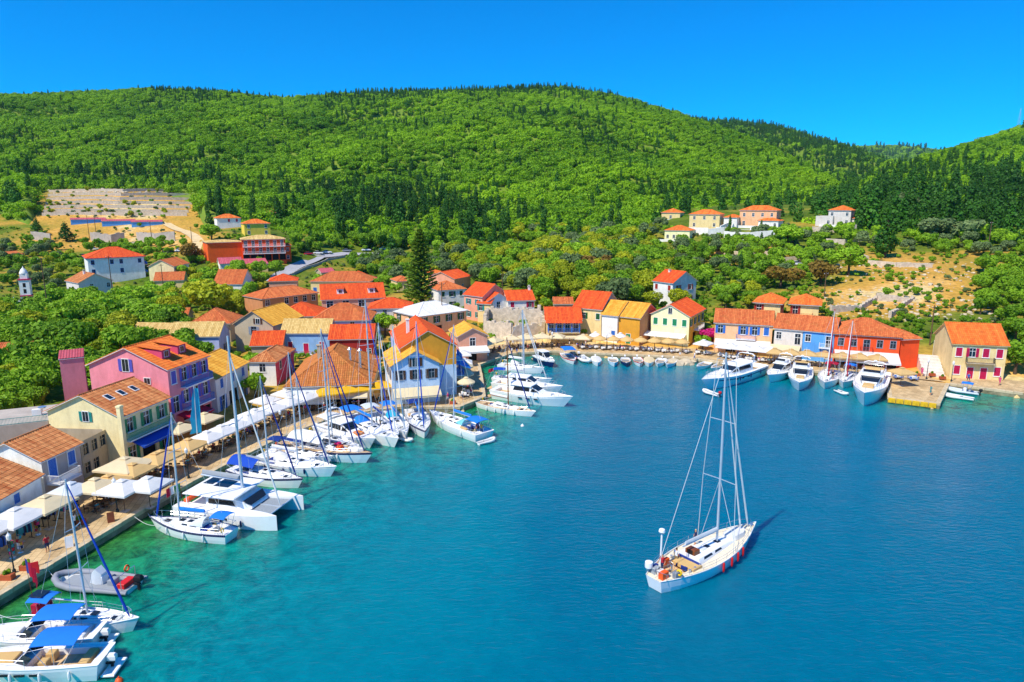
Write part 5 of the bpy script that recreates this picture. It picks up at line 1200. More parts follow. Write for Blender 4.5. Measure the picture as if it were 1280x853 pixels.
# ------------------------------------------------------------------ boats (bow along +x, origin amidships on the waterline)
def hull_sections(L, B, fb, n=15, stern=.72, mx=.42, sheer=.35, rake=.06, flare=.0, draft=.55, blunt=2.2):
    S = []
    for i in range(n+1):
        t = i/n
        f = 1 - (1 - stern)*((mx - t)/mx)**2 if t < mx else max(0.0, 1 - ((t - mx)/(1 - mx))**blunt)
        b = B/2*f + 0.02; z = fb*(1 + sheer*max(0, (t - .3)/.7)**2 + .06*(1-t)**2); x = -L/2 + L*t
        def P(y, zz):
            return (x + rake*L*(t**5)*(zz/fb) - rake*L*.35*((1-t)**6)*(1 - zz/fb)*(-1), y, zz)
        fl = 1 - flare*t
        half = [(0.0, -draft*(1 - .65*t)), (b*.55*fl, -draft*.55*(1-.5*t)), (b*.84*fl, -.05), (b*(.93 - .07*flare*t)*fl**.5, z*.38), (b*.985, z*.80), (b, z)]
        S.append([P(-y, zz) for y, zz in reversed(half)] + [P(y, zz) for y, zz in half[1:]])
    return S
def hull_part(par, S, mats, cockpit=None, cw=.55, cdep=.45, deckm=1, stripe=True, floorm=None):
    b = MB(); n = len(S[0])
    for i in range(len(S)-1):
        for k in range(n-1):
            top = k in (0, n-2); bot = k in (3, 4, 5, 6)
            b.add([S[i][k], S[i+1][k], S[i+1][k+1], S[i][k+1]], [(0,1,2,3)], 1 if (top and stripe) else (2 if k in (4, 5) else 0), .5)
    b.add(S[0], [tuple(range(n-1, -1, -1))], 0, .5)
    h = b.build('hull', mats, par, True)
    d = MB()
    for i in range(len(S)-1):
        A, C = S[i], S[i+1]; zd = -.06
        a0, a1 = Vector(A[0]), Vector(A[-1]); c0, c1 = Vector(C[0]), Vector(C[-1]); dz = Vector((0,0,zd))
        w0 = min(cw, abs(a1.y)*.8); w1 = min(cw, abs(c1.y)*.8)
        ai, aj = Vector((a0.x, -w0, a0.z + .02)), Vector((a0.x, w0, a0.z + .02)); ci, cj = Vector((c0.x, -w1, c0.z + .02)), Vector((c0.x, w1, c0.z + .02))
        d.add([a0+dz, c0+dz, ci+dz, ai+dz], [(0,1,2,3)], 0); d.add([aj+dz, cj+dz, c1+dz, a1+dz], [(0,1,2,3)], 0)
        t = (i + .5)/(len(S)-1)
        if cockpit and cockpit[0] < t < cockpit[1]:
            q = Vector((0,0,-cdep)); d.add([ai+dz+q, ci+dz+q, cj+dz+q, aj+dz+q], [(0,1,2,3)], 1)
            d.add([ai+dz, ci+dz, ci+dz+q, ai+dz+q], [(0,1,2,3)], 0); d.add([cj+dz, aj+dz, aj+dz+q, cj+dz+q], [(0,1,2,3)], 0)
            if not cockpit[0] < t - 1/(len(S)-1): d.add([aj+dz, ai+dz, ai+dz+q, aj+dz+q], [(0,1,2,3)], 0)
            if not t + 1/(len(S)-1) < cockpit[1]: d.add([ci+dz, cj+dz, cj+dz+q, ci+dz+q], [(0,1,2,3)], 0)
        else: d.add([ai+dz, ci+dz, cj+dz, aj+dz], [(0,1,2,3)], 0)
    dk = d.build('deck', [deckm, floorm or M['teak']], par)
    r = MB()
    for k in (0, -1): r.tube([Vector(s[k]) + Vector((0,0,.015)) for s in S], .035, 5)
    r.build('toe_rail', mats[1], h, True)
    return h, dk
def deck_z(S, x):
    xs = [s[0][0] for s in S]; return float(np.interp(x, xs, [s[0][2] for s in S])), float(np.interp(x, xs, [s[-1][1] for s in S]))
def cabin_part(par, x0, x1, w0, w1, z0, h0, h1, m, name='cabin', win=True, nose=.5, mwin=None, tumble=.82):
    b = MB(); secs = []
    N = 7
    for i in range(N+1):
        t = i/N; x = x0 + (x1-x0)*t; wd = (w0 + (w1-w0)*t)/2*(1 if t < .999 else .93); h = h0 + (h1-h0)*t
        if t > .7: h *= 1 - nose*((t-.7)/.3)**2
        if t == 0: pass
        secs.append([(x, -wd, z0-.12), (x, -wd*.97, z0 + h*.45), (x, -wd*tumble, z0 + h*.9), (x, -wd*tumble*.6, z0 + h), (x, wd*tumble*.6, z0 + h), (x, wd*tumble, z0 + h*.9), (x, wd*.97, z0 + h*.45), (x, wd, z0-.12)])
    b.loft(secs); c = b.build(name, m, par, True)
    if win:
        q = MB()
        for s in (-1, 1):
            for (ta, tb) in ((.12, .36), (.42, .62)):
                pa = []
                for t, f in ((ta, 0), (tb, 0), (tb - .02, 1), (ta + .02, 1)):
                    x = x0 + (x1-x0)*t; wd = (w0 + (w1-w0)*t)/2; h = (h0 + (h1-h0)*t); zz = h*(.48 + .34*f); wy = wd*(.97 + (tumble - .97)*(zz/h - .45)/.45) + .012
                    pa.append((x, s*wy, z0 + zz))
                q.add(pa if s < 0 else pa[::-1], [(0,1,2,3)])
        q.build('cabin_window', mwin or M['winblack'], c)
    return c
def fender(par, x, y, z, m, l=.55):
    MB().lathe([(.02, -l/2-.1), (.09, -l/2), (.11, -l/4), (.11, l/4), (.09, l/2), (.02, l/2+.1)], 8, (x, y, z)).build('fender', m, par, True)
def rail_part(par, S, x0, x1, m, h=.6, name='lifeline', rows=2, gap=.05):
    for s in (0, -1):
        b = MB(); n = max(2, int((x1-x0)/1.6)); P = []
        for i in range(n+1):
            x = x0 + (x1-x0)*i/n; z, y = deck_z(S, x); y = max(y - gap, .05)*(1 if s else -1); P.append((x, y, z)); b.tube([(x, y, z - .05), (x, y, z+h)], .016, 4)
        for r in range(rows): b.tube([(p[0], p[1], p[2] + h*(1 - .48*r)) for p in P], .013, 4)
        b.build(name, m, par)
def bow_rail(par, S, L, m, h=.65):
    b = MB(); x0 = L/2*.72; z, y = deck_z(S, x0); z1, _ = deck_z(S, L/2*.99)
    P = [(x0, -y+.05, z+h), (L/2*.9, -deck_z(S, L/2*.9)[1]*.9, z1+h), (L/2*1.03, 0, z1+h*1.05), (L/2*.9, deck_z(S, L/2*.9)[1]*.9, z1+h), (x0, y-.05, z+h)]
    b.tube(P, .022, 5)
    for p in P: b.tube([(p[0], p[1], z - .1), p], .018, 4)
    b.build('bow_rail', m, par)
def canopy_part(par, x0, x1, w_, z0, z1, m, name='bimini', posts=True, arch=.18, tilt=0):
    b = MB(); secs = []
    for i in range(5):
        t = i/4; x = x0 + (x1-x0)*t; zz = z1 + .07*sin(pi*t) + tilt*t
        secs.append([(x, -w_/2 + w_*k/6, zz - arch*(2*k/6-1)**2) for k in range(7)])
    b.loft(secs, caps=(False, False)); b.loft([[(p[0], p[1], p[2]-.04) for p in s][::-1] for s in secs], caps=(False, False))
    c = b.build(name, m, par, True)
    if posts:
        f = MB()
        for x in (x0, (x0+x1)/2, x1):
            t = (x-x0)/(x1-x0); 
            for s in (-1, 1): f.tube([((x0+x1)/2 + (x-(x0+x1)/2)*.35, s*w_/2, z0), (x, s*w_/2, z1 - arch + tilt*t)], .02, 4)
        f.build('bimini_frame', M['steel'], c)
    return c
def flag(par, x, y, z, h, w_, cols, ang=0.4, name='flag'):
    st = MB(); st.tube([(x,y,z),(x-.15,y,z+h)], .018, 5); s = st.build('flagstaff', M['teakd'], par)
    b = MB(); n = len(cols); hh = w_*.6
    for i in range(6):
        xa, xb = -w_*i/6, -w_*(i+1)/6
        wv = lambda q: (.12*w_*sin(q*9), -.25*w_*(q/w_)**2 if w_ else 0)
        pa, pb = wv(-xa), wv(-xb); ci = min(n-1, i*n//6)
        b.add([(x-.15+xa*cos(ang), y+pa[0]+xa*sin(ang), z+h-hh+pa[1]*1.2), (x-.15+xb*cos(ang), y+pb[0]+xb*sin(ang), z+h-hh+pb[1]*1.2), (x-.15+xb*cos(ang), y+pb[0]+xb*sin(ang), z+h+pb[1]), (x-.15+xa*cos(ang), y+pa[0]+xa*sin(ang), z+h+pa[1])], [(0,1,2,3)], ci)
    b.build(name, cols, s)
def place(sx, sy, bx_, by_, z=0.0):
    a, c = at_z(sx, sy, z), at_z(bx_, by_, z); d = c - a; return (a + c)/2, float(np.linalg.norm(d)), atan2(d[1], d[0])
def sailboat(label, stern, bow, beam=.30, hullm='gel', stripe='navy', deckm=None, mast=1.2, mastm='alu', cover='blue', genoa='white', bim=None, hood=None, fb=None, boomside=1, spread=2, fend=None, nf=3, flagc=None, mx=.42, sternw=.72, name='sailboat', bimx=(.03, .24), Lm=None, outb=False, tent=None, cab=True, mastx=.08, wheel=True, rk=1.0):
    c, L, an = place(*stern, *bow)
    if Lm: L = Lm
    B = L*beam; fb = fb or (.52 + .048*L)
    t = thing(name, label, 'sailboat', (c[0], c[1], 0), an)
    S = hull_sections(L, B, fb, stern=sternw, mx=mx); mats = [M[hullm], M[stripe], M['antifoul']]
    h, dk = hull_part(t, S, mats, cockpit=(.10, .34), cw=B*.24, deckm=deckm or M['gel'])
    z, _ = deck_z(S, 0); x0, x1 = -L*.16, L*.26
    if cab: cb = cabin_part(t, x0, x1, B*.56, B*.34, z, .46 + L*.006, .36, M['gel'])
    zc = z + .42
    hb = MB()
    for hx in (L*.02, L*.13, L*.33): hb.tb(hx-.26, -.25, hx+.26, .25, (zc+.02 if hx < L*.2 else z), (zc+.09 if hx < L*.2 else z+.14+.02*L*.3), .03)
    hb.build('hatch', M['winblack'], dk)
    # rig
    H = L*mast; xm = L*mastx; r = .055 + .004*L
    ms = MB(); ms.tube([(xm, 0, z + .2), (xm - .01*H, 0, z + H*.55), (xm - .025*H, 0, z + H)], [r, r, r*.7], 8); mo = ms.build('mast', M[mastm], t, True)
    for k in range(spread):
        zz = z + H*(.36 + .30*k if spread > 1 else .5); sb = MB(); hw = B*.40*(1 - .22*k)
        sb.tube([(xm - .01*H - .12, -hw, zz + .03), (xm - .008*H, 0, zz), (xm - .01*H - .12, hw, zz + .03)], .035, 5); sb.build('spreader', M[mastm], mo)
    top = (xm - .025*H, 0, z + H*.985)
    zz, yb = deck_z(S, xm - .2)
    for s in (-1, 1):
        sh = MB(); pts = [(xm - .25, s*(yb-.08), zz)]
        for k in range(spread): pts.append((xm - .01*H - .12, s*B*.40*(1 - .22*k), z + H*((.36 + .30*k) if spread > 1 else .5) + .03))
        sh.tube(pts + [top], .017*rk, 4); sh.tube([(xm + .25, s*(yb-.08), zz), (xm - .008*H, 0, z + H*.36)], .014*rk, 4); sh.build('shroud', M['rope'], t)
    bz, _ = deck_z(S, L*.48); sz, _ = deck_z(S, -L*.49)
    st = MB(); st.tube([top, (-L*.49, 0, sz)], .015*rk, 4); st.build('backstay', M['rope'], t)
    fo = MB(); pb = Vector((L*.485, 0, bz + .1)); pt = Vector(top); fo.tube([pb, pb.lerp(pt, .05), pb.lerp(pt, .5), pb.lerp(pt, .94), pt], [.03, .10, .085, .045, .02], 6)
    fo.build('furled_genoa', M['c_' + genoa], t, True)
    zb = z + 1.25 + .02*L; bl = L*.36
    bo = MB(); bo.tube([(xm - .1, 0, zb), (xm - bl, 0, zb + .1)], .07, 6); boo = bo.build('boom', M[mastm], t, True)
    if cover:
        cv = MB(); cv.loft([[(xm - .15 - bl*.95*q, yy*s_, zb + .1*q + zz_) for yy, zz_ in ((0, .05), (.14, .12), (.12, .3), (.0, .42), (-.12, .3), (-.14, .12))] for q, s_ in ((0, .9), (.08, 1.0), (.5, .85), (.95, .5))], closed=True); cv.build('sail_cover', M['c_' + cover], boo, True)
    # cockpit gear
    if wheel:
        xw = -L*.33; g = MB(); g.tube([(xw, 0, z-.5), (xw, 0, z+.35)], .09, 6); ring = [(xw - .12, .38*cos(a), z + .35 + .38*sin(a)) for a in np.linspace(0, 2*pi, 13)]; g.tube(ring, .02, 4, cap=False)
        for a in (0, 1.05, 2.1): g.tube([(xw-.12, .38*cos(a), z+.35+.38*sin(a)), (xw-.12, -.38*cos(a), z+.35-.38*sin(a))], .012, 4)
        g.build('steering_wheel', M['steel'], t)
    if hood:
        b = MB(); secs = []
        for i in range(4):
            q = i/3; x = x0 - .25 + q*1.5; hh = .75*cos(q*1.35)*1 + .02; secs.append([(x, B*.27*cos(a)*1.0, zc - .05 + hh*sin(a)) for a in np.linspace(0, pi, 8)])
        b.loft(secs, caps=(False, False)); b.build('sprayhood', M['c_' + hood], t, True)
    if bim: canopy_part(t, -L/2 + L*bimx[0], -L/2 + L*bimx[1], B*.62, z - .05, z + 1.75, M['c_' + bim])
    if tent: canopy_part(t, tent[0]*L, tent[1]*L, B*.85, z, z + tent[3] if len(tent) > 3 else z + 1.5, M['c_' + tent[2]], 'deck_tent', True, arch=.7)
    rail_part(t, S, -L*.42, L*.36, M['steel']); bow_rail(t, S, L, M['steel'])
    pu = MB(); z2, y2 = deck_z(S, -L*.43); pu.tube([(-L*.36, -y2+.06, z2+.62), (-L*.47, -y2*.9, z2+.62), (-L*.485, 0, z2+.62), (-L*.47, y2*.9, z2+.62), (-L*.36, y2-.06, z2+.62)], .022, 5)
    for s in (-1, 1): pu.tube([(-L*.47, s*y2*.9, z2-.05), (-L*.47, s*y2*.9, z2+.62)], .02, 4)
    pu.build('stern_rail', M['steel'], t)
    if fend:
        for s in (-1, 1):
            for i in range(nf):
                x = -L*.25 + L*.5*i/max(1, nf-1); zz, yy = deck_z(S, x); fender(t, x, s*(yy + .07), zz - .45, M[fend])
    lb = MB(); zz, yy = deck_z(S, -L*.44); lb.tube([(-L*.455, yy*.75 + .19*cos(a), zz + .42 + .19*sin(a)) for a in np.linspace(-1, 4.2, 10)], .06, 6); lb.build('lifebuoy', M['yellow' if L > 9 else 'orange'], t, True)
    if flagc: flag(t, -L*.48, .35, sz, 1.5, 1.0, [M['c_' + q] for q in flagc])
    ck = MB()
    for k in range(7): ck.tb(-L*.30 + random.uniform(0, L*.12), random.uniform(-B*.3, B*.3) - .2, -L*.30 + random.uniform(L*.13, L*.15), random.uniform(-B*.28, B*.3) + .1, z - .2, z + random.uniform(.05, .2), .03, k % 3)
    ck.build('cockpit_cushion', [M['c_navyc'], M['c_white'], M['c_beige']], dk)
    coil = MB()
    for k in range(5): coil.tube([(L*.38 + .16*cos(a) + k*.0, .1*k - .2 + .16*sin(a), bz - .0) for a in np.linspace(0, 5.6, 8)], .03, 4)
    coil.build('rope_coil', M['rope'], dk)
    return t, S, L, B, z
def motoryacht(label, stern, bow, beam=.31, hullm='gel', stripe='gel', fly=True, wind='winblack', cush='beige', arch=True, name='motor_yacht', canopy=None, Lm=None, fb=None, open_=False, fend=None, band=None, dinghy=False):
    c, L, an = place(*stern, *bow)
    if Lm: L = Lm
    B = L*beam; fb = fb or (.75 + .055*L); t = thing(name, label, 'motorboat', (c[0], c[1], 0), an)
    S = hull_sections(L, B, fb, stern=.9, mx=.5, sheer=.30, rake=.09, flare=.22, blunt=2.6)
    hull_part(t, S, [M[hullm], M[stripe], M['antifoul']], cockpit=(.06, .30) if not open_ else (.08, .55), cw=B*.34, cdep=.5, deckm=M['gel'])
    z, _ = deck_z(S, 0)
    if band:
        b = MB()
        for s in (0, -1):
            P = [Vector(q[s]) + Vector((0, (.012 if s else -.012), -.28*fb)) for q in S[:-2]]; b.loft([[p + Vector((0,0,.07)), p - Vector((0,0,.07))] if s == 0 else [p - Vector((0,0,.07)), p + Vector((0,0,.07))] for p in P], caps=(False, False))
        b.build('hull_band', M[band], t)
    pw = MB()
    for s in (0, -1):
        for x in (-L*.05, L*.06, L*.17):
            zz, yy = deck_z(S, x); pw.bx(x - .35, (yy - .01)*(1 if s else -1) - .03, zz*.60, x + .35, (yy - .01)*(1 if s else -1) + .03, zz*.72)
    pw.build('porthole', M['winblack'], t)
    if not open_:
        zt = 1.25 if fly else 1.35; h = zt
        # superstructure: raked windscreen, side windows, hard top
        xs = [-L*.20, L*.10, L*.30]; wb = B*.72
        b = MB(); b.loft([[(x, -w_/2, z-.1), (x + dx, -w_/2*.84, z + hh), (x + dx, w_/2*.84, z + hh), (x, w_/2, z-.1)] for x, w_, hh, dx in ((-L*.21, wb, h, .0), (-L*.05, wb, h, 0), (L*.07, wb*.96, h, 0), (L*.27, wb*.62, .32, -.1), (L*.40, wb*.30, .06, 0))]); sp = b.build('superstructure', M['gel'], t, False)
        q = MB()
        e = .02
        q.add([(L*.085, -wb*.39, z + h*.96 + e), (L*.235, -wb*.31, z + .42 + e), (L*.235, wb*.31, z + .42 + e), (L*.085, wb*.39, z + h*.96 + e)], [(0,1,2,3)])
        for s in (-1, 1):
            P = [(-L*.17, s*(wb*.47 + e), z + h*.38), (L*.06, s*(wb*.455 + e), z + h*.38), (L*.06, s*(wb*.42 + e), z + h*.88), (-L*.15, s*(wb*.437 + e), z + h*.88)]; q.add(P if s < 0 else P[::-1], [(0,1,2,3)])
            P = [(L*.075, s*(wb*.45 + e), z + h*.38), (L*.19, s*(wb*.375 + e), z + h*.40), (L*.095, s*(wb*.41 + e), z + h*.84)]; q.add(P if s < 0 else P[::-1], [(0,1,2)])
        q.build('windscreen', M[wind], sp)
        tb = MB(); tb.tb(-L*.27, -B*.36, L*.085, B*.36, z + h, z + h + .14, .06); top = tb.build('hard_top', M['gel'], t)
        if fly:
            f = MB(); zz = z + h + .14
            f.loft([[(x, -w_/2, zz), (x + .1, -w_/2*.93, zz + hh), (x + .1, w_/2*.93, zz + hh), (x, w_/2, zz)] for x, w_, hh in ((-L*.10, B*.66, .50), (L*.0, B*.64, .55), (L*.065, B*.5, .48))]); fb_ = f.build('flybridge', M['gel'], t)
            s_ = MB(); s_.tb(-L*.09, -B*.22, -L*.04, B*.22, zz + .5, zz + .78, .05); s_.tb(-L*.22, -B*.3, -L*.17, B*.3, zz, zz + .4, .05); s_.build('seat', M['c_' + cush], fb_)
            ws = MB(); ws.add([(L*.07, -B*.24, zz + .48), (L*.07, B*.24, zz + .48), (L*.045, B*.26, zz + .85), (L*.045, -B*.26, zz + .85)], [(0,1,2,3)]); ws.build('wind_deflector', M[wind], fb_)
            r_ = MB(); r_.tube([(-L*.10, -B*.33, zz + .5), (-L*.26, -B*.33, zz + .6), (-L*.265, 0, zz + .6), (-L*.26, B*.33, zz + .6), (-L*.10, B*.33, zz + .5)], .022, 5)
            for y in (-B*.33, B*.33): r_.tube([(-L*.26, y, zz), (-L*.26, y, zz + .6)], .02, 4); r_.tube([(-L*.18, y, zz), (-L*.18, y, zz + .55)], .02, 4)
            r_.build('fly_rail', M['steel'], fb_)
        if arch:
            a = MB(); zz = z + h + .1; a.loft([[(x - .18, y, q_), (x + .18, y, q_), (x + .15, y, q_ + .10), (x - .15, y, q_ + .10)] for x, y, q_ in ((-L*.20, -B*.36, zz), (-L*.235, -B*.34, zz + 1.0), (-L*.25, -B*.22, zz + 1.25), (-L*.25, B*.22, zz + 1.25), (-L*.235, B*.34, zz + 1.0), (-L*.20, B*.36, zz))], closed=True)
            ar = a.build('radar_arch', M['gel'], t, True)
            MB().lathe([(.28, 0), (.30, .1), (.2, .2), (.03, .24)], 10, (-L*.25, 0, zz + 1.34)).build('radome', M['gel'], ar, True); MB().tube([(-L*.25, .6, zz + 1.3), (-L*.29, .6, zz + 3.0)], .015, 4).build('antenna', M['gel'], ar)
        sb = MB(); zz = deck_z(S, L*.30)[0]; sb.tb(L*.20, -B*.16, L*.34, B*.16, zz + .03, zz + .36, .06); sb.build('sunbed', M['c_' + cush], t)
    else:
        zz = z; w_ = B*.7
        b = MB(); b.add([(L*.03, -w_/2, zz + .02), (L*.13, -w_*.32, zz + .02), (L*.13, w_*.32, zz + .02), (L*.03, w_/2, zz + .02), (-L*.02, -w_/2, zz + .6), (L*.07, -w_*.3, zz + .62), (L*.07, w_*.3, zz + .62), (-L*.02, w_/2, zz + .6)], [(0,1,5,4),(1,2,6,5),(2,3,7,6)]); b.build('windscreen', M[wind], t)
        s_ = MB(); s_.tb(-L*.40, -B*.3, -L*.33, B*.3, zz - .5, zz - .02, .05); s_.tb(-L*.10, -B*.28, -L*.04, -B*.06, zz - .5, zz + .1, .05); s_.tb(-L*.10, B*.06, -L*.04, B*.28, zz - .5, zz + .1, .05); s_.tb(L*.15, -B*.2, L*.32, B*.2, zz, zz + .2, .05); s_.build('seat', M['c_' + cush], t)
        outboard(t, -L/2 - .25, 0, .55); 
    if canopy: canopy_part(t, -L*.34 if open_ else -L*.42, -L*.02 if open_ else -L*.18, B*.8, z, z + 1.75, M['c_' + canopy])
    sw = MB(); sw.tb(-L/2 - .85, -B*.36, -L/2 + .05, B*.36, .18, .32, .04); sw.build('swim_platform', M['teak'] if not open_ else M['gel'], t)
    rail_part(t, S, L*.02, L*.40, M['steel'], .65, 'side_rail', 1, .12); bow_rail(t, S, L, M['steel'])
    if fend:
        for s in (-1, 1):
            for i in range(3):
                x = -L*.3 + L*.42*i/2; zz, yy = deck_z(S, x); fender(t, x, s*(yy + .09), zz - .6, M[fend], .6)
    return t, S, L, B, z
def outboard(par, x, y, z, m=None, s=1.0):
    b = MB(); b.loft([[(x + a*s, y - w_*s, z + h*s), (x + a*s, y + w_*s, z + h*s), (x + a2*s, y + w_*s, z + h*s), (x + a2*s, y - w_*s, z + h*s)] for h, a, a2, w_ in ((.25, .12, -.25, .12), (.35, .2, -.38, .18), (.62, .2, -.4, .19), (.78, .1, -.3, .13))], closed=True)
    b.bx(x - .14*s, y - .06*s, z - .75*s, x + .04*s, y + .06*s, z + .25*s, 1); b.bx(x - .2*s, y - .1*s, z + .0*s, x + .35*s, y + .1*s, z + .12*s, 1)
    b.build('outboard_engine', [m or M['white'], M['black']], par)
def inflatable(label, stern, bow, tube='greytube', floor='gel', Lm=None, console=True, engine=True, name='inflatable_boat', rad=None, canopy=None, cat='dinghy', extra=None):
    c, L, an = place(*stern, *bow); L = Lm or L; B = L*.40; r = rad or (.10 + .032*L); t = thing(name, label, cat, (c[0], c[1], 0), an)
    b = MB(); zt = r*1.35
    P = [(-L*.5, -B/2 + r, zt), (L*.18, -B/2 + r, zt), (L*.34, -B*.33, zt + .08), (L*.45, -B*.15, zt + .18), (L*.48, 0, zt + .22), (L*.45, B*.15, zt + .18), (L*.34, B*.33, zt + .08), (L*.18, B/2 - r, zt), (-L*.5, B/2 - r, zt)]
    b.tube(P, [r*.5] + [r]*7 + [r*.5], 10); b.build('tube', M[tube], t, True)
    h = MB(); h.loft([[(x, -w_, zt), (x, -w_*.75, .02), (x, 0, -.25 + k), (x, w_*.75, .02), (x, w_, zt)] for x, w_, k in ((-L*.47, B*.36, 0), (L*.15, B*.36, 0), (L*.32, B*.26, .1), (L*.44, B*.06, .3))]); h.build('hull', M[floor], t, True)
    f = MB(); f.add([(-L*.46, -B*.34, zt*.9), (L*.15, -B*.34, zt*.9), (L*.34, -B*.2, zt), (L*.34, B*.2, zt), (L*.15, B*.34, zt*.9), (-L*.46, B*.34, zt*.9)], [(0,1,2,3,4,5)]); f.build('floor', M['c_grey'], t)
    if console:
        k = MB(); k.tb(-L*.12, -.35, -L*.02, .35, zt*.8, zt + .75, .1); k.build('console', M['gel'], t); s_ = MB(); s_.tb(-L*.25, -.4, -L*.18, .4, zt*.8, zt + .45, .06); s_.build('seat', M['c_grey'], t)
    else: s_ = MB(); s_.tb(-L*.15, -B*.38, -L*.07, B*.38, zt*.9, zt + .12, .03); s_.build('thwart', M['c_grey'], t)
    if engine: outboard(t, -L*.5 - .1, 0, zt + .1, M[engine] if isinstance(engine, str) else None, .6 + L*.07)
    if canopy: canopy_part(t, -L*.3, L*.05, B*.8, zt, zt + 1.7, M['c_' + canopy])
    return t, L, B, zt
def rowboat(label, stern, bow, hullm='gel', inside='gel', Lm=None, stripe=None, cover=None, engine=True, name='small_boat', cabin=False, canopy=None):
    c, L, an = place(*stern, *bow); L = Lm or L; B = L*.36; fb = .42 + .03*L; t = thing(name, label, 'boat', (c[0], c[1], 0), an)
    S = hull_sections(L, B, fb, n=10, stern=.8, mx=.4, sheer=.5, draft=.25)
    hull_part(t, S, [M[hullm], M[stripe or hullm], M['antifoul']], cockpit=(.08, .8), cw=B*.42, cdep=.34, deckm=M[inside], floorm=M['c_grey'])
    for x in (-L*.30, -L*.02, L*.2):
        s_ = MB(); yy = deck_z(S, x)[1]*.85; s_.tb(x - .14, -yy, x + .14, yy, fb - .22, fb - .16, .01); s_.build('thwart', M['teak'], t)
    if cover:
        q = MB(); q.loft([[(s[0][0], s[0][1]*1.03, s[0][2] + .04), (s[0][0], s[0][1]*.5, s[0][2] + .22), (s[0][0], s[-1][1]*.5, s[0][2] + .22), (s[0][0], s[-1][1]*1.03, s[0][2] + .04)] for s in S[:-1]]); q.build('boat_cover', M['c_' + cover], t, True)
    if engine: outboard(t, -L/2 - .12, 0, fb - .05, M['black'] if engine == 'black' else None, .75)
    if cabin:
        cabin_part(t, L*.02, L*.36, B*.7, B*.4, fb, .55, .3, M['gel'])
    if canopy:
        canopy_part(t, -L*.36, L*.12, B*.9, fb, fb + 1.75, M['c_' + canopy], 'sun_roof', arch=.1)
    return t
def catamaran(label, stern, bow, Lm=None, B=None):
    c, L, an = place(*stern, *bow); L = Lm or L; B = B or L*.55; t = thing('catamaran', label, 'catamaran', (c[0], c[1], 0), an); fb = 1.45
    for s in (-1, 1):
        S = hull_sections(L, L*.135, fb, stern=.78, mx=.45, sheer=.12, rake=.0, blunt=3.2, draft=.5); y0 = s*(B/2 - L*.068)
        S = [[(p[0], p[1] + y0, p[2]) for p in q] for q in S]; b = MB(); n = len(S[0])
        for i in range(len(S)-1):
            for k in range(n-1): b.add([S[i][k], S[i+1][k], S[i+1][k+1], S[i][k+1]], [(0,1,2,3)], 1 if k in (4, 5) else 0, .5)
            b.add([S[i][0], S[i][-1], S[i+1][-1], S[i+1][0]], [(0,1,2,3)], 0, .5)
        b.add(S[0], [tuple(range(n-1, -1, -1))], 0, .5); h = b.build('hull', [M['gel'], M['antifoul']], t, True)
        w_ = MB(); yy = y0 + s*L*.0665; w_.bx(-L*.08, min(yy, yy + s*.02), .75, L*.06, max(yy, yy + s*.02), 1.05); w_.build('hull_window', M['winblack'], h)
        for i in range(3): fender(t, -L*.2 + i*L*.2, y0 + s*(L*.0675 + .1), .7, M['navy'])
        st = MB()
        for k in range(3): st.tb(-L/2 - .1 - .0*k, y0 - .5, -L/2 + .45 + k*.35, y0 + .5, .2 + .01*k, .5 + k*.33, .03)
        st.build('stern_step', M['teak'], h)
    b = MB(); b.tb(-L*.40, -B*.38, L*.12, B*.38, .85, fb + .06, .05); b.build('bridge_deck', M['gel'], t)
    b = MB(); b.loft([[(x, -w_, fb), (x + dx, -w_*.88, fb + h), (x + dx, w_*.88, fb + h), (x, w_, fb)] for x, w_, h, dx in ((-L*.22, B*.34, 1.15, 0), (L*.0, B*.34, 1.15, 0), (L*.12, B*.30, .85, -.1), (L*.20, B*.22, .15, -.1))]); cb = b.build('cabin', M['gel'], t)
    q = MB()
    for s in (-1, 1):
        P = [(-L*.19, s*(B*.335), fb + .45), (L*.08, s*(B*.325), fb + .45), (L*.05, s*(B*.312), fb + .95), (-L*.19, s*(B*.318), fb + .95)]; q.add(P if s < 0 else P[::-1], [(0,1,2,3)])
    q.add([(L*.205-.2, -B*.2, fb + .38), (L*.205-.2, B*.2, fb + .38), (L*.13, B*.26, fb + .88), (L*.13, -B*.26, fb + .88)], [(0,1,2,3)]); q.build('cabin_window', M['winblack'], cb)
    r_ = MB(); r_.tb(-L*.42, -B*.40, L*.10, B*.40, fb + 1.35, fb + 1.5, .1); ro = r_.build('hard_top', M['gel'], t)
    sp = MB(); sp.bx(-L*.25, -B*.05, fb + 1.505, -L*.10, B*.28, fb + 1.54); sp.bx(-L*.38, B*.0, fb + 1.505, -L*.28, B*.28, fb + 1.54); sp.build('solar_panel', M['winblack'], ro)
    po = MB()
    for s in (-1, 1): po.tube([(-L*.40, s*B*.36, fb), (-L*.40, s*B*.36, fb + 1.38)], .05, 6)
    po.build('roof_post', M['gel'], t)
    tr = MB(); tr.bx(L*.13, -B*.37, fb - .16, L*.40, -.06, fb - .13); tr.bx(L*.13, .06, fb - .16, L*.40, B*.37, fb - .13); tr.build('trampoline', mat('trampoline_net', '#8f979c', .9, .2, 6.0), t)
    be = MB(); be.tube([(L*.405, -B*.43, fb - .1), (L*.405, B*.43, fb - .1)], .09, 8); be.bx(L*.12, -.05, fb - .2, L*.405, .05, fb - .05); be.build('cross_beam', M['alu'], t)
    H = L*1.38; xm = L*.03; z = fb + 1.45; ms = MB(); ms.tube([(xm, 0, z), (xm - .1, 0, z + H*.5), (xm - .25, 0, z + H)], [.16, .15, .1], 8); mo = ms.build('mast', M['alu'], t, True)
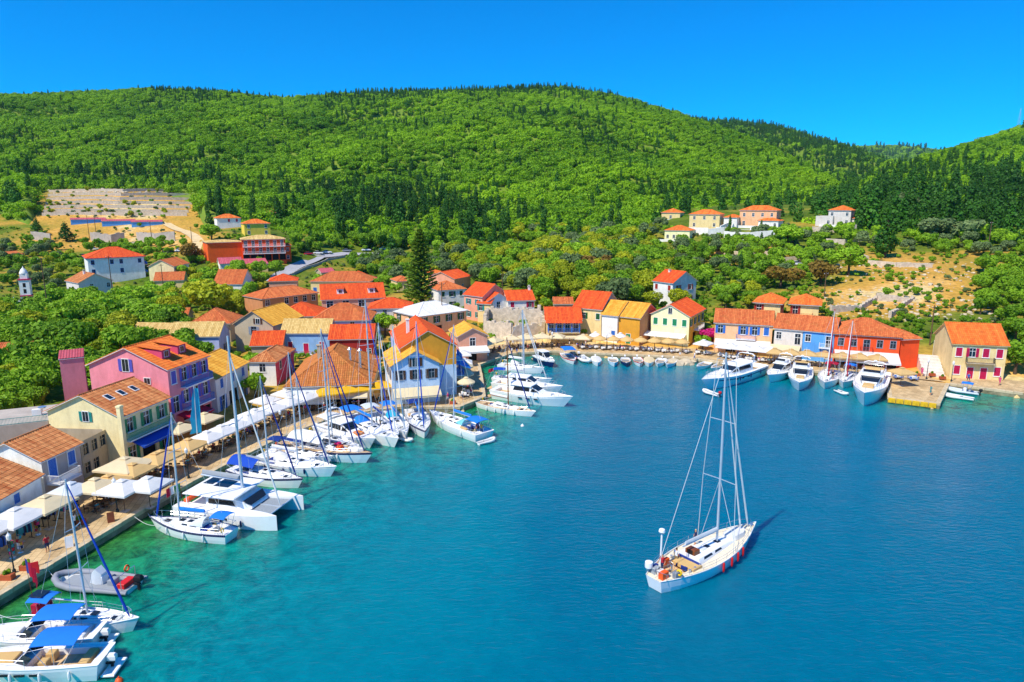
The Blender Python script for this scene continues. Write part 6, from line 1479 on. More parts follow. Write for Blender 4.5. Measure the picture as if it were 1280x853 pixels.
    sb = MB(); sb.tube([(xm - .4, -1.5, z + H*.45), (xm - .1, 0, z + H*.44), (xm - .4, 1.5, z + H*.45)], .04, 5); sb.build('spreader', M['alu'], mo)
    for s in (-1, 1): MB().tube([(xm - 1.0, s*B*.44, fb), (xm - .4, s*1.5, z + H*.45), (xm - .22, 0, z + H*.95)], .017, 4).build('shroud', M['rope'], t)
    MB().tube([(L*.40, 0, fb), (L*.36, 0, fb + 2), (xm - .2, 0, z + H*.88)], [.04, .10, .06], 6).build('furled_genoa', M['c_white'], t, True)
    zb = z + .9; MB().tube([(xm - .15, 0, zb), (xm - L*.42, 0, zb + .15)], .1, 6).build('boom', M['alu'], t, True)
    cv = MB(); cv.loft([[(xm - .2 - L*.40*q_, yy*s_, zb + .1 + .12*q_ + zz_) for yy, zz_ in ((0, 0), (.22, .1), (.2, .38), (0, .55), (-.2, .38), (-.22, .1))] for q_, s_ in ((0, .9), (.1, 1), (.6, .8), (.97, .4))], closed=True); cv.build('sail_cover', M['c_grey'], t, True)
    k = MB(); k.tb(-L*.46, -B*.30, -L*.42, B*.05, fb + .1, fb + .5, .1); k.build('kayak', M['orange'], t)
    flag(t, -L*.47, -B*.3, fb, 2.2, 1.5, [M['c_green'], M['c_white'], M['c_red']], 1.0)
    return t
# ------------------------------------------------------------------ people
def skin_person(pose):
    if pose == 'sit':
        J = dict(pel=(0,0,.50), hl=(.02,.10,.50), hr=(.02,-.10,.50), kl=(.44,.12,.50), kr=(.44,-.11,.48), al=(.46,.12,.08), ar=(.50,-.11,.08), tl=(.60,.13,.04), tr=(.64,-.12,.04),
                 ch=(-.04,0,.86), nk=(-.02,0,1.06), hd=(.0,0,1.20), tp=(0.0,0,1.31), sl=(-.03,.19,.99), sr=(-.03,-.19,.99), el=(.08,.26,.74), er=(.10,-.25,.74), wl=(.30,.18,.72), wr=(.32,-.14,.74), fl=(.38,.16,.73), fr=(.40,-.12,.75))
    else:
        k = .16 if pose == 'walk' else .0
        J = dict(pel=(0,0,.93), hl=(0,.10,.90), hr=(0,-.10,.90), kl=(k*.8+.02,.11,.50), kr=(-k*.3+.02,-.11,.50), al=(k*.9,.11,.09), ar=(-k*1.9,-.11,.11), tl=(k*.9+.14,.13,.04), tr=(-k*1.9+.14,-.13,.04),
                 ch=(0,0,1.28), nk=(0,0,1.47), hd=(.02,0,1.61), tp=(.01,0,1.72), sl=(0,.20,1.41), sr=(0,-.20,1.41), el=(-k*.6,.27,1.13), er=(k*.6-.02,-.27,1.13), wl=(-k*.3+.08,.27,.90), wr=(k*1.3+.08,-.26,.92), fl=(.12,.26,.82), fr=(k*1.5+.12,-.25,.84))
    R = dict(pel=.135, hl=.10, hr=.10, kl=.065, kr=.065, al=.042, ar=.042, tl=.035, tr=.035, ch=.145, nk=.055, hd=.10, tp=.075, sl=.062, sr=.062, el=.045, er=.045, wl=.033, wr=.033, fl=.036, fr=.036)
    E = [('pel','ch'),('ch','nk'),('nk','hd'),('hd','tp'),('ch','sl'),('ch','sr'),('sl','el'),('el','wl'),('wl','fl'),('sr','er'),('er','wr'),('wr','fr'),('pel','hl'),('hl','kl'),('kl','al'),('al','tl'),('pel','hr'),('hr','kr'),('kr','ar'),('ar','tr')]
    ks = list(J); me = bpy.data.meshes.new('person_rig'); me.from_pydata([J[k] for k in ks], [(ks.index(a), ks.index(b)) for a, b in E], [])
    o = bpy.data.objects.new('person_rig', me); COL.objects.link(o); o.modifiers.new('s', 'SKIN'); sv = me.skin_vertices[0].data
    for i, k in enumerate(ks): sv[i].radius = (R[k],)*2; sv[i].use_root = k == 'pel'
    o.modifiers.new('u', 'SUBSURF').levels = 1
    dg = bpy.context.evaluated_depsgraph_get(); dg.update(); ev = bpy.data.meshes.new_from_object(o.evaluated_get(dg)); bpy.data.objects.remove(o)
    ev.name = 'person_' + pose; ev.materials.clear()
    for m_ in ('skin', 'k_white', 'k_navy', 'hair'): ev.materials.append(M[m_])
    hz = J['hd'][2]; cz = J['nk'][2] - .03; pz = J['pel'][2]
    for p in ev.polygons:
        c = p.center; p.use_smooth = True
        if c.z > hz + .03 or (c.z > hz - .05 and c.x < J['hd'][0] - .03): i = 3
        elif c.z > cz: i = 0
        elif pose == 'sit': i = (1 if c.z > .62 and (abs(c.y) < .22 and c.x < .12) else 2 if c.x < .46 and c.z > .38 else 0)
        else: i = 1 if (c.z > pz + .02 and (abs(c.y) < .23 or c.z > 1.2)) else (2 if abs(c.y) < .22 and c.z > .45 else 0)
        p.material_index = i
    return ev
PM = {p: skin_person(p) for p in ('stand', 'walk', 'sit')}
HATS = None
def person(label, loc, rz, pose='stand', top='white', bottom='navy', hair=None, group=None, s=1.0):
    o = link('person', PM[pose], None, loc, rz); tag(o, label, 'person', group); o.scale = (s,)*3
    for i, k in ((1, 'k_' + top), (2, 'k_' + bottom)):
        o.material_slots[i].link = 'OBJECT'; o.material_slots[i].material = M[k]
    if hair: o.material_slots[3].link = 'OBJECT'; o.material_slots[3].material = hair
    return o
BLOND = mat('blond_hair', '#c9a878', .7, .2, 5.0)
# ------------------------------------------------------------------ quay furniture prototypes
def parasol_proto(m, size=3.2, h=2.5, round_=False, ridge=.75):
    t = thing('parasol', 'x', 'parasol'); MB().tube([(0,0,.0),(0,0,h+ridge)], .04, 8).build('pole', M['wood'], t)
    MB().tb(-.35, -.35, .35, .35, 0, .09, .02).build('base', M['concrete'], t)
    b = MB(); n = 12 if round_ else 8; R = size/2
    def rim(a, r_, z): 
        if round_: return (r_*cos(a), r_*sin(a), z)
        k = max(abs(cos(a)), abs(sin(a))); return (r_*cos(a)/k, r_*sin(a)/k, z)
    A = [2*pi*i/n + pi/4 for i in range(n)]
    for (r0, z0, r1, z1) in ((R, h, R*.55, h + ridge*.5), (R*.55, h + ridge*.5, .22, h + ridge*.9), (.42, h + ridge*.96, .03, h + ridge*1.18)):
        for i in range(n):
            a, c = A[i], A[(i+1) % n]; sag = .04 if r0 == R else 0
            b.add([rim(a, r0, z0 - (sag if i % 2 else 0)), rim(c, r0, z0 - (0 if i % 2 else sag)), rim(c, r1, z1), rim(a, r1, z1)], [(0,1,2,3)])
    for i in range(n):
        a, c = A[i], A[(i+1) % n]; b.add([rim(a, R*1.003, h - .22), rim(c, R*1.003, h - .22), rim(c, R, h - (.04 if not i % 2 else 0)), rim(a, R, h - (.04 if i % 2 else 0))], [(0,1,2,3)])
    b.build('canopy', m, t); f = MB()
    for a in A: p = rim(a, R*.96, h - .03); f.tube([(0,0,h + ridge*.8), p], .015, 4)
    f.build('ribs', M['wood'], t); return t
PP = {}
def parasol(px, py, col, label, size=3.2, h=2.5, group=None, rz=None, round_=False, z=None, loc=None, ridge=.75):
    key = (col, size, h, round_, ridge)
    L = at_z(px, py, QZ + h + ridge*.6) if loc is None else np.array(loc, float); gz = max(g1(L[0], L[1]), QZ) if loc is None else loc[2]
    rz = rz if rz is not None else random.uniform(-.15, .15)
    lo = (L[0], L[1], gz + (.006 if loc is None else 0))
    if key not in PP: PP[key] = parasol_proto(M['c_' + col], size, h, round_, ridge); t = PP[key]; t.location = lo; t.rotation_euler = (0,0,rz)
    else: t = copy_tree(PP[key], lo, rz)
    tag(t, label, 'parasol', group or label + 's'); return t
def chair_proto(m):
    t = thing('cafe_chair', 'x', 'chair'); MB().tb(-.22, -.22, .22, .22, .42, .47, .02).build('seat', m, t); MB().bx(-.22, -.2, .62, -.18, .2, .88).build('backrest', m, t)
    for x in (-.2, .18):
        for y in (-.2, .18): MB().bx(x, y, 0, x + .035, y + .035, .42 if x > 0 else .88).build('leg', M['wood'], t)
    return t
def table_proto(cloth):
    t = thing('cafe_table', 'x', 'table'); MB().tb(-.42, -.42, .42, .42, .72, .76, .01).build('table_top', M['wood'], t)
    if cloth:
        b = MB(); b.bx(-.45, -.45, .765, .45, .45, .775)
        for s in (-1, 1): b.add([(-.45, s*.45, .77), (.45, s*.45, .77), (.47, s*.5, .48), (-.47, s*.5, .48)], [(0,1,2,3)]); b.add([(s*.45, -.45, .77), (s*.45, .45, .77), (s*.5, .47, .48), (s*.5, -.47, .48)], [(0,1,2,3)])
        b.build('tablecloth', M['c_white'], t)
    MB().tube([(0,0,0),(0,0,.72)], .04, 6).build('leg', M['iron'], t); MB().tb(-.25, -.25, .25, .25, 0, .05, .01).build('foot', M['iron'], t); return t
CH, TB = {}, {}
TOPS = ['white','navy','red','teal','pink','black','blue','khaki','green','yellow']
NPEO = [0]
def table_set(x, y, z, rz, style, place_, n=3, peop=.5):
    ck = style; cm = dict(wood=M['wood'], white=M['white'], blue=SH['blue'])[style]
    if ck not in TB: TB[ck] = table_proto(style != 'wood'); tb = TB[ck]; tb.location = (x, y, z); tb.rotation_euler = (0, 0, rz)
    else: tb = copy_tree(TB[ck], (x, y, z), rz)
    nm = dict(wood='bare wooden', white='white clothed', blue='blue and white')[style]
    tag(tb, f'{nm} cafe table {place_}', 'table', f'{nm} cafe tables {place_}')
    for k in range(n):
        a = rz + k*2*pi/n + .3; r = .72; cx, cy = x + r*cos(a), y + r*sin(a); ca = a + pi
        if ck not in CH: CH[ck] = chair_proto(cm); c = CH[ck]; c.location = (cx, cy, z); c.rotation_euler = (0,0,ca)
        else: c = copy_tree(CH[ck], (cx, cy, z), ca)
        sn = dict(wood='brown wooden', white='white', blue='blue')[style]; tag(c, f'{sn} cafe chair at a table {place_}', 'chair', f'{sn} cafe chairs {place_}')
        if random.random() < peop:
            tp, bt = random.choice(TOPS), random.choice(['navy', 'black', 'khaki', 'white', 'blue'])
            person(f'seated guest in {tp} top {place_}', (cx + .02*cos(ca), cy + .02*sin(ca), z - .03), ca, 'sit', tp, bt, BLOND if random.random() < .3 else None, f'guests in {tp} tops {place_}'); NPEO[0] += 1
def lamp_post(px, py, label):
    q = at_z(px, py, QZ + .01); t = thing('street_lamp', label, 'lamp', q); MB().lathe([(.16, 0), (.14, .3), (.06, .4), (.05, 3.0), (.07, 3.05)], 10).build('post', M['iron'], t, True)
    MB().lathe([(.08, 3.05), (.17, 3.2), (.2, 3.55), (.05, 3.75), (.02, 3.9)], 8).build('lantern', M['white'], t)
# ------------------------------------------------------------------ boats in place
EDGE = SHORE[4:9]
def on_edge(k, f): a, c = SHORE[k], SHORE[k+1]; return a + (c - a)*f
def px_w(p): return project((p[0], p[1], 0.0))
def moor(k, f, gap, L, hd):       # stern near the quay, bow out
    p = on_edge(k, f); d = np.array([cos(radians(hd)), sin(radians(hd))]); s = p + d*gap; return px_w(s), px_w(s + d*L)
t, S, L, B, z = sailboat('long white cruising yacht under way with teak deck and red fenders', (816,739), (935,675), .30, 'gel', 'gel', M['paledeck'], 1.29, 'alu', 'white', 'white', spread=3, fend=None, mastx=.13, hood=None, name='cruising_yacht', sternw=.36, fb=1.15, rk=1.7, mx=.46)
for i, x in enumerate((-.02, .075, .155, .235)): zz, yy = deck_z(S, L*x); fender(t, L*x, -(yy + .12), zz - .45, M['redplastic'], .8)
q = MB(); q.tube([(-L*.36, .9, z), (-L*.36, .9, z + 3.2)], .08, 8); q.lathe([(.2, 3.2), (.3, 3.35), (.25, 3.55), (.05, 3.65)], 10, (-L*.36, .9, z)); q.build('radar_post', M['gel'], t, True)
q = MB(); q.loft([[(L*.24 + x, -w_, z + .12), (L*.24 + x, -w_*.8, z + .5), (L*.24 + x, w_*.8, z + .5), (L*.24 + x, w_, z + .12)] for x, w_ in ((0, .35), (.4, .75), (1.8, .8), (2.4, .5), (2.7, .1))]); q.build('deck_dinghy', M['c_white'], t, True)
q = MB(); q.tb(-L*.155, -.5, -L*.10, .5, z + .3, z + 1.0, .1); q.build('doghouse', M['teakd'], t); MB().bx(-L*.1555, -.3, z + .2, -L*.1553, .3, z + 1.0).build('companionway', M['dark'], t)
hm = Vector((L*.40, 0, deck_z(S, L*.40)[0] + .1)); MB().tube([hm, hm.lerp(Vector((L*.10, 0, z + L*1.2)), .05), hm.lerp(Vector((L*.10, 0, z + L*1.2)), .9), Vector((L*.10, 0, z + L*1.2))], [.03, .09, .05, .02], 6).build('inner_furled_sail', M['c_white'], t, True)
q = MB()
for i, (x, y, s_) in enumerate(((-.44, .5, .35), (-.45, -.5, .4), (-.41, .9, .3), (-.43, 0, .3), (-.38, -1.1, .35), (-.30, 1.0, .3))): q.tb(L*x - s_, y - s_*.6, L*x + s_, y + s_*.6, z - .1, z + s_*1.6, .08, i % 4)
q.build('stern_gear', [M['c_grey'], M['orange'], M['c_navyc'], M['c_white']], t)
q = MB(); q.tube([(-L*.38, -1.35 + .22*cos(a), z + .5 + .22*sin(a)) for a in np.linspace(0, 6.28, 12)], .09, 6, cap=False); q.build('yellow_lifebuoy', M['yellow'], t, True)
q = MB(); q.lathe([(.34, -.25), (.36, 0), (.34, .25), (.1, .3)], 10, (-L*.47, .9, z + .75)); q.build('life_raft', M['gel'], t, True)
for x in (-.27, -.22, -.17):
    for s_ in (-1, 1): MB().lathe([(.12, 0), (.09, .1), (.12, .22), (.05, .26)], 8, (L*x, s_*B*.30, z - .02)).build('winch', M['steel'], t, True)
MB().tb(-L*.06, -.35, -L*.01, .35, z + .45, z + .56, .03).tb(L*.30, -.3, L*.34, .3, z + .05, z + .16, .03).build('skylight_hatch', M['c_pale'], t)
MB().tube([(L*.5, 0, z + .5), (L*.535, 0, z + .35), (L*.53, 0, z - .1)], .07, 6).tb(L*.50, -.25, L*.53, .25, z + .25, z + .45, .03).build('anchor_roller', M['steel'], t)
an = t.rotation_euler[2]
def on_boat(x, y, zz): ca, sa = cos(an), sin(an); return (t.location.x + x*ca - y*sa, t.location.y + x*sa + y*ca, zz)
person('sailor in navy top standing by the yacht mast', on_boat(L*.02, 1.25, z - .04), an + 2.6, 'stand', 'navy', 'white', BLOND)
person('sailor in white shirt standing at the yacht cockpit', on_boat(-L*.22, .75, z - .52), an, 'stand', 'white', 'khaki')
person('sailor in red top leaning at the yacht stern', on_boat(-L*.40, .25, z - .05), an + 3, 'walk', 'red', 'navy')
# near left corner
motoryacht('white open motorboat with long blue canopy and white fenders', (136,838), (-34,846), .30, open_=True, canopy='blue', name='open_motorboat', cush='beige', fend='white')
motoryacht('white motorboat with blue canopy moored beside the small sailboat', (128,806), (-24,812), .30, open_=True, canopy='blue', name='open_motorboat', cush='white')
t3, S3, L3, B3, z3 = sailboat('small white sailboat with blue solar bimini and faded red dinghy', (47,782), (166,789), .33, 'gel', 'gel', None, 1.45, 'alu', None, 'royal', bim='blue', flagc=None, mastx=.05, nf=2, fend='white', bimx=(.0, .22))
q = MB(); q.tb(-L3*.52, -.2, -L3*.45, 1.3, z3 + .1, z3 + 1.0, .1); q.build('rolled_dinghy', M['c_red'], t3); q = MB(); q.bx(-L3*.5, -.5, z3 + 1.86, -L3*.36, .5, z3 + 1.9); q.build('solar_panel', M['winblack'], t3)
flag(t3, -L3*.46, -.4, z3 + 1.9, 3.2, 2.0, [M['c_navyc'], M['c_red'], M['c_red']], 2.6, 'ensign')
tr_, Lr, Br, zr = inflatable('grey rigid inflatable boat with covered console and red seat', (172,737), (70,727), 'greytube', engine='black', rad=.29)
q = MB(); q.loft([[(-.9 + x, -w_, zr), (-.9 + x, -w_*.8, zr + h_), (-.9 + x, w_*.8, zr + h_), (-.9 + x, w_, zr)] for x, w_, h_ in ((0, .4, .9), (.5, .5, 1.4), (.9, .4, 1.0), (1.2, .3, .2))]); q.build('console_cover', M['c_pale'], tr_, True)
q = MB(); q.tb(-Lr*.42, -.7, -Lr*.33, .7, zr*.9, zr + .4, .05); q.build('stern_seat', M['redplastic'], tr_); q = MB(); q.tube([(-Lr*.4, -.9, zr), (-Lr*.4, -.9, zr + 1.3), (-Lr*.4, .9, zr + 1.3), (-Lr*.4, .9, zr)], .035, 6); q.tube([(-Lr*.4, .25*cos(a), zr + 1.55 + .25*sin(a)) for a in np.linspace(0, 6.28, 12)], .07, 6, cap=False, mi=1); q.build('roll_bar', [M['steel'], M['orange']], tr_)
sailboat('old white sailboat with blue cockpit awning and yellow lifebuoy', (291,676), (196,661), .30, 'gel', 'navy', M['gel'], 1.28, 'alu', 'blue', 'royal', bim='blue', hood='pale', mastx=.17, fend='white', bimx=(.02, .2), flagc=None)
catamaran('wide white catamaran with solar panels and grey nets', (243,634), (364,650), B=6.6)
# row along the restaurant quay
a_, c_ = moor(4, .34, 1.4, 10, -23); sailboat('sailboat with big blue deck tent beside the catamaran', a_, c_, .31, 'gel', 'navy', None, 1.2, 'alu', 'grey', 'navyc', tent=(-.45, -.05, 'royal', 1.7), nf=2)
a_, c_ = moor(4, .58, 1.8, 11.2, -20); sailboat('pale sailboat with teal deck hatches and white bow', a_, c_, .31, 'gelblue', 'gel', M['gel'], 1.25, 'alu', 'white', 'navyc', bim=None, fend='navy', hood='white')
a_, c_ = moor(4, .78, 1.6, 9, -20); sailboat('short sailboat with round blue cover hidden among the masts', a_, c_, .32, 'gel', 'gel', None, 1.15, 'alu', 'navyc', 'white', bim='navyc')
a_, c_ = moor(4, .98, 1.6, 13.2, -23); t8, S8, L8, B8, z8 = sailboat('white and pale blue yacht with navy stripe, teak deck and white tent', a_, c_, .29, 'gelblue', 'navy', M['teak'], 1.2, 'alu', 'white', 'navyc', tent=(-.36, .05, 'white', 1.7), fend='white')
MB().loft([[(L8*.30 + x, .2-w_, z8 + .1), (L8*.30 + x, .2-w_*.8, z8 + .55), (L8*.30 + x, .2+w_*.8, z8 + .55), (L8*.30 + x, .2+w_, z8 + .1)] for x, w_ in ((0, .3), (.5, .6), (1.7, .6), (2.2, .1))]).build('deck_dinghy', M['c_white'], t8, True); MB().tb(L8*.18, -.6, L8*.24, .1, z8, z8 + .7, .1).build('orange_bag', M['orange'], t8); MB().tb(L8*.12, .2, L8*.17, .9, z8, z8 + .7, .1).build('magenta_bag', M['c_magenta'], t8)
a_, c_ = moor(5, .30, 1.6, 10, -32); sailboat('white sailboat with navy furled sail behind the motor cruiser', a_, c_, .31, 'gel', 'gel', None, 1.3, 'alu', 'white', 'navyc', bim=None)
a_, c_ = moor(5, .62, 1.6, 10.5, -38); motoryacht('white motor cruiser with orange foredeck cushion', a_, c_, .34, fly=False, cush='orange', fend='white', canopy='white')
a_, c_ = moor(6, .06, 1.6, 13.6, -48); sailboat('large modern white yacht with twin wheels and blue bimini', a_, c_, .31, 'gel', 'gel', None, 1.35, 'alu', 'blue', 'royal', bim='blue', hood='blue', sternw=.92, nf=3, fend='white', flagc=('blue', 'white'))
a_, c_ = moor(6, .42, 1.5, 11.5, -58); sailboat('white yacht with blue sail cover and dinghy at its bow', a_, c_, .32, 'gel', 'gel', None, 1.3, 'alu', 'navyc', 'pale', bim='pale', sternw=.88)
a_, c_ = moor(6, .74, 1.5, 11.0, -66); sailboat('white yacht with cyan bow cover and yellow lifebuoy', a_, c_, .32, 'gel', 'gel', None, 1.3, 'alu', 'blue', 'white', bim='blue', sternw=.88, hood='cyan')
a_, c_ = moor(7, .20, 1.5, 11.0, -74); sailboat('white yacht with royal blue furled sail by the corner quay', a_, c_, .32, 'gel', 'navy', None, 1.35, 'alu', 'blue', 'royal', bim='navyc', sternw=.85)
t12, S12, L12, B12, z12 = sailboat('white yacht moored bow to the quay with cyan bow cover and crowded stern', (606,551), (542,526), .31, 'gel', 'gel', None, 1.2, 'alu', 'blue', 'royal', bim='blue', hood='aqua', sternw=.9, fend='white', nf=2)
inflatable('small pale inflatable tied behind the crowded yacht', (600,556), (616,552), 'c_white', Lm=2.8, console=False, engine=False)
inflatable('white dinghy tied between the moored yachts', (500,549), (513,553), 'c_white', Lm=2.8, console=False, engine='black')
sailboat('low classic wooden sailboat with varnished mast and teak deck', (598,508), (664,521), .27, 'gel', 'gel', M['teak'], 1.12, 'woodmast', 'white', 'navyc', fend='white', nf=4, spread=1, wheel=False, cab=True, sternw=.5, fb=.75, flagc=None)
motoryacht('sleek white motor yacht with long pointed bow beside the classic sailboat', (620,496), (702,508), .28, fly=False, cush='white', Lm=13)
motoryacht('white flybridge boat moored behind the sleek motor yacht', (620,486), (692,494), .29, fly=False, cush='white', arch=False, Lm=11.5)
sailboat('white sailboat with blue canopy near the inner corner of the harbour', (616,478), (684,482), .30, 'gel', 'gel', None, 1.25, 'alu', 'white', 'white', bim='royal', fend='orange', nf=2, flagc=('red',))
sailboat('plain white sailboat moored nearest the promenade railings', (624,461), (676,467), .31, 'gel', 'gel', None, 1.25, 'alu', 'white', 'white', hood='white')
motoryacht('small blue hulled motorboat with white cabin', (668,449), (694,461), .34, hullm='navy', fly=False, cush='white', Lm=7, arch=False)
rowboat('little excursion boat with bright blue sun roof and red trim', (705,444), (718,457), 'gel', Lm=8.0, stripe='redplastic', canopy='blue', engine=None, cabin=False)
inflatable('white tender beside the blue roofed boat', (722,446), (738,456), 'c_white', Lm=6, console=True)
for (a, b_, lab, kw) in (((744,446),(747,454),'round white tender with pale cover by the cafe quay',dict(cover='white')), ((765,446),(768,455),'grey blue fishing boat with people on board',dict(hullm='gelblue')), ((781,446),(783,455),'bright blue open boat by the cafe quay',dict(hullm='navy')),
        ((796,446),(800,455),'white open boat with red engine cover',dict(stripe='redplastic')), ((811,447),(811,455),'white boat under a full cream cover',dict(cover='cream')), ((828,447),(822,456),'narrow white open boat beside the covered boat',dict()), ((842,448),(834,457),'grey open boat moored by the rocks',dict(hullm='gelblue')), ((884,453),(874,458),'small white rowing boat by the rocks',dict(engine=None)), ((902,455),(892,460),'small white open boat beside the big motor yacht',dict())):
    rowboat(lab, (a[0], a[1]+4), (b_[0], b_[1]+4), Lm=kw.pop('Lm', 5.8), **kw)
motoryacht('long white motor yacht with navy band and blue windscreen', (949,465), (882,488), .27, fly=False, band='navy', wind='winblack', cush='white', fend='navy', Lm=18, canopy=None)
inflatable('small white inflatable with red engine drifting behind the motor yacht', (900,497), (878,490), 'c_white', Lm=3.6, console=False, engine='redplastic')
motoryacht('compact white flybridge cruiser with cream canopy', (989,463), (960,480), .32, fly=True, cush='white', Lm=11, canopy='cream')
motoryacht('white flybridge cruiser with dark windscreen moored stern to the parasols', (1002,465), (998,492), .32, fly=True, cush='tan', Lm=13)
sailboat('white sailboat with red mast and red canopy', (1040,468), (1030,488), .34, 'gel', 'gel', None, 1.15, 'redmast', 'red', 'white', bim='red', Lm=11)
sailboat('white sailboat with red mast and blue canopy', (1064,470), (1053,487), .34, 'gel', 'gel', None, 1.15, 'redmast', 'red', 'white', bim='blue', Lm=9.5)
inflatable('small pale dinghy under the bow of the red masted boat', (1046,490), (1058,495), 'c_white', Lm=3, console=False, engine=False)
motoryacht('biggest white flybridge motor yacht with tan sunbed and black fenders', (1094,478), (1080,508), .30, fly=True, cush='beige', fend='black', Lm=17.5, fb=2.1)
inflatable('white inflatable dinghy beside the stone pier', (1214,501), (1180,496), 'c_white', Lm=4.6, console=False, engine=False)
inflatable('red trimmed inflatable with blue sun canopy by the pier', (1220,494), (1186,489), 'c_pale', Lm=4.8, console=True, engine='black', canopy='blue')
rowboat('long pale grey rowing boat along the quay of the yellow house', (1262,494), (1232,489), 'gelblue', Lm=5.2, engine=None)
rowboat('blue and white rowing boat moored by the leaning tree', (1300,492), (1277,487), 'gelblue', Lm=4.6, engine=None)
# buoys
for (px, py, lab) in ((114,838,'orange mooring buoy beside the open motorboat'), (149,852,'red mooring buoy in the green water'), (653,533,'small white mooring buoy off the classic sailboat')):
    q = at_z(px, py, 0); tag(MB().lathe([(.05, -.25), (.22, -.12), (.28, .05), (.2, .22), (.06, .3), (.04, .4)], 10, q).build('mooring_buoy', M['white' if 'white' in lab else 'orange'], None, True), lab, 'buoy')
# mooring lines
def rope(label, a, b_, za, zb, r=.022):
    A, B_ = at_z(*a, za), at_z(*b_, zb); P = [A + (B_ - A)*k/8 - np.array([0, 0, .35*sin(pi*k/8)]) for k in range(9)]
    tag(MB().tube(P, r, 5).build('mooring_line', M['rope']), label, 'rope')
rope('mooring line from the old sailboat bow to the quay', (185,642), (198,655), QZ, .9); rope('second mooring line of the old sailboat', (168,646), (198,657), QZ, .9)
rope('mooring line of the grey inflatable', (57,707), (72,722), QZ, .6); rope('thick mooring line of the small sailboat stern', (-20,781), (48,779), QZ, .7, .05); rope('thin stern line of the open motorboat', (-10,765), (40,772), QZ, .8)
# ------------------------------------------------------------------ parasols, tables and guests along the quay
random.seed(21)
QA = atan2(SHORE[3][1]-SHORE[2][1], SHORE[3][0]-SHORE[2][0])
def pz(px, py, h=2.5, ridge=.75): return at_z(px, py, QZ + h + ridge)
def qpt(k, f, off):            # point on the paving: segment, fraction, metres inland
    a, c = SHORE[k], SHORE[k+1]; t_ = (c-a)/np.linalg.norm(c-a); return a + (c-a)*f + np.array([-t_[1], t_[0]])*off
def seg_ang(k): a, c = SHORE[k], SHORE[k+1]; return atan2(c[1]-a[1], c[0]-a[0])
ZQ = QZ + .02
def row(k, f0, f1, n, off, col, place_, size=3.2, style='wood', h=2.45, tables=True, peop=.45, round_=False, nch=3, ridge=.75):
    for i in range(n):
        f = f0 + (f1-f0)*(i/(n-1) if n > 1 else 0); p = qpt(k, f, off); ang = seg_ang(k)
        gz = max(ZQ, g1(p[0], p[1]) + .02)
        nm = dict(white='white', beige='beige', tan='tan', cream='cream', yellow='bright yellow', pale='pale grey')[col]
        parasol(0, 0, col, f'square {nm} parasol {place_}' if not round_ else f'round {nm} parasol {place_}', size, h, f'{nm} parasols {place_}', ang + random.uniform(-.05, .05), round_, loc=(p[0], p[1], gz), ridge=ridge)
        if tables:
            for s in (-1, 1):
                q = p + np.array([cos(ang), sin(ang)])*s*size*.27 + np.array([-sin(ang), cos(ang)])*random.uniform(-.5, .5)
                table_set(q[0], q[1], gz, ang + random.uniform(-.2, .2), style, place_, nch, peop)
# near left shops: big canopies in front of the white and mauve houses
for (px, py, sz, col, lab) in ((-22,655,4.2,'white','white shop canopy before the low white house'), (18,640,4.2,'white','white shop canopy with clothes rails under it'), (56,624,4.0,'cream','cream shop canopy beside the mauve house'),
                               (88,607,3.4,'pale','pale blue grey canopy under the mauve house balcony'), (118,602,3.4,'cream','cream parasol below the ruined stone house'), (156,576,4.6,'cream','large two tier cream parasol at the cream house'),
                               (152,604,3.9,'white','white parasol at the lamp post terrace'), (184,600,3.6,'white','white parasol next to the beige parasols')):
    parasol(px, py, col, lab, sz, 2.7, 'shop and cafe canopies', QA, ridge=.8)
row(2, .97, 1.0, 1, 5.2, 'beige', 'on the restaurant terrace by the pink house', 3.6)
row(3, .05, .98, 3, 4.6, 'beige', 'on the restaurant terrace by the pink house', 3.6)
row(4, .02, .30, 2, 4.6, 'beige', 'on the restaurant terrace by the pink house', 3.6)
row(4, .50, 1.0, 4, 4.5, 'white', 'on the terrace beside the golden roofed house', 3.6)
row(5, .12, .95, 4, 5.4, 'white', 'in front of the market hall', 3.5)
row(5, .6, .95, 2, 9.4, 'white', 'against the market hall wall', 3.4, tables=False)
row(6, .0, .80, 4, 4.0, 'yellow', 'before the market hall', 3.7, h=2.8)
row(4, .6, .9, 2, 10.5, 'cream', 'behind the white terrace', 3.6, tables=False)
row(9, .05, .85, 3, 3.2, 'cream', 'on the corner quay by the orange gabled house', 3.0, style='white', round_=True)
row(10, .1, .9, 2, 3.4, 'white', 'by the orange gabled house', 3.2, style='white')
row(9, .3, .9, 2, 7.0, 'white', 'under the blue awnings', 3.2, tables=False)
row(11, .3, .95, 3, 4.2, 'cream', 'in front of the stone ruin', 3.2, style='wood')
row(12, .1, .9, 3, 4.2, 'cream', 'along the inner harbour quay', 3.3, style='wood', peop=.7)
row(13, .05, .95, 2, 4.0, 'cream', 'below the blue veranda house', 3.3, style='wood', peop=.7)
row(14, .03, .95, 8, 3.9, 'beige', 'on the far quay before the golden roofed houses', 3.0, style='white', round_=True, peop=.3)
row(14, .1, .35, 3, 7.4, 'white', 'under the cream waterfront house', 2.8, style='white', tables=False, round_=True)
row(15, .2, .9, 2, 4.4, 'white', 'before the pale yellow house', 3.3, style='white')
row(16, .1, .95, 4, 4.6, 'white', 'below the tawny waterfront house', 3.3, style='white')
row(17, .06, .95, 7, 3.8, 'tan', 'along the moored motor yachts', 3.1, style='wood')
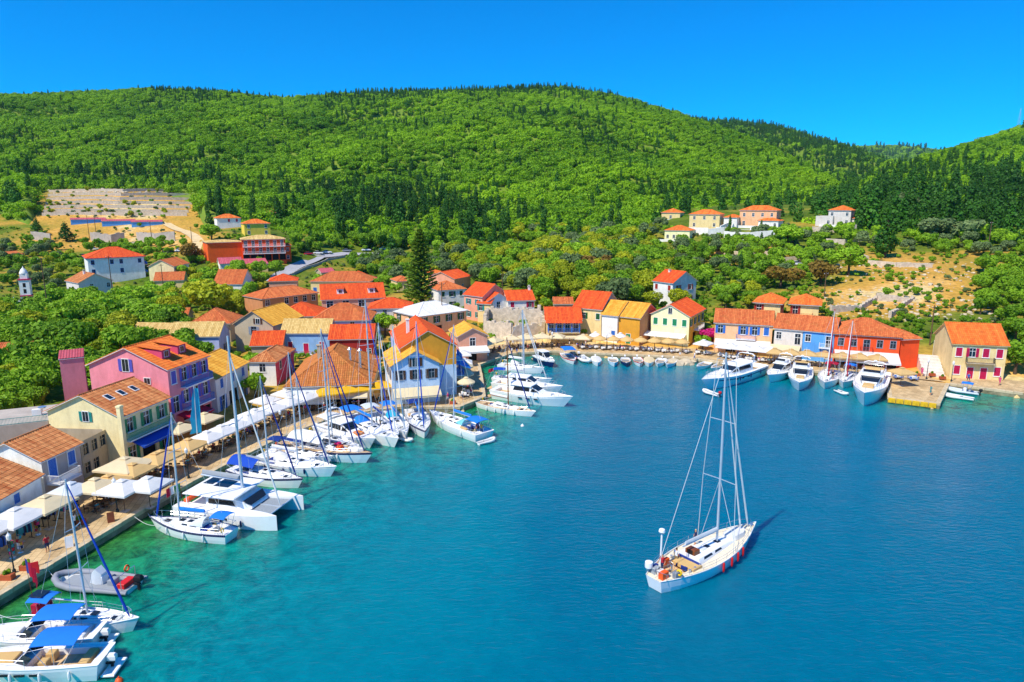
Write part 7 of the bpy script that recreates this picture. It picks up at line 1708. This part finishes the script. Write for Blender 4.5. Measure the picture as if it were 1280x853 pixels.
# blue clothed tables on the pier
pc = (pier[0] + pier[3])/2
for (px, py) in ((1122,474), (1141,476)):
    q = at_z(px, py, ZQ); table_set(q[0], q[1], QZ + .03, .3, 'blue', 'on the stone pier', 4, 0)
q = at_z(1128, 461, ZQ + 3.1); parasol(0, 0, 'tan', 'large tan parasol standing on the stone pier', 3.4, 2.5, None, .2, loc=(q[0], q[1], QZ + .03))
for (px, py) in ((18,716),(147,640),(236,598),(352,545),(500,503),(690,436),(758,438),(818,440),(1158,474),(1189,477)):
    lamp_post(px, py, dict([(18,'green lamp post beside the postcard racks'),(147,'lamp post at the white parasol terrace'),(236,'lamp post behind the catamaran'),(352,'lamp post before the white terrace'),(500,'lamp post under the blue gable house'),(690,'lamp post on the inner harbour quay'),(758,'lamp post before the golden roofed houses'),(818,'lamp post before the pale yellow house'),(1158,'lamp post at the foot of the white steps'),(1189,'lamp post at the corner of the yellow stone house')])[px])
# shop racks and boards on the near promenade
def rack(px, py, label, cols, rz=QA, h=1.7):
    q = at_z(px, py, ZQ); t_ = thing('display_rack', label, 'rack', q, rz); f = MB()
    for x in (-.7, .7): f.bx(x-.03, -.03, 0, x+.03, .03, h)
    f.bx(-.73, -.03, h-.05, .73, .03, h); f.bx(-.7, -.3, 0, -.64, .3, .05); f.bx(.64, -.3, 0, .7, .3, .05); f.build('frame', M['iron'], t_)
    for i in range(9):
        x = -.6 + i*.15; b = MB(); ln = random.uniform(.7, 1.15); b.loft([[(x-.05, -.16, h-.12), (x+.05, -.16, h-.12), (x+.05, .16, h-.12), (x-.05, .16, h-.12)], [(x-.06, -.24, h-.3), (x+.06, -.24, h-.3), (x+.06, .24, h-.3), (x-.06, .24, h-.3)], [(x-.06, -.26, h-ln), (x+.06, -.22, h-ln), (x+.06, .26, h-ln), (x-.06, .22, h-ln)]], closed=True); b.build('garment', M['k_' + random.choice(cols)], t_)
rack(6, 690, 'clothes rail with blue and white garments under the shop canopy', ['blue','white','navy']); rack(32, 676, 'clothes rail with mixed dark garments beside the shop', ['navy','teal','black']); rack(62, 655, 'clothes rail with navy garments by the cream canopy', ['navy','blue','black']); rack(82, 645, 'clothes rail with pale dresses outside the mauve house', ['white','pink','teal'])
def card_stand(px, py, label):
    q = at_z(px, py, ZQ); t_ = thing('card_stand', label, 'stand', q, QA); MB().lathe([(.3, 0), (.28, .05), (.03, .08), (.03, 1.75)], 8).build('post', M['steel'], t_)
    for k in range(4):
        for j in range(4):
            a = j*pi/2; c = MB(); c.bx(.14, -.2, .35 + k*.34, .17, .2, .62 + k*.34); o = c.build('card_panel', [M['k_' + random.choice(TOPS)]], t_); o.rotation_euler = (0, 0, a)
card_stand(16, 697, 'revolving postcard stand by the lamp post'); card_stand(26, 690, 'revolving postcard stand beside the clothes rail'); card_stand(48, 668, 'postcard stand between two shop canopies')
def aboard(px, py, label, m):
    q = at_z(px, py, ZQ); t_ = thing('sandwich_board', label, 'sign', q, QA + .8)
    for s in (-1, 1): b = MB(); b.add([(s*.3, -.32, 0), (s*.3, .32, 0), (s*.03, .32, 1.0), (s*.03, -.32, 1.0), (s*.27, -.32, 0), (s*.27, .32, 0), (s*.0, .32, 1.0), (s*.0, -.32, 1.0)], [(0,1,2,3),(7,6,5,4),(0,4,5,1),(1,5,6,2),(2,6,7,3),(3,7,4,0)]); b.build('board', m, t_)
aboard(44, 716, 'small red and white sandwich board at the quay edge', M['redplastic']); aboard(139, 652, 'brown sandwich board before the white parasols', M['teakd']); aboard(87, 683, 'white sandwich board standing alone on the promenade', M['white'])
def planter(px, py, label, s=.5):
    q = at_z(px, py, ZQ); t_ = thing('planter', label, 'planter', q); MB().tb(-s, -s*.6, s, s*.6, 0, .5, .04).build('box', M['terracotta'], t_); c = link('plant', LOWB[0][0], t_, (0, 0, .1)); c.scale = (.16*s*2, .12*s*2, .22)
for i, (px, py, lab) in enumerate(((34,712,'planter of dry flowers on the near promenade'), (10,724,'low planter bench by the lamp post'), (1146,470,'planter below the vermilion wing'), (1165,470,'planter at the white steps'), (1178,474,'yellow flower planter by the lamp post'), (100,655,'planter outside the mauve house'), (566,505,'planter at the corner quay'))): planter(px, py, lab)
# walkers
WK = [((98,640),'navy','khaki','walk','walker in navy top beside the mauve house'), ((94,662),'white','black','walk','walker in white shirt on the near promenade'), ((60,690),'red','navy','stand','person in red top near the sandwich board'), ((578,500),'white','navy','stand','person in white on the corner quay'), ((560,503),'pink','white','walk','walker in pink top under the blue house'), ((585,490),'red','black','walk','walker in red on the corner quay'),
      ((922,448),'blue','khaki','walk','walker in blue before the tawny house'), ((1152,470),'pink','pink','stand','person in pink dress by the planters'), ((1210,478),'blue','navy','walk','walker in blue before the yellow stone house'), ((1249,482),'pink','pink','walk','walker in pink dress by the leaning tree'), ((1163,494),'teal','teal','stand','woman in teal dress standing on the pier'), ((646,442),'black','blue','walk','walker in black on the inner harbour quay'), ((660,440),'red','khaki','walk','walker in red by the stone ruin'), ((640,444),'white','black','stand','person in white by the stone ruin'),
      ((850,446),'khaki','white','stand','person in khaki at the rocks'), ((868,450),'white','blue','walk','walker in white by the rocks'), ((610,448),'blue','white','walk','walker in blue by the orange gabled house'), ((216,612),'black','khaki','walk','waiter in black by the catamaran stern'), ((300,570),'yellow','navy','walk','person in yellow top behind the moored masts')]
for p, tp, bt, po, lab in WK:
    q = at_z(p[0], p[1], ZQ); person(lab, q, random.random()*6.28, po, tp, bt, BLOND if random.random() < .4 else None)
for i in range(16):
    k = random.choice((11, 12, 13)); p = qpt(k, random.random(), random.uniform(6.2, 8.5)); tp = random.choice(TOPS)
    person(f'stroller in {tp} top behind the inner harbour parasols', (p[0], p[1], max(ZQ, g1(*p))), random.random()*6.28, random.choice(('stand', 'walk')), tp, random.choice(['navy', 'khaki', 'white']), None, f'strollers in {tp} by the inner harbour')
# harbour rocks
for i, (px, py, s_) in enumerate(((842,453,1.6),(850,455,1.3),(858,454,1.8),(835,452,1.0),(866,453,1.1))):
    q = at_z(px, py, .1); o = link('harbour_rock', rock_mesh(50+i), None, (q[0], q[1], .0), i); o.scale = (s_, s_*.8, s_*.9); tag(o, 'rough pale rock at the water edge between the small boats', 'rock', 'rocks at the far quay')
# banner flag by the pink house
q = at_z(248, 566, ZQ); tb_ = thing('banner', 'tall turquoise furled banner on a pole at the quay edge', 'banner', q); MB().tube([(0,0,0),(.25,0,9.0)], .06, 6).build('pole', M['alu'], tb_)
b = MB(); b.loft([[(-.75*w_ - x0*1.2 + z_*.06, -.5*w_, z_), (.0 + .15*sin(z_*2) + z_*.05, .25, z_), (.8*w_ - x0 + z_*.05, .5*w_, z_)] for z_, w_, x0 in ((2.6, .75, .25), (3.4, .62, .1), (4.6, .70, .2), (6.0, .55, .1), (7.4, .50, .12), (8.6, .30, 0))], caps=(False, False)); b.build('cloth', M['c_cyan'], tb_, True)
# ensign hanging at the near promenade
q = at_z(62, 700, ZQ)
# ------------------------------------------------------------------ cars and poles
def car(px, py, label, col, rz):
    q = hit(px, py); t_ = thing('parked_car', label, 'car', (q[0], q[1], q[2] + .05), rz, 'parked cars')
    b = MB(); b.loft([[(x, -.82*w_, .3), (x, -.85*w_, h_*.7), (x, -.78*w_, h_), (x, .78*w_, h_), (x, .85*w_, h_*.7), (x, .82*w_, .3)] for x, w_, h_ in ((-2.1, .9, .72), (-1.9, 1, .9), (0, 1, .92), (1.3, 1, .88), (2.0, .92, .7), (2.15, .8, .55))], closed=False); b.build('body', mat('car_paint_' + col, dict(white='#e8e8e8', red='#b81c28', blue='#24509c', grey='#7c8288', black='#22252a')[col], .3, .05, 1, spec=.6), t_, True)
    g = MB(); g.loft([[(x, -.74*w_, .86), (x + dx, -.6*w_, h_), (x + dx, .6*w_, h_), (x, .74*w_, .86)] for x, w_, h_, dx in ((-1.75, 1, .9, .0), (-1.2, 1, 1.42, 0), (.2, 1, 1.45, 0), (1.05, .95, .9, 0))]); cb = g.build('cabin', M['winblack'], t_, True); MB().bx(-1.15, -.58, 1.43, .2, .58, 1.475).build('car_roof', _MC['car_paint_' + col], cb)
    for x in (-1.3, 1.3):
        for y in (-.8, .8):
            wv = MB(); wv.tube([(x, y-.1, .32), (x, y+.1, .32)], .32, 12); w_ = wv.build('wheel', M['black'], t_, True); MB().tube([(x, y-.105, .32), (x, y+.105, .32)], .18, 10).build('rim', M['steel'], w_)
for px, py, lab, col, rz in ((398,318,'white car parked at the forest side of the road','white',.1), (409,317,'second white car parked beside the road bend','white',.2), (434,315,'grey car parked on the upper road','grey',0), (458,314,'white van like car parked under the pines','white',.05), (386,319,'dark red car parked at the road bend','red',.4), (480,313,'blue car parked under the pines','blue',0), (193,316,'red car on the parking place above the apartment house','red',.3), (176,316,'grey car on the parking place beside the red car','grey',.2), (210,316,'black car on the parking place','black',.1), (226,315,'white car at the end of the parking place','white',.1),
    (118,313,'small white car near the concrete wall','white',.4), (105,322,'dark car among the olive bushes','black',.2), (1044,327,'blue car among the trees below the pale wall','blue',.2), (996,332,'white car on the slope below the villas','white',.1), (757,327,'blue car in the green grove','blue',.3)):
    car(px, py, lab, col, rz)
def pole(px, py, top, label, lean=0.0, arms=True):
    q = hit(px, py); d = math.dist((q[0], q[1]), (0, 0)); h_ = (py - top)*q[1]/FPX*1.02; t_ = thing('utility_pole', label, 'pole', (q[0], q[1], q[2] - .2), 0.5)
    MB().tube([(0,0,0),(lean,0,h_)], [.15, .10], 8).build('post', M['wood'], t_, True)
    if arms:
        MB().bx(-.8, -.05, h_-.5, .8, .05, h_-.4).build('crossarm', M['wood'], t_)
        for x in (-.7, 0, .7): MB().lathe([(.05, h_-.4), (.06, h_-.3), (.03, h_-.2)], 6, (x, 0, 0)).build('insulator', M['white'], t_)
for a in ((62,402,322,'leaning wooden utility pole in the left gardens'), (143,386,320,'wooden utility pole before the white apartment house'), (205,368,330,'wooden pole by the parasol terrace'), (121,300,272,'wooden pole by the concrete wall'), (112,300,270,'wooden pole beside the dark pine'), (190,304,278,'wooden pole above the concrete tank'), (240,304,284,'wooden pole beside the sandy track'), (553,412,352,'tall wooden pole behind the peach house'), (1162,432,380,'wooden pole above the vermilion wing'), (1235,312,278,'wooden pole on the upper meadow'), (1030,372,340,'thin pole by the brown trees'), (628,372,341,'grey metal pole in the grove')): pole(*a)
# graveyard with white bell turret
q = hit(34, 373); gt = thing('bell_turret', 'slim white bell turret with red bands at the graveyard', 'turret', q, .4); gt.scale = (1.25, 1.25, 1.3)
MB().bx(-1.1, -1.1, -1, 1.1, 1.1, 4.6).build('shaft', WALL['white'], gt); MB().bx(-1.25, -1.25, 4.6, 1.25, 1.25, 4.9).bx(-1.25, -1.25, .6, 1.25, 1.25, .9).build('band', SH['magenta'], gt); MB().bx(-.8, -.8, 4.9, .8, .8, 6.2).build('belfry', WALL['white'], gt); MB().lathe([(.95, 6.2), (.9, 6.5), (.6, 7.1), (.15, 7.6), (.04, 8.0)], 12).build('dome', WALL['white'], gt, True)
for s_ in range(2):
    MB().bx(-.3, -1.13 - .0, 1.4 + s_*1.5, .3, -1.103, 2.4 + s_*1.5).build('niche', M['dark'], gt)
gp = None
for i in range(14):
    q = hit(random.uniform(2, 24), random.uniform(378, 387))
    if gp is None:
        gp = thing('gravestone', 'white marble grave with cross in the graveyard', 'grave', q, .4, 'white graves'); MB().tb(-.5, -1, .5, 1, -.2, .35, .05).build('slab', WALL['white'], gp); MB().bx(-.08, .8, .35, .08, .95, 1.6).bx(-.35, .8, 1.1, .35, .95, 1.25).build('cross', WALL['white'], gp)
    else: copy_tree(gp, q, .4 + random.uniform(-.1, .1))
# white steps beside the yellow house
q = at_z(1166, 470, QZ); stp = thing('steps', 'broad whitewashed steps climbing beside the yellow stone house', 'steps', q, -.35)
for i in range(7): MB().bx(-1.5, i*1.0, -.5, 2.0, i*1.0 + 1.02, .25 + i*.38).build('step', WALL['greyw'], stp)
# distant transmission mast on the right hill and the white chapel at the pass
X = (1247-640)/FPX*700; z_ = float(HILLS[3].z(np.array([X]), np.array([700.0]))[0]); tm = thing('lattice_mast', 'thin lattice mast standing on the right hill', 'mast', (X, 700, z_))
b = MB()
for s1, s2 in ((1,1),(1,-1),(-1,1),(-1,-1)): b.tube([(s1*1.5, s2*1.5, -2), (0, 0, 22)], .18, 4)
b.build('lattice', M['steel'], tm)

# crew on the moored boats
def crew(boat_label, lx, ly, dz, label, top, bot, pose='stand'):
    for o in bpy.context.scene.objects:
        if o.get('label') == boat_label:
            a = o.rotation_euler[2]; dk = [c for c in o.children if c.name.startswith('deck')]; z = max(v.co.z for v in dk[0].data.vertices) if dk else .8
            zz = float(np.percentile([v.co.z for v in dk[0].data.vertices], 45)); person(label, (o.location.x + lx*cos(a) - ly*sin(a), o.location.y + lx*sin(a) + ly*cos(a), zz + dz), random.random()*6.28, pose, top, bot, BLOND if random.random() < .4 else None); return
crew('large modern white yacht with twin wheels and blue bimini', 1.0, 1.4, 0, 'man in white standing on the large modern yacht', 'white', 'khaki')
crew('white yacht moored bow to the quay with cyan bow cover and crowded stern', -4.6, .3, -.4, 'sailor in red at the crowded yacht stern', 'red', 'navy')
crew('white yacht moored bow to the quay with cyan bow cover and crowded stern', -4.0, -.5, -.4, 'sailor in blue at the crowded yacht stern', 'blue', 'black')
crew('white yacht moored bow to the quay with cyan bow cover and crowded stern', -5.2, -.1, -.4, 'sailor in yellow at the crowded yacht stern', 'yellow', 'navy')
crew('long white motor yacht with navy band and blue windscreen', -4.8, 0, -.4, 'person in orange red on the long motor yacht', 'red', 'white')
crew('white yacht with blue sail cover and dinghy at its bow', 1.5, -1.2, 0, 'sailor in teal on the blue covered yacht', 'teal', 'white')
crew('white sailboat with red mast and red canopy', 2.0, .8, 0, 'sailor in black on the red masted boat', 'black', 'khaki')
# ------------------------------------------------------------------ air
hz = MB(); hz.bx(-5200, -300, -420, 5200, 5600, 270); ho = hz.build('haze', [])
hm = bpy.data.materials.new('haze_air'); hm.use_nodes = True; hn = hm.node_tree.nodes; hn.remove(hn['Principled BSDF'])
pv = hn.new('ShaderNodeVolumePrincipled'); pv.inputs['Color'].default_value = (.45, .72, 1.0, 1); pv.inputs['Density'].default_value = 0.000035; pv.inputs['Anisotropy'].default_value = 0.0
hm.node_tree.links.new(pv.outputs[0], hn['Material Output'].inputs['Volume']); ho.data.materials.clear(); ho.data.materials.append(hm)
tag(ho, 'thin bluish air over the valley and hills', 'haze', kind='stuff')
SC.cycles.volume_bounces = 0
